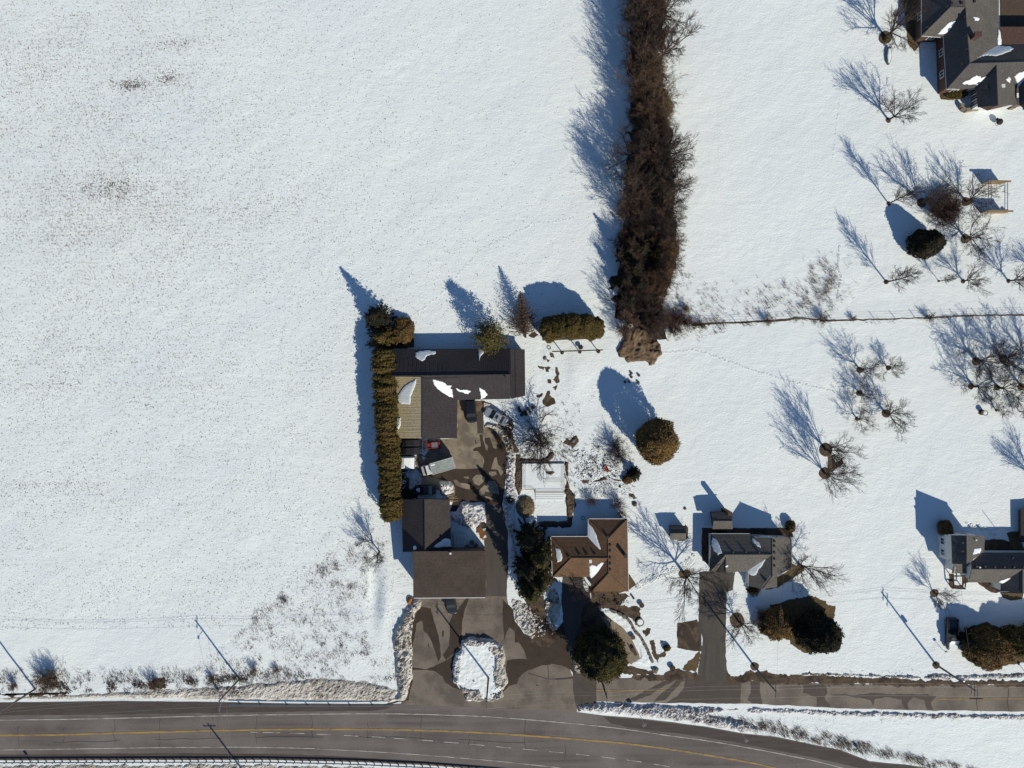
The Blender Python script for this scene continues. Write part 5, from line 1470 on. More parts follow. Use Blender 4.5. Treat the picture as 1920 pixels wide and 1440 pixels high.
WL = iter(['bare tree leaning right out of the windbreak, nearest the top edge', 'wide bare tree leaning right out of the windbreak, second from the top edge', 'bare tree with curved limbs leaning right halfway along the windbreak', 'bare tree just below the one halfway along the right of the windbreak', 'small bare tree on the right side of the windbreak below its middle', 'lowest bare tree overhanging the right side of the windbreak', 'grey bare tree left of the windbreak over blue shade, lower of two', 'grey bare tree left of the windbreak over blue shade, upper of two'])
for x, y, h, w in ((1236, 42, 10.5, 1.2), (1238, 112, 10.0, 1.25), (1248, 296, 9.5, 1.2), (1250, 322, 8.5, 1.1), (1252, 395, 7.0, 1.1), (1246, 440, 6.5, 1.1), (1178, 350, 8.0, 1.1), (1176, 300, 9.0, 1.1)):
    tree(rng.choice(('vase', 'spread')), x, y, h, next(WL), wide=w * 0.9)
for k in range(72):
    y = rng.uniform(-70, 628)
    e0 = np.interp(y, [-80, 200, 300, 400, 640], [1184, 1184, 1180, 1160, 1160])
    e1 = np.interp(y, [-80, 130, 200, 330, 480, 560, 640], [1222, 1224, 1230, 1250, 1254, 1238, 1228])
    kind = rng.choice(('shrub_b', 'shrub_b', 'shrub_r'))
    tree(kind, rng.uniform(e0, e1), y, rng.uniform(2.0, 3.6), 'leafless brown bush crowded among the windbreak trees', 'shrub', 'shrub', 'brown bushes under the windbreak', wide=rng.uniform(0.8, 1.15))
for x, y, h in ((1272, 602, 2.2), (1285, 606, 2.0), (1268, 615, 1.8), (1300, 609, 1.6), (1258, 622, 1.9), (1285, 580, 1.5), (1262, 592, 2.2), (1316, 612, 1.2), (1255, 605, 2.0)):
    tree('shrub_r', x, y, h, 'red brown leafless bush where the windbreak meets the fence line', 'shrub', 'shrub', 'bushes at the foot of the windbreak', wide=1.2)
for k, (x, y, R, h) in enumerate(((1172, 478, 2.2, 6.5), (1185, 505, 2.4, 7.0), (1170, 530, 2.0, 6.0), (1190, 540, 2.2, 6.5), (1178, 565, 2.0, 5.5), (1200, 470, 2.0, 6.0))):
    spruce(x, y, R, h, 'dark evergreen hidden among the bare trees at the south end of the windbreak', 300 + k, 'spruce', 'evergreen_tree', 'evergreens in the windbreak', levels=16, per=8)
for k, (x, y, rx, h) in enumerate(((1246, 480, 2.2, 3.0), (1240, 505, 2.0, 2.6), (1232, 190, 1.8, 2.4), (1238, 205, 1.8, 2.4), (1232, 240, 1.7, 2.4))):
    evergreen(x, y, rx, rx * 1.2, h, 'rounded brown bush on the sunny edge of the windbreak', 320 + k, 'cedar_dark', 'bush', 'bush', 2600, 0.16, 0.35, group='rounded bushes on the windbreak edge', trunk=False, lump=0.2)

# ---- single bare trees of the right hand gardens
T = tree
T('spread', 1666, 225, 8.8, 'tall bare tree in a small brown well south west of the large house', wide=0.85)
T('spread', 1660, 70, 9.6, 'bare tree in a wide earth well beside the large house', wide=0.95)
T('leader', 1666, 382, 9.2, 'slim bare tree with one straight stem left of the dark bushy clump', wide=0.9)
T('vase', 1728, 380, 7.8, 'bushy bare tree on the left of the brown clump beside the timber arbor', wide=1.2)
T('apple', 1811, 378, 6.0, 'bare tree just left of the timber arbor', wide=0.85)
T('apple', 1810, 448, 6.0, 'spreading bare tree standing alone right of the round dark spruce', wide=0.95)
T('leader', 1662, 529, 9.0, 'slim bare tree with a long straight shadow at far left of the fence line row', wide=1.0)
T('leader', 1760, 527, 4.8, 'thinnest sapling in the row of bare trees below the round spruce', wide=0.9)
T('spread', 1806, 527, 5.8, 'small bare tree right of the thin sapling above the fence line', wide=0.9)
T('spread', 1891, 527, 6.4, 'bare tree nearest the right edge above the fence line', wide=0.95)
T('spread', 1965, 527, 6.4, 'bare tree cut off by the right edge above the fence line', wide=0.95)
for x, y, h, w in ((1750, 395, 3.6, 1.1), (1766, 402, 3.9, 1.1), (1778, 388, 3.5, 1.1), (1760, 382, 3.7, 1.1), (1773, 410, 3.3, 1.1)):
    T('shrub_r', x, y, h, 'dense red brown bush in the clump left of the timber arbor', 'shrub', 'shrub', 'bushes in the brown clump', wide=w)
T('apple', 1612, 693, 4.9, 'low round apple tree at the upper left of the five tree orchard', wide=0.80)
T('apple', 1665, 690, 3.4, 'smallest round apple tree at the upper right of the five tree orchard', wide=0.95)
T('apple', 1611, 737, 3.5, 'dark twiggy apple tree in the middle of the five tree orchard', wide=0.95)
T('apple', 1607, 785, 4.0, 'thin apple tree at the lower left of the five tree orchard', wide=0.85)
T('apple', 1661, 775, 5.4, 'widest apple tree at the lower right of the five tree orchard', wide=0.90)
T('vase', 1548, 843, 9.4, 'tall vase shaped bare tree in the upper of two joined brown wells', wide=1.0)
T('vase', 1547, 888, 9.2, 'tall vase shaped bare tree in the lower of two joined brown wells', wide=1.0)
ORCH = 'bare fruit trees of the dense right hand orchard'
OL = iter(('upper left tree of the dense fruit orchard near the right edge', 'upper middle tree of the dense fruit orchard near the right edge', 'lower left tree of the dense fruit orchard, above the bird bath', 'lower middle tree of the dense fruit orchard near the right edge', 'lower right tree of the dense fruit orchard at the frame edge', 'upper right tree of the dense fruit orchard, cut by the edge', 'fruit tree just outside the right edge reaching into the orchard'))
for x, y, h, w in ((1830, 677, 6.4, 0.95), (1880, 672, 6.0, 0.95), (1825, 725, 5.4, 0.9), (1872, 727, 5.4, 0.9), (1916, 725, 5.6, 0.9), (1930, 676, 6.2, 0.95), (1962, 720, 5.6, 0.9)):
    T('apple', x, y, h, next(OL), group=ORCH, wide=w)
T('apple', 1868, 769, 2.8, 'little bare fruit tree beside the bird table post', wide=0.8)
T('apple', 1912, 772, 2.6, 'little bare fruit tree near the right edge below the dense orchard', wide=0.8)
T('spread', 1946, 905, 7.6, 'bare tree off the right edge whose blue shadow falls on open snow', wide=1.1)
T('spread', 1283, 1075, 10.2, 'large bare tree between the rust roofed bungalow and the grey house', wide=0.95)
T('spread', 1386, 1166, 5.8, 'bare tree on the right of the middle driveway beside the dark bushes', wide=1.25)
T('spread', 1497, 1057, 8.0, 'bare tree leaning out from the east end of the grey house', wide=1.1)
T('vase', 1752, 1112, 5.2, 'many stemmed bare tree in front of the white sided house', wide=1.1)
T('spread', 712, 1035, 6.8, 'bare tree on the field edge left of the lower garage', wide=0.8)
T('shrub', 1010, 825, 6.6, 'big many stemmed bare shrub between the parked cars and the snowy deck', 'shrub', 'shrub', wide=1.1)
T('vase', 1013, 826, 5.5, 'slender bare tree rising out of the big shrub by the snowy deck', wide=1.15)
T('spread', 1075, 1092, 5.0, 'bare tree at the front of the bungalow overhanging its west roof', wide=0.85)
T('spread', 1105, 1100, 3.6, 'small bare tree by the bungalow front step', wide=0.9)
T('shrub_b', 1107, 938, 2.0, 'round brown bush at the edge of the bungalow shade', 'shrub', 'shrub', wide=1.0)
T('shrub_r', 1160, 945, 2.2, 'reddish bush at the north east corner of the bungalow', 'shrub', 'shrub', wide=1.0)
T('shrub_b', 1166, 962, 1.8, 'small brown bush touching the bungalow north east corner', 'shrub', 'shrub', wide=0.9)
T('shrub', 1152, 838, 3.0, 'pale loose shrub left of the round brown cedar', 'shrub', 'shrub', wide=1.1)
T('shrub', 1160, 855, 2.6, 'pale loose shrub between the round brown cedar and the small blue spruce', 'shrub', 'shrub', wide=1.1)
T('shrub_b', 105, 1272, 3.4, 'bushy leafless shrub beside the left utility pole at the road', 'shrub', 'shrub', wide=1.1)
T('shrub_b', 88, 1270, 3.0, 'leafless shrub with a wide blue shadow in the far left roadside clump', 'shrub', 'shrub', wide=1.1)
T('shrub_r', 30, 1284, 1.8, 'small leafless shrub nearest the left edge on the verge', 'shrub', 'shrub')
T('shrub_b', 293, 1282, 2.2, 'brown bush alone on the verge a third of the way along it', 'shrub', 'shrub')
T('shrub_b', 400, 1270, 1.6, 'low brown bush on the verge left of the middle roadside pole', 'shrub', 'shrub')
T('shrub_b', 478, 1258, 1.8, 'low brown bush on the verge right of the middle roadside pole', 'shrub', 'shrub')
T('shrub_b', 520, 1255, 1.2, 'tiny brown bush furthest right on the grassy verge', 'shrub', 'shrub')
T('shrub', 1540, 596, 2.2, 'leafless bush on the fence line at the foot of the grey brush', 'shrub', 'shrub', wide=0.9)
T('shrub_b', 1438, 602, 2.0, 'leafless bush on the left part of the fence line', 'shrub', 'shrub', wide=0.9)
T('shrub_b', 1597, 598, 1.2, 'small brown bush on the fence line left of its leaning posts', 'shrub', 'shrub', wide=0.9)
T('shrub', 1740, 596, 1.8, 'bush with yellow tips on the right part of the fence line', 'shrub', 'shrub', wide=0.9)
T('shrub_r', 1034, 1182, 2.2, 'red brown bush on the dirty snow between the two driveways', 'shrub', 'shrub', wide=0.9)
T('shrub_b', 1425, 1150, 2.4, 'red twigged bush at the left of the dark juniper', 'shrub', 'shrub', wide=1.0)


# ---- evergreens
spruce(712, 600, 3.0, 8.4, 'tall dark spruce at the top of the long cedar hedge', 401, 'spruce', levels=22, per=10)
spruce(722, 636, 3.2, 6.0, 'broad olive green conifer directly below the tall dark spruce', 402, 'cedar', 'conifer_tree', levels=16, per=11, droop=0.15)
evergreen(757, 622, 2.0, 2.8, 2.2, 'round brown bush right of the tall dark spruce', 403, 'cedar_dark', 'bush', 'bush', 3200, 0.16, 0.3, trunk=False)
hedge = thing('cedar_hedge', P(722, 815, 0), 'long clipped cedar hedge running down the west side of the farmyard', 'hedge')
rngh = np.random.default_rng(9)
hv = []
for k in range(34):
    yy = 666 + k * 8.9
    xx = np.interp(yy, [660, 700, 900, 960], [725, 727.5, 736, 738.5])
    hh = np.interp(yy, [660, 800, 940, 975], [5.2, 5.6, 5.4, 4.2]) * rngh.uniform(0.93, 1.07)
    fol, core = cedar_mesh(1.95 * rngh.uniform(0.9, 1.08), 1.15, hh, 1300, 500 + k, 'cedar', 0.17, 0.62, 1.3, 0.22)
    c = P(xx, yy, 0) - hedge.location
    o = link_mesh('cedar_bush', fol, hedge); o.location = c
    core.v = [(p[0], p[1], p[2]) for p in core.v]
    co = core.build('light_block_core', M['core'], o)
r = thing('pine_tree', P(921, 636, 0), 'loose yellow green pine rising behind the shop building', 'tree')
rp = np.random.default_rng(412)
pp = []; sg = []
for k in range(190):
    az = rp.uniform(0, 6.28); zz = rp.uniform(1.0, 8.2)
    L = 4.3 * (1 - (zz / 9.0) ** 1.4) * rp.uniform(0.5, 1.05) + 0.3
    tip = np.array([np.cos(az) * L, np.sin(az) * L, zz + 0.5])
    sg.append((0, 0, zz - 0.4, *tip, 0.04, 0.012))
    m = 34
    pp.append(tip * np.array([1, 1, 1]) - np.outer(rp.random(m) * 0.55, np.array([np.cos(az) * L, np.sin(az) * L, 0.4])) + rp.normal(0, 0.22, (m, 3)))
pp = np.concatenate(pp)
V = cards(pp, np.tile([0, 0, 1.0], (len(pp), 1)), 0.13, rp, 0.9, 2.6)
link_mesh('crown', np_mesh('foliage', V.reshape(-1, 3), np.arange(len(V) * 4).reshape(-1, 4), M['pine']), r)
link_mesh('branches', seg_mesh('branches', sg, M['bark']), r)
mb = MB(); mb.tube((0, 0, -0.3), (0, 0, 8.3), 0.2, 0.05, 8); mb.build('trunk', M['bark'], r)
CL = 'cedars of the clump behind the garden swing'
CLL = ('leftmost olive cedar of the oval clump behind the garden swing', 'second cedar from the left in the oval clump behind the swing', 'middle and tallest cedar of the oval clump behind the swing', 'second cedar from the right in the oval clump behind the swing', 'rightmost olive cedar of the oval clump behind the garden swing')
for k, (x, y, rx, h) in enumerate(((1030, 620, 1.9, 5.2), (1049, 616, 2.1, 6.2), (1070, 615, 2.2, 6.5), (1091, 616, 2.1, 6.4), (1108, 617, 1.9, 5.6))):
    evergreen(x, y, rx, 2.2, h, CLL[k], 420 + k, 'cedar', 'cedar_tree', 'tree', 4600, 0.17, 0.6, 1.4, CL)
evergreen(1222, 823, 3.5, 3.9, 9.8, 'big round brown cedar standing alone on the lawn', 430, 'cedar_dark', 'cedar_tree', 'tree', 9000, 0.2, 0.45, 1.15, lump=0.12, airy=True)
spruce(1188, 888, 1.5, 2.6, 'small blue tinted spruce below the big round brown cedar', 431, 'spruce', levels=12, per=8)
evergreen(1176, 899, 0.9, 0.9, 0.9, 'low dark shrub touching the small spruce', 432, 'cedar_dark', 'bush', 'bush', 700, 0.14, 0.3, trunk=False)
evergreen(1724, 460, 2.9, 2.6, 6.2, 'round dark spruce casting a pointed shadow near the bare garden trees', 433, 'spruce', 'spruce_tree', 'tree', 9000, 0.18, 0.10, 0.75, lump=0.12)
DG = 'tall dark conifers beside the farm driveway'
DGL = ('tall dark conifer at the north end of the row beside the farm driveway', 'tallest dark conifer in the row by the driveway, touching the bungalow west end', 'dark conifer on the driveway side at the middle of the row', 'tall conifer second from the south end of the row by the driveway', 'shortest conifer at the south end of the row beside the farm driveway')
for k, (x, y, R, h) in enumerate(((992, 1002, 3.0, 11.0), (1012, 1028, 3.4, 13.0), (990, 1052, 3.2, 12.5), (1010, 1076, 3.3, 11.5), (994, 1098, 2.9, 9.5))):
    spruce(x, y, R, h, DGL[k], 440 + k, ('spruce', 'conifer', 'spruce', 'conifer', 'conifer')[k], 'conifer_tree', DG, levels=22, per=10)
evergreen(1122, 1213, 4.3, 4.0, 9.4, 'very dark wide conifer at the roadside beside the curved patio', 450, 'conifer', 'conifer_tree', 'tree', 20000, 0.17, 0.18, 0.95, lump=0.24)
spruce(1108, 1235, 2.2, 5.0, 'lower dark conifer tucked left of the wide roadside conifer', 451, 'spruce', 'conifer_tree', levels=16, per=9)
evergreen(1522, 1176, 3.6, 3.4, 8.0, 'dark spruce with a brown needle bed right of the middle driveway', 452, 'spruce', 'spruce_tree', 'tree', 14000, 0.17, 0.22, 0.95, lump=0.2)
evergreen(1449, 1166, 2.9, 2.9, 3.6, 'rounded red brown juniper left of the dark spruce and its needle bed', 453, 'cedar_dark', 'juniper', 'bush', 6500, 0.18, 0.4, lump=0.18)
spruce(1412, 1104, 1.3, 2.4, 'small dark spruce in front of the grey house entrance', 454, 'spruce', levels=12, per=8)
evergreen(1835, 1208, 3.9, 3.4, 5.4, 'large rounded brown cedar right of the parked pickup', 455, 'cedar_dark', 'cedar_tree', 'tree', 11000, 0.2, 0.4, lump=0.14)
evergreen(1892, 1196, 2.7, 2.7, 4.6, 'smaller rounded brown cedar at the right edge above the service road', 456, 'cedar', 'cedar_tree', 'tree', 6000, 0.2, 0.4, lump=0.16)
evergreen(1932, 1192, 3.2, 3.0, 5.4, 'brown cedar cut off by the right edge above the service road', 457, 'cedar_dark', 'cedar_tree', 'tree', 7000, 0.2, 0.4, lump=0.16)
spruce(1800, 1192, 2.0, 6.2, 'loose conifer between the parked pickup and the large brown cedar', 458, 'spruce', 'conifer_tree', levels=12, per=6)
evergreen(1766, 990, 1.2, 1.7, 2.6, 'dark bush in the shade at the north west corner of the white sided house', 459, 'cedar_dark', 'bush', 'bush', 1600, 0.16, 0.4, trunk=False)
evergreen(1660, 74, 0.5, 0.5, 0.5, 'tiny olive bush in the earth well by the large house', 460, 'pine', 'bush', 'bush', 300, 0.12, 0.3, trunk=False)
evergreen(1790, 178, 1.9, 0.9, 1.4, 'brown bush under the south west corner of the large house', 461, 'cedar', 'bush', 'bush', 1500, 0.16, 0.3, trunk=False)
evergreen(1480, 986, 0.9, 1.1, 1.6, 'dark bush at the north east corner of the grey house', 462, 'cedar_dark', 'bush', 'bush', 900, 0.15, 0.3, trunk=False)
evergreen(1250, 1214, 0.7, 0.6, 0.7, 'small brown bush in the snow left of the parking pad', 463, 'cedar_dark', 'bush', 'bush', 400, 0.13, 0.3, trunk=False)
# heap of straw coloured ornamental grass beside the deck
r = thing('ornamental_grass', P(985, 950, 0), 'heap of flattened tan ornamental grass below the corner of the snowy deck', 'plant')
rp = np.random.default_rng(470); m = 2600
az = rp.uniform(0, 6.28, m); rr = np.sqrt(rp.random(m))
bx = np.cos(az) * rr * 1.7; by = np.sin(az) * rr * 2.0; bz = 1.0 * (1 - rr ** 2)
V = cards(np.stack([bx, by, bz], 1), np.stack([np.cos(az) * 0.3, np.sin(az) * 0.3, np.ones(m)], 1), 0.10, rp, 0.4, 6.0)
link_mesh('blades', np_mesh('blades', V.reshape(-1, 3), np.arange(m * 4).reshape(-1, 4), M['straw']), r)

r = spruce(984, 626, 3.7, 8.8, 'feathery bare larch leaning far over the snow beside the cedar clump', 415, 'twig_brown', 'larch_tree', levels=28, per=13, droop=-0.2, size=0.085, irregular=0.35)
r.rotation_euler = (-1.02, -0.2, 0)

# ================================================================== VEHICLES AND SMALL THINGS
def loft(mb, stations, mi=0):
    """stations: (y, half width, z low, z high, corner) -> closed body shell along y"""
    rings = []
    for y, w, z0, z1, c in stations:
        rings.append([(-w, y, z0), (w, y, z0), (w * 1.03, y, z0 + (z1 - z0) * 0.55), (w - c * 0.4, y, z1 - c * 0.5), (w - c, y, z1), (-w + c, y, z1), (-w + c * 0.4, y, z1 - c * 0.5), (-w * 1.03, y, z0 + (z1 - z0) * 0.55)])
    v = [p for r in rings for p in r]; n = 8; f = []
    for k in range(len(rings) - 1):
        for i in range(n):
            f.append((k * n + i, k * n + (i + 1) % n, (k + 1) * n + (i + 1) % n, (k + 1) * n + i))
    f.append(tuple(range(n))); f.append(tuple(reversed(range((len(rings) - 1) * n, len(rings) * n))))
    mb.add(v, f, mi)

def wheels(root, xs, ys, r=0.33, w=0.22):
    for x in xs:
        for y in ys:
            mb = MB(); mb.tube((x - w / 2, y, r), (x + w / 2, y, r), r, n=14)
            t = mb.build('wheel', M['black'], root, smooth=False)
            rm = MB(); sx = math.copysign(1, x)
            rm.tube((x + sx * (w / 2 - 0.02), y, r), (x + sx * (w / 2 + 0.015), y, r), r * 0.62, n=10); rm.build('rim', M['steel'], t)

def car(px, py, heading, L, W, Hh, paint, label, style='sedan', name='parked_car', cat='car'):
    """front of the vehicle at +y before turning"""
    r = thing(name, P(px, py, 0), label, cat, None, heading)
    h = L / 2; w = W / 2; belt = Hh * 0.58
    mb = MB()
    loft(mb, [(-h, w * 0.80, 0.32, belt * 0.86, 0.08), (-h + 0.12, w * 0.93, 0.24, belt * 0.95, 0.10), (-h + 0.8, w * 0.98, 0.2, belt, 0.12), (0, w, 0.2, belt, 0.12), (h - 1.3, w * 0.98, 0.2, belt * 0.96, 0.14), (h - 0.35, w * 0.92, 0.22, belt * 0.86, 0.16), (h - 0.08, w * 0.82, 0.28, belt * 0.76, 0.14), (h, w * 0.70, 0.34, belt * 0.66, 0.08)])
    mb.build('body', paint, r)
    if style == 'sedan':
        rb, rt, ft, fb = -h + 0.75, -h + 1.35, 0.25, 1.05
    elif style == 'suv':
        rb, rt, ft, fb = -h + 0.12, -h + 0.42, 0.45, 1.15
    else:
        rb, rt, ft, fb = -0.35, -0.15, 0.85, 1.55
    k = 0.80
    q = [(-w * 0.93, rb, belt - 0.02), (w * 0.93, rb, belt - 0.02), (w * 0.93, fb, belt - 0.02), (-w * 0.93, fb, belt - 0.02)]
    t = [(-w * k, rt, Hh - 0.04), (w * k, rt, Hh - 0.04), (w * k, ft, Hh - 0.04), (-w * k, ft, Hh - 0.04)]
    names = ('rear_window', 'side_window', 'windshield', 'side_window')
    for i in range(4):
        a, b2 = Vector(q[i]), Vector(q[(i + 1) % 4]); c, d = Vector(t[(i + 1) % 4]), Vector(t[i])
        m = MB(); ctr = Vector((0, (rb + fb) / 2, belt)); nn = ((b2 - a).cross(d - a)).normalized() * 0.03
        vs = [a, b2, c, d]; m.add(vs + [p - nn for p in vs], [(0, 1, 2, 3), (7, 6, 5, 4), (0, 4, 5, 1), (1, 5, 6, 2), (2, 6, 7, 3), (3, 7, 4, 0)])
        m.build(names[i], M['glass'], r)
    m = MB(); loft(m, [(rt - 0.03, w * k, Hh - 0.07, Hh - 0.02, 0.05), ((rt + ft) / 2, w * k * 1.02, Hh - 0.07, Hh, 0.08), (ft + 0.03, w * k, Hh - 0.07, Hh - 0.02, 0.05)])
    rf = m.build('roof', paint, r)
    if style == 'sedan':
        m = MB(); m.box((0, ft - 0.45, Hh + 0.004), (0.75, 0.5, 0.02)); m.build('sunroof', M['glass'], rf)
    for sx in (-1, 1):
        for z1, z2, y1, y2 in ((belt, Hh - 0.05, fb, ft), (belt, Hh - 0.05, rb, rt)):
            m = MB(); m.tube((sx * w * 0.93, y1, z1), (sx * w * k, y2, z2), 0.05, n=5); m.build('pillar', paint, r)
        m = MB(); m.box((sx * (w + 0.08), fb - 0.25, belt + 0.08), (0.2, 0.12, 0.14)); m.build('mirror', paint, r)
        m = MB(); m.box((sx * w * 0.62, h - 0.07, belt * 0.62), (0.34, 0.16, 0.12)); m.build('headlight', M['clear_lens'], r)
        m = MB(); m.box((sx * w * 0.66, -h + 0.05, belt * 0.72), (0.30, 0.12, 0.14)); m.build('tail_light', M['red_lens'], r)
    if style == 'pickup':
        m = MB()
        for (x, y, sx, sy) in ((-w * 0.9, -h + 1.15, 0.1, 2.0), (w * 0.9, -h + 1.15, 0.1, 2.0), (0, -h + 0.13, W * 0.86, 0.1)):
            m.box((x, y, belt + 0.08), (sx, sy, 0.2))
        m.build('cargo_bed', paint, r)
    wheels(r, (-w * 0.9, w * 0.9), (-h + 0.9, h - 0.95))
    return r

def heading(dx, dy):
    """turn that points local +y along a photo-pixel direction"""
    return math.atan2(-dx, -dy) if False else math.atan2(-dx, -dy) if False else (math.atan2(-dy, dx) - math.pi / 2)

car(884, 770, heading(0.08, 1), 4.5, 1.95, 1.75, M['black_paint'], 'black sport utility car parked tight against the shop building', 'suv')
car(930, 780, heading(-0.87, -0.5), 4.7, 1.85, 1.45, M['silver_paint'], 'silver sedan parked on the snow under the big bare shrub')
c = car(798, 917.5, heading(-1, 0), 4.1, 1.8, 1.4, M['navy_paint'], 'dark car in the shade with a round snow patch on its bonnet')
mb = MB(); mb.blob((0, 1.25, 0.85), 0.42, 4, 2, 0.15, (1, 1, 0.25)); mb.build('snow_patch', M['roof_snow'], c)
c = car(846, 1127, heading(0.12, 1), 4.4, 1.85, 1.5, M['navy_paint'], 'dark car with its nose showing below the tall front garage eave')
c = car(1781, 1186, heading(0, 1), 6.0, 2.05, 1.85, M['black_paint'], 'black pickup with snow on its windshield and bonnet on the snowy drive', 'pickup', 'pickup_truck', 'pickup')
mb = MB(); mb.box((0, 2.25, 1.07), (1.7, 1.3, 0.16), taper=0.9); mb.box((0, 1.28, 1.50), (1.6, 0.9, 0.1), tilt=('X', -0.81)); mb.build('snow_patch', M['roof_snow'], c)
mb = MB(); mb.tube((-0.75, -2.6, 1.42), (-0.75, 0.0, 1.42), 0.04, n=6); mb.build('bed_rail', M['steel'], c)

# white box truck
t = thing('box_truck', P(822, 873.5, 0), 'white box truck with a long grey cargo box parked across the yard', 'truck', None, heading(-41, 12))
mb = MB(); mb.box((0, -0.2, 0.62), (0.9, 6.0, 0.25)); mb.build('chassis', M['dark_metal'], t)
mb = MB(); mb.box((0, -1.05, 1.85), (2.1, 4.3, 2.1)); mb.build('cargo_box', M['white_vehicle'], t)
mb = MB(); mb.box((0, -1.05, 2.94), (2.02, 4.22, 0.06)); rf = mb.build('box_roof', M['truck_box'], t)
for (x, y, sx, sy) in ((-1.03, -1.05, 0.06, 4.3), (1.03, -1.05, 0.06, 4.3), (0, 1.07, 2.1, 0.06), (0, -3.17, 2.1, 0.06)):
    mb = MB(); mb.box((x, y, 2.97), (sx, sy, 0.08)); mb.build('roof_edge', M['white_vehicle'], rf)
mb = MB(); mb.box((0.72, 0.55, 2.98), (0.35, 0.9, 0.06), taper=0.5); mb.build('snow_patch', M['roof_snow'], rf)
mb = MB(); loft(mb, [(1.22, 0.95, 0.5, 2.15, 0.12), (2.1, 0.95, 0.5, 2.2, 0.14), (2.55, 0.92, 0.5, 1.45, 0.14), (3.0, 0.86, 0.5, 1.2, 0.12), (3.1, 0.8, 0.55, 1.05, 0.08)]); mb.build('cab', M['white_vehicle'], t)
mb = MB(); mb.add([(-0.78, 2.16, 2.16), (0.78, 2.16, 2.16), (0.82, 2.53, 1.53), (-0.82, 2.53, 1.53), (-0.78, 2.1, 2.1), (0.78, 2.1, 2.1), (0.82, 2.47, 1.47), (-0.82, 2.47, 1.47)], [(3, 2, 1, 0), (4, 5, 6, 7), (0, 1, 5, 4), (1, 2, 6, 5), (2, 3, 7, 6), (3, 0, 4, 7)]); mb.build('windshield', M['glass'], t)
for sx in (-1, 1):
    mb = MB(); mb.box((sx * 0.965, 1.75, 1.7), (0.03, 0.75, 0.55)); mb.build('side_window', M['glass'], t)
    mb = MB(); mb.box((sx * 1.12, 2.2, 1.6), (0.22, 0.1, 0.35)); mb.build('mirror', M['black'], t)
    mb = MB(); mb.box((sx * 0.62, 3.08, 0.85), (0.28, 0.08, 0.16)); mb.build('headlight', M['clear_lens'], t)
wheels(t, (-0.85, 0.85), (2.3, -2.1), 0.42, 0.28)

# red loader
t = thing('tractor', P(815, 833, 0), 'small red loader tractor with an open cage standing in the shade of the shop', 'tractor', None, heading(-1, 0.05))
mb = MB(); mb.box((0, 0, 0.75), (0.9, 2.2, 0.5)); mb.box((0, 1.0, 1.05), (0.7, 0.9, 0.4), taper=0.85); mb.build('body', M['red_paint'], t)
for sx in (-1, 1):
    mb = MB(); mb.tube((sx * 0.6, -0.7, 1.35), (sx * 0.6, 1.5, 1.15), 0.08, n=6); mb.tube((sx * 0.6, 1.5, 1.15), (sx * 0.6, 2.2, 0.45), 0.08, n=6); mb.build('lift_arm', M['red_paint'], t)
    for y in (-0.75, 0.25):
        mb = MB(); mb.tube((sx * 0.5, y, 0.9), (sx * 0.5, y, 2.0), 0.045, n=6); mb.build('cage_post', M['red_paint'], t)
mb = MB(); mb.box((0, -0.25, 2.03), (0.9, 1.15, 0.06)); mb.build('cage_roof', M['steel'], t)
for (x, y, sx, sy) in ((-0.52, -0.25, 0.1, 1.3), (0.52, -0.25, 0.1, 1.3), (0, 0.36, 1.1, 0.1), (0, -0.86, 1.1, 0.1)):
    mb = MB(); mb.box((x, y, 2.06), (sx, sy, 0.12)); mb.build('cage_rail', M['red_paint'], t)
mb = MB(); mb.box((0, -0.3, 1.1), (0.5, 0.5, 0.3)); mb.build('seat', M['black'], t)
mb = MB(); mb.add([(-0.9, 2.1, 0.1), (0.9, 2.1, 0.1), (0.9, 2.1, 0.75), (-0.9, 2.1, 0.75), (-0.9, 2.75, 0.1), (0.9, 2.75, 0.1), (0.9, 2.16, 0.75), (-0.9, 2.16, 0.75), (-0.9, 2.75, 0.16), (0.9, 2.75, 0.16)], [(0, 1, 2, 3), (0, 4, 5, 1), (3, 2, 6, 7), (0, 3, 7, 8, 4), (1, 5, 9, 6, 2), (4, 8, 9, 5)]); mb.build('bucket', M['steel'], t)
wheels(t, (-0.7, 0.7), (-0.7, 0.85), 0.45, 0.32)

# covered trailers in the corner of the yard
def trailer(px, py, L, W, head, label, cover, top=0.0):
    t = thing('trailer', P(px, py, 0), label, 'trailer', None, head)
    mb = MB(); mb.box((0, 0, 0.55), (W, L, 0.14)); mb.build('bed', M['dark_metal'], t)
    for sx in (-1, 1):
        mb = MB(); mb.box((sx * (W / 2 - 0.04), 0, 0.8), (0.06, L, 0.4)); mb.build('side_board', M['dark_metal'], t)
    mb = MB(); mb.tube((-0.4, L / 2, 0.5), (0, L / 2 + 0.9, 0.45), 0.05, n=6); mb.tube((0.4, L / 2, 0.5), (0, L / 2 + 0.9, 0.45), 0.05, n=6); mb.build('drawbar', M['dark_metal'], t)
    wheels(t, (-W / 2 - 0.1, W / 2 + 0.1), (-0.2,), 0.3, 0.18)
    mb = MB(); n = 5
    loft(mb, [(-L / 2 + 0.1, W * 0.44, 0.6, 0.9 + top * 0.7, 0.15), (-L / 4, W * 0.46, 0.6, 1.1 + top, 0.25), (L / 5, W * 0.46, 0.6, 1.0 + top, 0.22), (L / 2 - 0.1, W * 0.44, 0.6, 0.85 + top * 0.6, 0.15)])
    mb.build('cover' if cover == 'tarp' else 'snow_cover', M[cover], t)
    return t
trailer(772, 829, 3.4, 1.5, heading(1, 0), 'dark covered trailer tight against the south wall of the shop', 'tarp', 0.5)
trailer(772, 844, 3.2, 1.6, heading(1, 0), 'dark covered trailer second from the shop wall, beside the snow covered one', 'tarp', 0.3)
trailer(766, 867, 2.6, 2.5, heading(1, 0.03), 'square trailer buried under smooth white snow', 'roof_snow', 0.15)

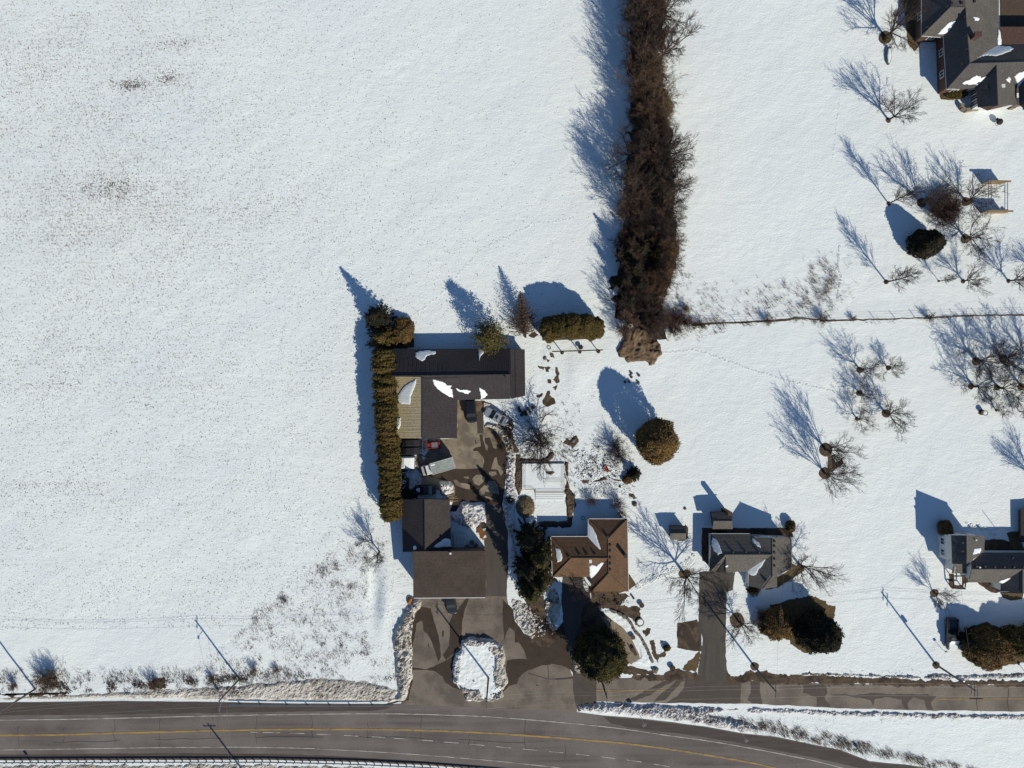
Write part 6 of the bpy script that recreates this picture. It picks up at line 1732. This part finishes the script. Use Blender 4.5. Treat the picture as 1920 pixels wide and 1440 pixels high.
# utility poles
POLES = {}
def pole(key, px, py, h, arm_dir, label, transformer=False, lamp=False, arms=1):
    r = thing('utility_pole', P(px, py, 0), label, 'utility pole', 'utility poles along the roads')
    mb = MB(); mb.tube((0, 0, -0.3), (0, 0, h), 0.19, 0.13, 10); mb.build('pole', M['pole_wood'], r)
    a = Vector((arm_dir[0], arm_dir[1], 0)).normalized()
    for k in range(arms):
        z = h - 0.35 - 0.9 * k
        mb = MB(); mb.tube(Vector((0, 0, z)) - a * 1.15, Vector((0, 0, z)) + a * 1.15, 0.07, n=6); arm = mb.build('cross_arm', M['pole_wood'], r)
        for s in (-1.0, 0.45, 1.0):
            mb = MB(); c = Vector((0, 0, z + 0.1)) + a * s; mb.tube(c, c + Vector((0, 0, 0.2)), 0.06, 0.04, 8); mb.build('insulator', M['steel'], arm)
    if transformer:
        mb = MB(); mb.lathe((0.42, 0.1, h * 0.58), [(0.05, 0), (0.27, 0.02), (0.27, 0.85), (0.2, 0.95), (0.05, 0.98)], 12); mb.build('transformer', M['steel'], r)
    if lamp:
        mb = MB(); mb.tube((0, 0, h - 1.6), (-0.3, -1.8, h - 1.0), 0.04, n=6); la = mb.build('lamp_arm', M['steel'], r)
        mb = MB(); mb.box((-0.33, -2.0, h - 1.0), (0.22, 0.55, 0.14)); mb.build('lamp_head', M['steel'], la)
    base = P(px, py, 0)
    POLES[key] = [base + Vector((0, 0, h - 0.05)) + a * s for s in (-1.0, 0.45, 1.0)]
    POLES[key + 'low'] = base + Vector((0, 0, h * 0.72))
    return r
pole('a', 1755, 1246, 11.5, (0, 1), 'wooden utility pole with a transformer beside the pickup drive', True, arms=2)
pole('b', 1415, 1250, 11.0, (0, 1), 'wooden utility pole on the service road verge right of the middle driveway')
pole('c', 1124, 1262, 10.8, (0, 1), 'wooden utility pole rising behind the very dark roadside conifer')
pole('d', 916, 1268, 11.2, (0, 1), 'wooden utility pole standing on the snow covered island in the forecourt')
pole('e', 449, 1273, 9.3, (0, 1), 'wooden utility pole with a street lamp on the grassy verge beside the field', lamp=True)
pole('f', 66, 1292, 11.0, (0, 1), 'wooden utility pole nearest the left edge by the leafless shrubs')
pole('g', 459, 1449, 7.8, (1, 0), 'utility pole south of the road just below the frame, its shadow crossing the lanes', arms=1)
POLES['h'] = [P(2250, 1246, 0) + Vector((0, s, 11.4)) for s in (-1.0, 0.45, 1.0)]
POLES['i'] = [P(-420, 1300, 0) + Vector((0, s, 11.4)) for s in (-1.0, 0.45, 1.0)]

def wire(a, b, sag, label, r=0.013):
    mb = MB(); n = 14; prev = None
    for i in range(n + 1):
        t = i / n; p = a.lerp(b, t); p = Vector((p.x, p.y, p.z - sag * 4 * t * (1 - t)))
        if prev is not None: mb.tube(prev, p, r, n=4, cap=False)
        prev = p
    c = (a + b) / 2
    o = mb.build('overhead_wire', M['wire'], None, (c.x, c.y, 0))
    tag(o, label, 'wire', 'overhead wires between the utility poles')
for s, e, w in (('h', 'a', 'overhead wire leaving the transformer pole beyond the right edge'), ('a', 'b', 'overhead wire strung between the transformer pole and the service road pole'), ('b', 'c', 'overhead wire strung over the wet stretch of service road'), ('c', 'd', 'overhead wire strung over the forecourt apron'), ('d', 'e', 'overhead wire strung along the verge left of the forecourt'), ('e', 'f', 'overhead wire strung along the far left verge'), ('f', 'i', 'overhead wire leaving the leftmost pole beyond the left edge')):
    for k in range(3):
        wire(POLES[s][k], POLES[e][k], 0.6 + 0.15 * k, w)
wire(POLES['elow'], POLES['glow'], 0.4, 'thin overhead wire crossing the road from the lamp pole')
wire(POLES['e'][0], POLES['g'][2], 0.4, 'upper overhead wire crossing the road from the lamp pole')
wire(POLES['b'][2], P(1472, 1060, 3.4), 0.6, 'house service wire running from the service road pole to the grey house')
wire(POLES['a'][2], P(1800, 1070, 4.2), 0.6, 'house service wire running from the transformer pole to the white sided house')

# road signs (seen from above as an edge, shadows tell the plates)
def sign(px, py, h, w, hh, label, ang=math.pi / 2):
    r = thing('road_sign', P(px, py, 0), label, 'road sign', None, ang)
    mb = MB(); mb.tube((0, 0, -0.2), (0, 0, h), 0.04, n=8); mb.build('post', M['steel'], r)
    mb = MB(); mb.box((0, -0.05, h - hh / 2), (w, 0.03, hh)); mb.build('plate', M['steel'], r)
sign(1203, 1346, 3.1, 0.75, 0.75, 'road sign on the snowy bank right of the forecourt exit', 0.5)
sign(1391, 1376, 2.8, 0.6, 0.75, 'road sign on the grassy bank where the road starts to curve', 0.5)
sign(1626, 1426, 3.2, 0.6, 0.9, 'road sign on the grassy bank furthest along the curve', 0.5)
sign(423, 1311, 2.3, 0.5, 0.5, 'small road sign at the snow edge beside the lamp pole', 0.5)
sign(62, 1430, 2.0, 0.5, 0.6, 'small road sign at the bottom guard rail near the left edge', 0.5)
sign(1765, 1216, 1.6, 0.5, 0.4, 'little marker sign beside the front of the pickup', 0.5)

# guard rails
def guard_rail(pts, step, label, h=0.75):
    pts = [P(x, y, 0) for x, y in pts]
    o = pts[len(pts) // 2]
    r = thing('guard_rail', o, label, 'guard rail')
    mb = MB(); acc = []
    for i in range(len(pts) - 1):
        a, b = pts[i] - o, pts[i + 1] - o
        d = (b - a).normalized(); n = Vector((-d.y, d.x, 0))
        v = []
        for p in (a, b):
            for off, z in ((0.0, h - 0.30), (0.06, h - 0.24), (0.0, h - 0.16), (0.06, h - 0.07), (0.0, h), (-0.03, h), (-0.03, h - 0.30)):
                v.append(p + n * off + Vector((0, 0, z)))
        k = 7
        mb.add(v, [(j, (j + 1) % k, k + (j + 1) % k, k + j) for j in range(k)])
        L = (b - a).length
        for q in range(int(L / step)):
            acc.append((a + d * (q + 0.5) * step, math.atan2(d.y, d.x)))
    mb.build('rail', M['steel'], r)
    first = None
    for p, ang in acc:
        if first is None:
            m = MB(); m.box((0, -0.12, h / 2 - 0.08), (0.14, 0.18, h + 0.1)); first = m.build('post', M['wood_dark'], r)
            first.location = p; first.rotation_euler = (0, 0, ang)
        else:
            c = first.copy(); COL.objects.link(c); c.parent = r; c.location = p; c.rotation_euler = (0, 0, ang)
guard_rail([(x, np.interp(x, [-200, 0, 300, 500, 650, 800, 900, 1000, 1150], [1429, 1427, 1426, 1426, 1429, 1436, 1443, 1453, 1474])) for x in range(-160, 1160, 60)], 1.5, 'long guard rail with closely spaced posts on the near side of the road')
guard_rail([(432, 1319), (520, 1320.5), (600, 1321.5), (680, 1321.5), (735, 1320)], 3.8, 'short guard rail between the road and the field verge')

# wire fence along the garden boundary
r = thing('wire_fence', P(1620, 599, 0), 'old wire fence with thin posts along the snowy garden boundary', 'fence')
fx = [1310, 1345, 1380, 1415, 1450, 1485, 1520, 1560, 1600, 1640, 1679, 1716, 1752, 1792, 1832, 1872, 1910, 1950]
fp = [P(x, np.interp(x, [1300, 1400, 1480, 1545, 1640, 1760, 1920, 2000], [607, 603, 597, 600, 598.5, 595, 590, 588]), 0) - r.location for x in fx]
for k, p in enumerate(fp):
    lean = Vector((math.sin(k * 2.3) * 0.08, math.cos(k * 1.7) * 0.08, 1.35))
    mb = MB(); mb.tube(p + Vector((0, 0, -0.2)), p + lean, 0.06, 0.05, 6); mb.build('post', M['pole_wood'], r)
for z in (0.4, 0.8, 1.15):
    mb = MB()
    for a, b in zip(fp[:-1], fp[1:]):
        mb.tube(a + Vector((0, 0, z)), b + Vector((0, 0, z)), 0.012, n=4, cap=False)
    mb.build('wire', M['wire'], r)

# garden swing frame behind the cedar clump
r = thing('swing_frame', P(1086, 659, 0), 'long dark garden swing frame in front of the oval cedar clump', 'swing')
o = r.location
top = 1.9
for x, y in ((1054, 661), (1087, 660), (1122, 659)):
    mb = MB(); c = P(x, y, 0) - o; mb.tube(c + Vector((0, 0, -0.2)), c + Vector((0, 0, top + 0.4)), 0.09, n=8); mb.build('post', M['wood_dark'], r)
    mb = MB(); mb.lathe(c, [(0.38, 0.0), (0.34, 0.06), (0.1, 0.1)], 12); mb.build('post_base', M['earth'], r)
mb = MB(); mb.tube(P(1034, 660, 0) - o + Vector((0, 0, top)), P(1128, 657, 0) - o + Vector((0, 0, top)), 0.11, n=8); mb.build('top_beam', M['wood_dark'], r)
mb = MB(); c = P(1088, 651, 0) - o; mb.lathe(c + Vector((0, 0, 0.5)), [(0.1, -0.03), (0.45, -0.02), (0.48, 0.04), (0.1, 0.03)], 14); mb.build('saucer_seat', M['black'], r)
for dx in (-0.3, 0.3):
    mb = MB(); mb.tube(c + Vector((dx, 0, 0.52)), Vector((c.x + dx, (P(1087, 660) - o).y, top)), 0.02, n=4); mb.build('rope', M['black'], r)

# timber arbor in the right garden
r = thing('timber_arbor', P(1860, 372, 0), 'open timber arbor with two tan boarded ends standing on the snow', 'arbor')
o = r.location
for name, x0, x1, y in (('north_end', 1840, 1878, 345), ('south_end', 1838, 1882, 400)):
    for k in range(6):
        a = P(x0 + (x1 - x0) * k / 6 + 0.5, y, 0) - o; b_ = P(x0 + (x1 - x0) * (k + 1) / 6 - 0.3, y, 0) - o
        hh = 1.9 + 0.5 * math.sin(math.pi * (k + 0.5) / 6)
        mb = MB(); mb.box(((a.x + b_.x) / 2, a.y, hh / 2), (b_.x - a.x, 0.10, hh)); mb.build('board', M['wood'], r)
    a = P(x0, y, 0) - o; b_ = P(x1, y, 0) - o
    mb = MB(); mb.box(((a.x + b_.x) / 2, a.y - 0.15, 2.3), (b_.x - a.x + 0.3, 0.35, 0.12)); mb.build('lintel', M['wood'], r)
for x in (1841, 1871, 1876):
    mb = MB(); a = P(x, 344, 0) - o; c = P(x, 401, 0) - o; mb.tube(a + Vector((0, 0, 1.9)), c + Vector((0, 0, 1.9)), 0.06, n=6); mb.build('side_rail', M['steel'], r)
for y in (358, 372, 386):
    mb = MB(); a = P(1871, y, 0) - o; c = P(1876, y, 0) - o; mb.tube(a + Vector((0, 0, 1.9)), c + Vector((0, 0, 1.9)), 0.04, n=6); mb.build('rung', M['steel'], r)
mb = MB(); mb.lathe(P(1884, 397, 0) - o, [(0.3, 0), (0.34, 0.6), (0.2, 0.7)], 10); mb.build('planter', M['wood_dark'], r)

# snow covered deck with picket railing
r = thing('garden_deck', P(1020, 905, 0), 'raised garden deck under smooth snow with thin picket railings', 'deck')
o = r.location
def pl(s): return [((x - 960) / 10 - o.x, (720 - y) / 10 - o.y) for x, y in poly(s)]
mb = MB(); mb.prism(pl("978,868 1058,868 1058,922 1003,922 1003,918 978,918"), -0.2, 0.26); mb.build('platform', M['wood'], r)
mb = MB(); mb.prism(pl("979,869 1057,869 1057,921 1004,921 1004,917 979,917"), 0.26, 0.38); mb.build('snow_cover', M['snow'], r)
for k in range(4):
    mb = MB(); mb.prism(pl("1004,%d 1057,%d 1057,%d 1004,%d" % (923 + k * 4, 923 + k * 4, 926.6 + k * 4, 926.6 + k * 4)), -0.2, 0.24 - k * 0.05); mb.build('step', M['roof_snow'], r)
def railing(a, b, n):
    A = P(*a, 0) - o; B = P(*b, 0) - o
    mb = MB(); mb.tube(A + Vector((0, 0, 0.95)), B + Vector((0, 0, 0.95)), 0.015, n=4); rl = mb.build('handrail', M['wood'], r)
    first = None
    for k in range(n + 1):
        p = A.lerp(B, k / n)
        if first is None:
            m = MB(); m.box((0, 0, 0.65), (0.045, 0.045, 0.6)); first = m.build('picket', M['wood'], rl); first.location = p
        else:
            c = first.copy(); COL.objects.link(c); c.parent = rl; c.location = p
railing((985, 870), (985, 915), 10); railing((986, 917), (1002, 917), 5); railing((1004, 922), (1057, 922), 13); railing((1012, 869), (1012, 900), 7); railing((1014, 902), (1055, 902), 10); railing((1057, 870), (1057, 920), 10)
mb = MB(); mb.blob((1.1, 1.9, 0.42), 0.5, 3, 2, 0.3, (1.4, 0.6, 0.3)); mb.build('leaf_patch', M['earth'], r)
for k in range(2):
    q = thing('timber_plank', P(1065 + k * 3, 901, 0), ('pale timber plank lying on the dirt right of the deck, left of two', 'pale timber plank lying on the dirt right of the deck, right of two')[k], 'plank', 'planks beside the deck')
    mb = MB(); mb.box((0, 0, 0.4), (0.18, 2.0, 0.06), 0.35); mb.build('board', M['white_trim'], q)

# stone edging of the front garden, every stone a piece
r = thing('stone_edging', P(1185, 1180, 0), 'curved row of flat grey stones edging the bungalow front garden', 'garden edging')
o = r.location
path = [(1144, 1144), (1157, 1148), (1166, 1153), (1174, 1158), (1181, 1165), (1187, 1175), (1190, 1183), (1198, 1190), (1204, 1198), (1208, 1206), (1212, 1214), (1216, 1222), (1220, 1232), (1224, 1242)]
rng = random.Random(8)
for k in range(len(path) - 1):
    a = P(*path[k], 0) - o; b_ = P(*path[k + 1], 0) - o
    d = b_ - a; L = d.length * 0.92
    mb = MB()
    n = 8; pts = []
    for i in range(n):
        t = 2 * math.pi * i / n
        pts.append((math.copysign(abs(math.cos(t)) ** 0.6, math.cos(t)) * L / 2 * rng.uniform(.92, 1.05), math.copysign(abs(math.sin(t)) ** 0.6, math.sin(t)) * 0.30 * rng.uniform(.8, 1.1)))
    an = math.atan2(d.y, d.x); c = (a + b_) / 2
    mb.prism([(c.x + p[0] * math.cos(an) - p[1] * math.sin(an), c.y + p[0] * math.sin(an) + p[1] * math.cos(an)) for p in pts], -0.1, 0.32 + rng.uniform(-.04, .05))
    mb.build('stone', M['stone_grey'], r)
# stone wall before the large house
r = thing('stone_wall', P(1875, 205, 0), 'low tan stone retaining wall below the large house', 'wall')
o = r.location
path = [(1800, 196), (1800, 204), (1806, 209), (1826, 206), (1846, 203), (1866, 199), (1886, 198), (1890, 203), (1897, 204), (1903, 199), (1920, 195), (1940, 192), (1960, 190)]
for k in range(len(path) - 1):
    a = P(*path[k], 0) - o; b_ = P(*path[k + 1], 0) - o
    d = b_ - a; m = max(1, int(d.length / 0.8))
    for j in range(m):
        c = a.lerp(b_, (j + 0.5) / m)
        mb = MB(); mb.box((c.x, c.y, 0.38), (d.length / m * 0.95, 0.6 * rng.uniform(.85, 1.1), 0.95 * rng.uniform(.9, 1.08)), math.atan2(d.y, d.x) + rng.uniform(-.06, .06), taper=0.93)
        mb.build('stone', M['stone'], r)

# stone edge of the curved patio with a bench
r = thing('garden_bench', P(1189, 1220, 0), 'dark slatted garden bench on the tan curved patio', 'bench', None, heading(0.42, 0.9) )
for k in range(4):
    mb = MB(); mb.box((-0.2 + k * 0.13, 0, 0.45), (0.11, 1.6, 0.05)); mb.build('slat', M['wood_dark'], r)
for sy in (-0.7, 0.7):
    mb = MB(); mb.box((0, sy, 0.2), (0.5, 0.08, 0.45)); mb.build('leg', M['wood_dark'], r)
mb = MB(); mb.box((0.3, 0, 0.7), (0.06, 1.6, 0.4)); mb.build('backrest', M['wood_dark'], r)

def pot(px, py, r_, h, label, mat='clay', fill='earth', group=None, name='plant_pot', cat='pot'):
    t = thing(name, P(px, py, 0), label, cat, group)
    mb = MB(); mb.lathe((0, 0, 0), [(r_ * 0.75, -0.05), (r_, h), (r_ * 0.86, h), (r_ * 0.82, h - 0.08), (0.02, h - 0.08)], 14); mb.build('pot', M[mat], t)
    mb = MB(); mb.lathe((0, 0, h - 0.1), [(r_ * 0.8, 0), (r_ * 0.7, 0.06), (0.02, 0.08)], 12); mb.build('soil', M[fill], t)
pot(1202.5, 1133.5, 0.5, 0.5, 'round pinkish planter alone on the snow in front of the bungalow')
pot(1200, 1166, 0.75, 0.3, 'dark ring planter filled with snow at the garden bed', 'stone_grey', 'roof_snow')
pot(1186, 1193, 0.45, 0.6, 'grey round pot beside the stone edging', 'stone_grey')
pot(1187, 1120, 0.22, 0.5, 'tiny dark pot in the snow below the bungalow', 'black')
pot(1260, 1251, 0.55, 0.5, 'dark round tub alone on the snow left of the middle driveway', 'black')
pot(957, 936, 0.75, 0.5, 'round grey fire pit on the dirty snow beside the driveway', 'stone_grey', 'litter', name='fire_pit', cat='fire pit')
pot(1842, 774, 0.5, 0.9, 'round bird bath with a dark post below the dense orchard', 'stone', 'roof_snow', name='bird_bath', cat='bird bath')
for k, (x, y) in enumerate(((973, 765), (975, 770), (980, 775), (984, 772), (989, 766), (998, 765), (1001, 763), (994, 772), (978, 778), (986, 777))):
    pot(x, y, 0.32, 0.35, 'dark empty pot in the group on the snow above the big bare shrub', 'black', group='dark pots on the snow')
def stump(px, py, r_, label, group=None, h=0.35, name='tree_stump', cat='stump', mat='wood_dark'):
    mb = MB(); c = P(px, py, 0); mb.lathe(c, [(r_ * 1.25, -0.1), (r_, h * 0.6), (r_ * 0.95, h), (0.02, h)], 10)
    tag(mb.build(name, M[mat], None, c), label, cat, group)
for x, y in ((1184, 700), (1184, 707), (1198, 704), (1180, 715), (1172, 716), (1197, 717)):
    stump(x, y, 0.22, 'small dark stump in the loose group on the open lawn', 'stumps on the lawn')
def boulder(px, py, r_, label, mat='stone_grey', sq=(1, 1, 0.6), seed=0, group=None):
    c = P(px, py, 0); mb = MB(); mb.blob((c.x, c.y, r_ * 0.2), r_, seed, 2, 0.2, sq)
    tag(mb.build('boulder', M[mat], None, c), label, 'boulder', group)
boulder(1228, 1256, 0.6, 'grey boulder at the south end of the stone edging', seed=3)
boulder(1288, 1008, 0.3, 'small dark stone at the foot of the garden shed', seed=4)
boulder(886, 1237, 0.55, 'pointed dark stone in the middle of the snowy island', 'earth', (0.8, 1.1, 0.8), 5)
boulder(1190, 945, 0.5, 'dark rock with a blue shadow north of the bungalow corner', 'earth', seed=6)
boulder(1162, 912, 0.3, 'small dark stone on the snowy garden bank', 'earth', seed=7)
boulder(1284, 953, 0.28, 'tiny dark stone on open snow above the garden shed', 'earth', seed=8)
boulder(769, 1126, 0.7, 'rusty brown lump at the south west corner of the tall garage', 'rust', (0.8, 1.1, 0.7), 9)
boulder(1022, 672, 0.35, 'grey garden rock left of the bare patches by the shop', seed=10)
boulder(1075, 826, 0.4, 'grey garden rock on the brown bare patch right of the big shrub', seed=11)

for k, (x, y, h, w) in enumerate(((937, 822, 1.5, 1.0), (950, 812, 1.3, 0.9), (942, 842, 1.0, 0.9), (957, 795, 1.2, 0.9))):
    tree('shrub_b', x, y, h, ('dark tangle of brush at the yard edge below the silver sedan', 'brush heap left of the big bare shrub', 'small tangle of brush at the south end of the yard edge', 'loose brush beside the silver sedan tail')[k], 'shrub', 'shrub', wide=w)

# ice chunks and clods thrown up on the banks (too many to count)
def clods(name, regions, mat, n, rmin, rmax, seed):
    rg = np.random.default_rng(seed); mb = MB()
    for s, m in regions:
        pts = wpoly(s); xs = [p[0] for p in pts]; ys = [p[1] for p in pts]; c = 0
        while c < m:
            x = rg.uniform(min(xs), max(xs)); y = rg.uniform(min(ys), max(ys))
            if not inside(np.array([x]), np.array([y]), pts)[0]: continue
            r_ = rg.uniform(rmin, rmax) ; mb.blob((x, y, rg.uniform(0.1, n)), r_, int(rg.integers(1e6)), 1, 0.3, (1, rg.uniform(.6, 1.2), .7)); c += 1
    o = mb.build(name, M[mat], None, (0, 0, 0)); o['kind'] = 'stuff'
WB = Z7 + "180,380 260,280 330,240 300,360 270,560 280,880 250,1080 170,1160 170,900 150,640"
IS = Z7 + "720,820 800,720 1060,620 1180,680 1200,860 1220,1000 1180,1120 850,1170 760,1020"
clods('snow_clod', [(WB, 160), (IS, 40), (Z7 + "1300,250 1500,300 1680,450 1560,560 1400,520", 70), (Z5 + "160,300 240,300 240,520 180,900", 60), ("752,885 762,885 762,915 752,915", 40), ("790,838 800,838 798,862 790,862", 30)], 'roof_snow', 0.75, 0.06, 0.2, 31)
clods('earth_clod', [(WB, 330), (Z7 + '1100,650 1190,650 1210,860 1220,1000 1180,1120 850,1180 800,1080 1000,1080 1090,1000', 150), (Z7 + '690,850 760,720 770,1000 700,1000', 40), (Z7 + "1450,250 1600,330 1700,420 1600,560 1450,500", 60), ("944,770 962,790 966,850 946,840", 150), (Z5 + '880,150 1280,150 1300,420 900,400', 90), (Z5 + '160,180 245,180 240,560 150,760', 70), ('752,820 762,820 764,920 752,920', 60), (Z6 + '1000,440 1280,470 1260,560 1000,590', 40), ("1000,1285 1010,1285 1010,1290 1000,1290", 2)], 'earth', 0.7, 0.06, 0.18, 32)

# odds and ends around the garages
r = thing('scrap_pile', P(903, 1000, 0), 'heap of rusty orange sheets and junk at the edge of the driveway', 'scrap pile')
rng = random.Random(4)
for k, (x, y, sx, sy, z, a, m) in enumerate(((-0.2, 0.6, 0.9, 1.2, 0.5, 0.3, 'rust'), (0.2, 0.0, 0.8, 1.0, 0.55, 1.0, 'rust'), (0.4, -0.7, 0.9, 0.6, 0.4, 0.5, 'rust'), (-0.1, -0.4, 0.5, 0.7, 0.7, 0.1, 'rust'), (0.5, 0.9, 0.6, 0.4, 0.5, 0.9, 'roof_snow'), (0.6, -0.5, 0.6, 0.4, 0.6, 0.4, 'roof_snow'))):
    mb = MB(); mb.box((x, y, z), (sx, sy, 0.12), a, tilt=('X', rng.uniform(-.4, .4))); mb.build('scrap_sheet', M[m], r)
mb = MB(); mb.lathe((0.45, 1.5, 0.0), [(0.45, -0.1), (0.55, 0.5), (0.45, 0.65), (0.05, 0.6)], 12); mb.build('drum', M['dark_metal'], r)
mb = MB(); mb.tube((-0.1, 2.4, 0.8), (-0.15, 0.9, 0.7), 0.06, n=6); mb.build('pipe', M['rust'], r)
r = thing('lumber_pile', P(845, 934, 0), 'messy pile of tan lumber against the lower garage', 'lumber')
for k in range(9):
    mb = MB(); mb.box((rng.uniform(-.3, .3), -0.6 + k * 0.15, 0.25 + 0.08 * (k % 3)), (rng.uniform(1.6, 2.4), 0.12, 0.06), rng.uniform(-.25, .25)); mb.build('board', M['wood'], r)
r = thing('wooden_pallet', P(862, 1012, 0), 'snow dusted slatted platform in the shade behind the tall garage', 'platform')
for k in range(9):
    mb = MB(); mb.box((-1.0 + k * 0.26, 0, 0.35), (0.17, 3.2, 0.06)); mb.build('slat', M['roof_snow'], r)
for y in (-1.3, 0.2, 1.3):
    mb = MB(); mb.box((0, y, 0.22), (2.3, 0.12, 0.2)); mb.build('bearer', M['wood_dark'], r)
for k, (x, y, s) in enumerate(((885, 1016, 0.7), (876, 1024, 0.6), (893, 1021, 0.5))):
    t = thing('storage_bin', P(x, y, 0), ('dark bin in the shade left of the rusty heap', 'dark bin against the back of the tall garage', 'small dark bin nearest the driveway behind the tall garage')[k], 'bin', 'bins behind the tall garage')
    mb = MB(); mb.box((0, 0, s * 0.6), (s, s * 0.9, s * 1.2), 0.3 * k, taper=1.1); mb.build('body', M['tarp'], t)
    mb = MB(); mb.box((0, 0, s * 1.23), (s * 1.16, s * 1.05, 0.08), 0.3 * k); mb.build('lid', M['hull'], t)
r = thing('log_pile', P(762, 905, 0), 'dark heap of logs in the shade of the cedar hedge', 'logs')
for k in range(8):
    mb = MB(); x = -0.9 + 0.45 * (k % 4); z = 0.2 + 0.32 * (k // 4); mb.tube((x, -1.0 + rng.uniform(-.2, .2), z), (x + rng.uniform(-.2, .2), 1.0, z), 0.18, 0.15, 8); mb.build('log', M['bark'], r)
r = thing('plastic_sled', P(1137, 879, 0), 'small red plastic sled lying in the snowy vegetable garden', 'sled', None, 0.6)
mb = MB(); loft(mb, [(-0.6, 0.22, 0.1, 0.25, 0.05), (0.4, 0.24, 0.1, 0.25, 0.05), (0.65, 0.2, 0.2, 0.42, 0.05)]); mb.build('hull', M['red_paint'], r)
for sx in (-0.28, 0.28):
    mb = MB(); mb.box((sx, -0.05, 0.28), (0.07, 1.2, 0.1)); mb.build('rim', M['red_paint'], r)
pot(957, 887, 0.38, 0.6, 'red tub half buried in the snow beside the driveway', 'red_paint', 'roof_snow')
for k, (x, y) in enumerate(((1029.5, 652), (1092.5, 971))):
    c = P(x, y, 0); mb = MB(); mb.torus((c.x, c.y, 0.1), 0.32, 0.04)
    tag(mb.build('garden_hoop', M['dark_metal'], None, c), ('thin hoop lying on the snow left of the garden swing', 'thin hoop lying in the shade north of the bungalow')[k], 'hoop')
# small boat upside down on the snow
r = thing('rowing_boat', P(1665, 106, 0), 'small narrow boat lying on the snow below the well tree', 'boat', None, heading(0.02, -1))
mb = MB(); loft(mb, [(-1.6, 0.12, 0.0, 0.3, 0.04), (-1.1, 0.42, -0.05, 0.45, 0.1), (0, 0.55, -0.05, 0.5, 0.14), (1.0, 0.45, -0.05, 0.5, 0.1), (1.7, 0.1, 0.1, 0.5, 0.03)]); mb.build('hull', M['hull'], r)
mb = MB(); loft(mb, [(-1.35, 0.16, 0.42, 0.5, 0.05), (0, 0.36, 0.46, 0.62, 0.1), (1.2, 0.22, 0.46, 0.58, 0.06)]); mb.build('snow_cover', M['roof_snow'], r)
mb = MB(); mb.box((0, 1.5, 0.55), (0.8, 0.14, 0.08)); mb.build('thwart', M['wood_dark'], r)
t = thing('kettle_grill', P(1869, 231, 0), 'dark covered grill alone on the snow in front of the large house', 'grill')
mb = MB(); mb.lathe((0, 0, 0.45), [(0.1, -0.1), (0.5, 0.1), (0.62, 0.35), (0.5, 0.6), (0.1, 0.75)], 14); mb.build('bowl', M['black'], t)
for a in (0.5, 2.6, 4.7):
    mb = MB(); mb.tube((0.3 * math.cos(a), 0.3 * math.sin(a), 0.5), (0.5 * math.cos(a), 0.5 * math.sin(a), -0.1), 0.04, n=6); mb.build('leg', M['dark_metal'], t)
mb = MB(); mb.box((-0.45, 0.45, 0.8), (0.5, 0.4, 0.06), 0.8); mb.build('shelf', M['dark_metal'], t)
t = thing('mailbox', P(1919, 1256, 0), 'dark mailbox at the right edge of the service road verge', 'mailbox')
mb = MB(); mb.tube((0, 0, -0.1), (0, 0, 1.0), 0.05, n=6); mb.build('post', M['wood_dark'], t)
mb = MB(); mb.box((0, 0, 1.1), (0.3, 0.55, 0.28)); mb.build('box', M['dark_metal'], t)
# porch of the white sided house
t = thing('garden_pergola', P(1796, 1090, 0), 'dark low pergola frame before the porch of the white sided house', 'pergola')
o = t.location
for (x0, y0, x1, y1) in ((1780, 1076, 1782, 1098), (1803, 1076, 1803, 1098), (1782, 1099, 1803, 1101), (1781, 1077, 1803, 1077)):
    mb = MB(); mb.tube(P(x0, y0, 0) - o + Vector((0, 0, 1.1)), P(x1, y1, 0) - o + Vector((0, 0, 1.1)), 0.12, n=6); mb.build('beam', M['dark_metal'], t)
for x, y in ((1781, 1077), (1803, 1077), (1782, 1099), (1803, 1100)):
    mb = MB(); mb.tube(P(x, y, 0) - o + Vector((0, 0, -0.1)), P(x, y, 0) - o + Vector((0, 0, 1.1)), 0.10, n=6); mb.build('post', M['wood_dark'], t)
mb = MB(); mb.tube(P(1868, 992, 0) , P(1868, 992, 0) + Vector((0, 0, 3.0)), 0.05, n=6)
tag(mb.build('flag_pole', M['steel'], None, P(1868, 992, 0)), 'thin bare pole on the snow behind the white sided house', 'pole')
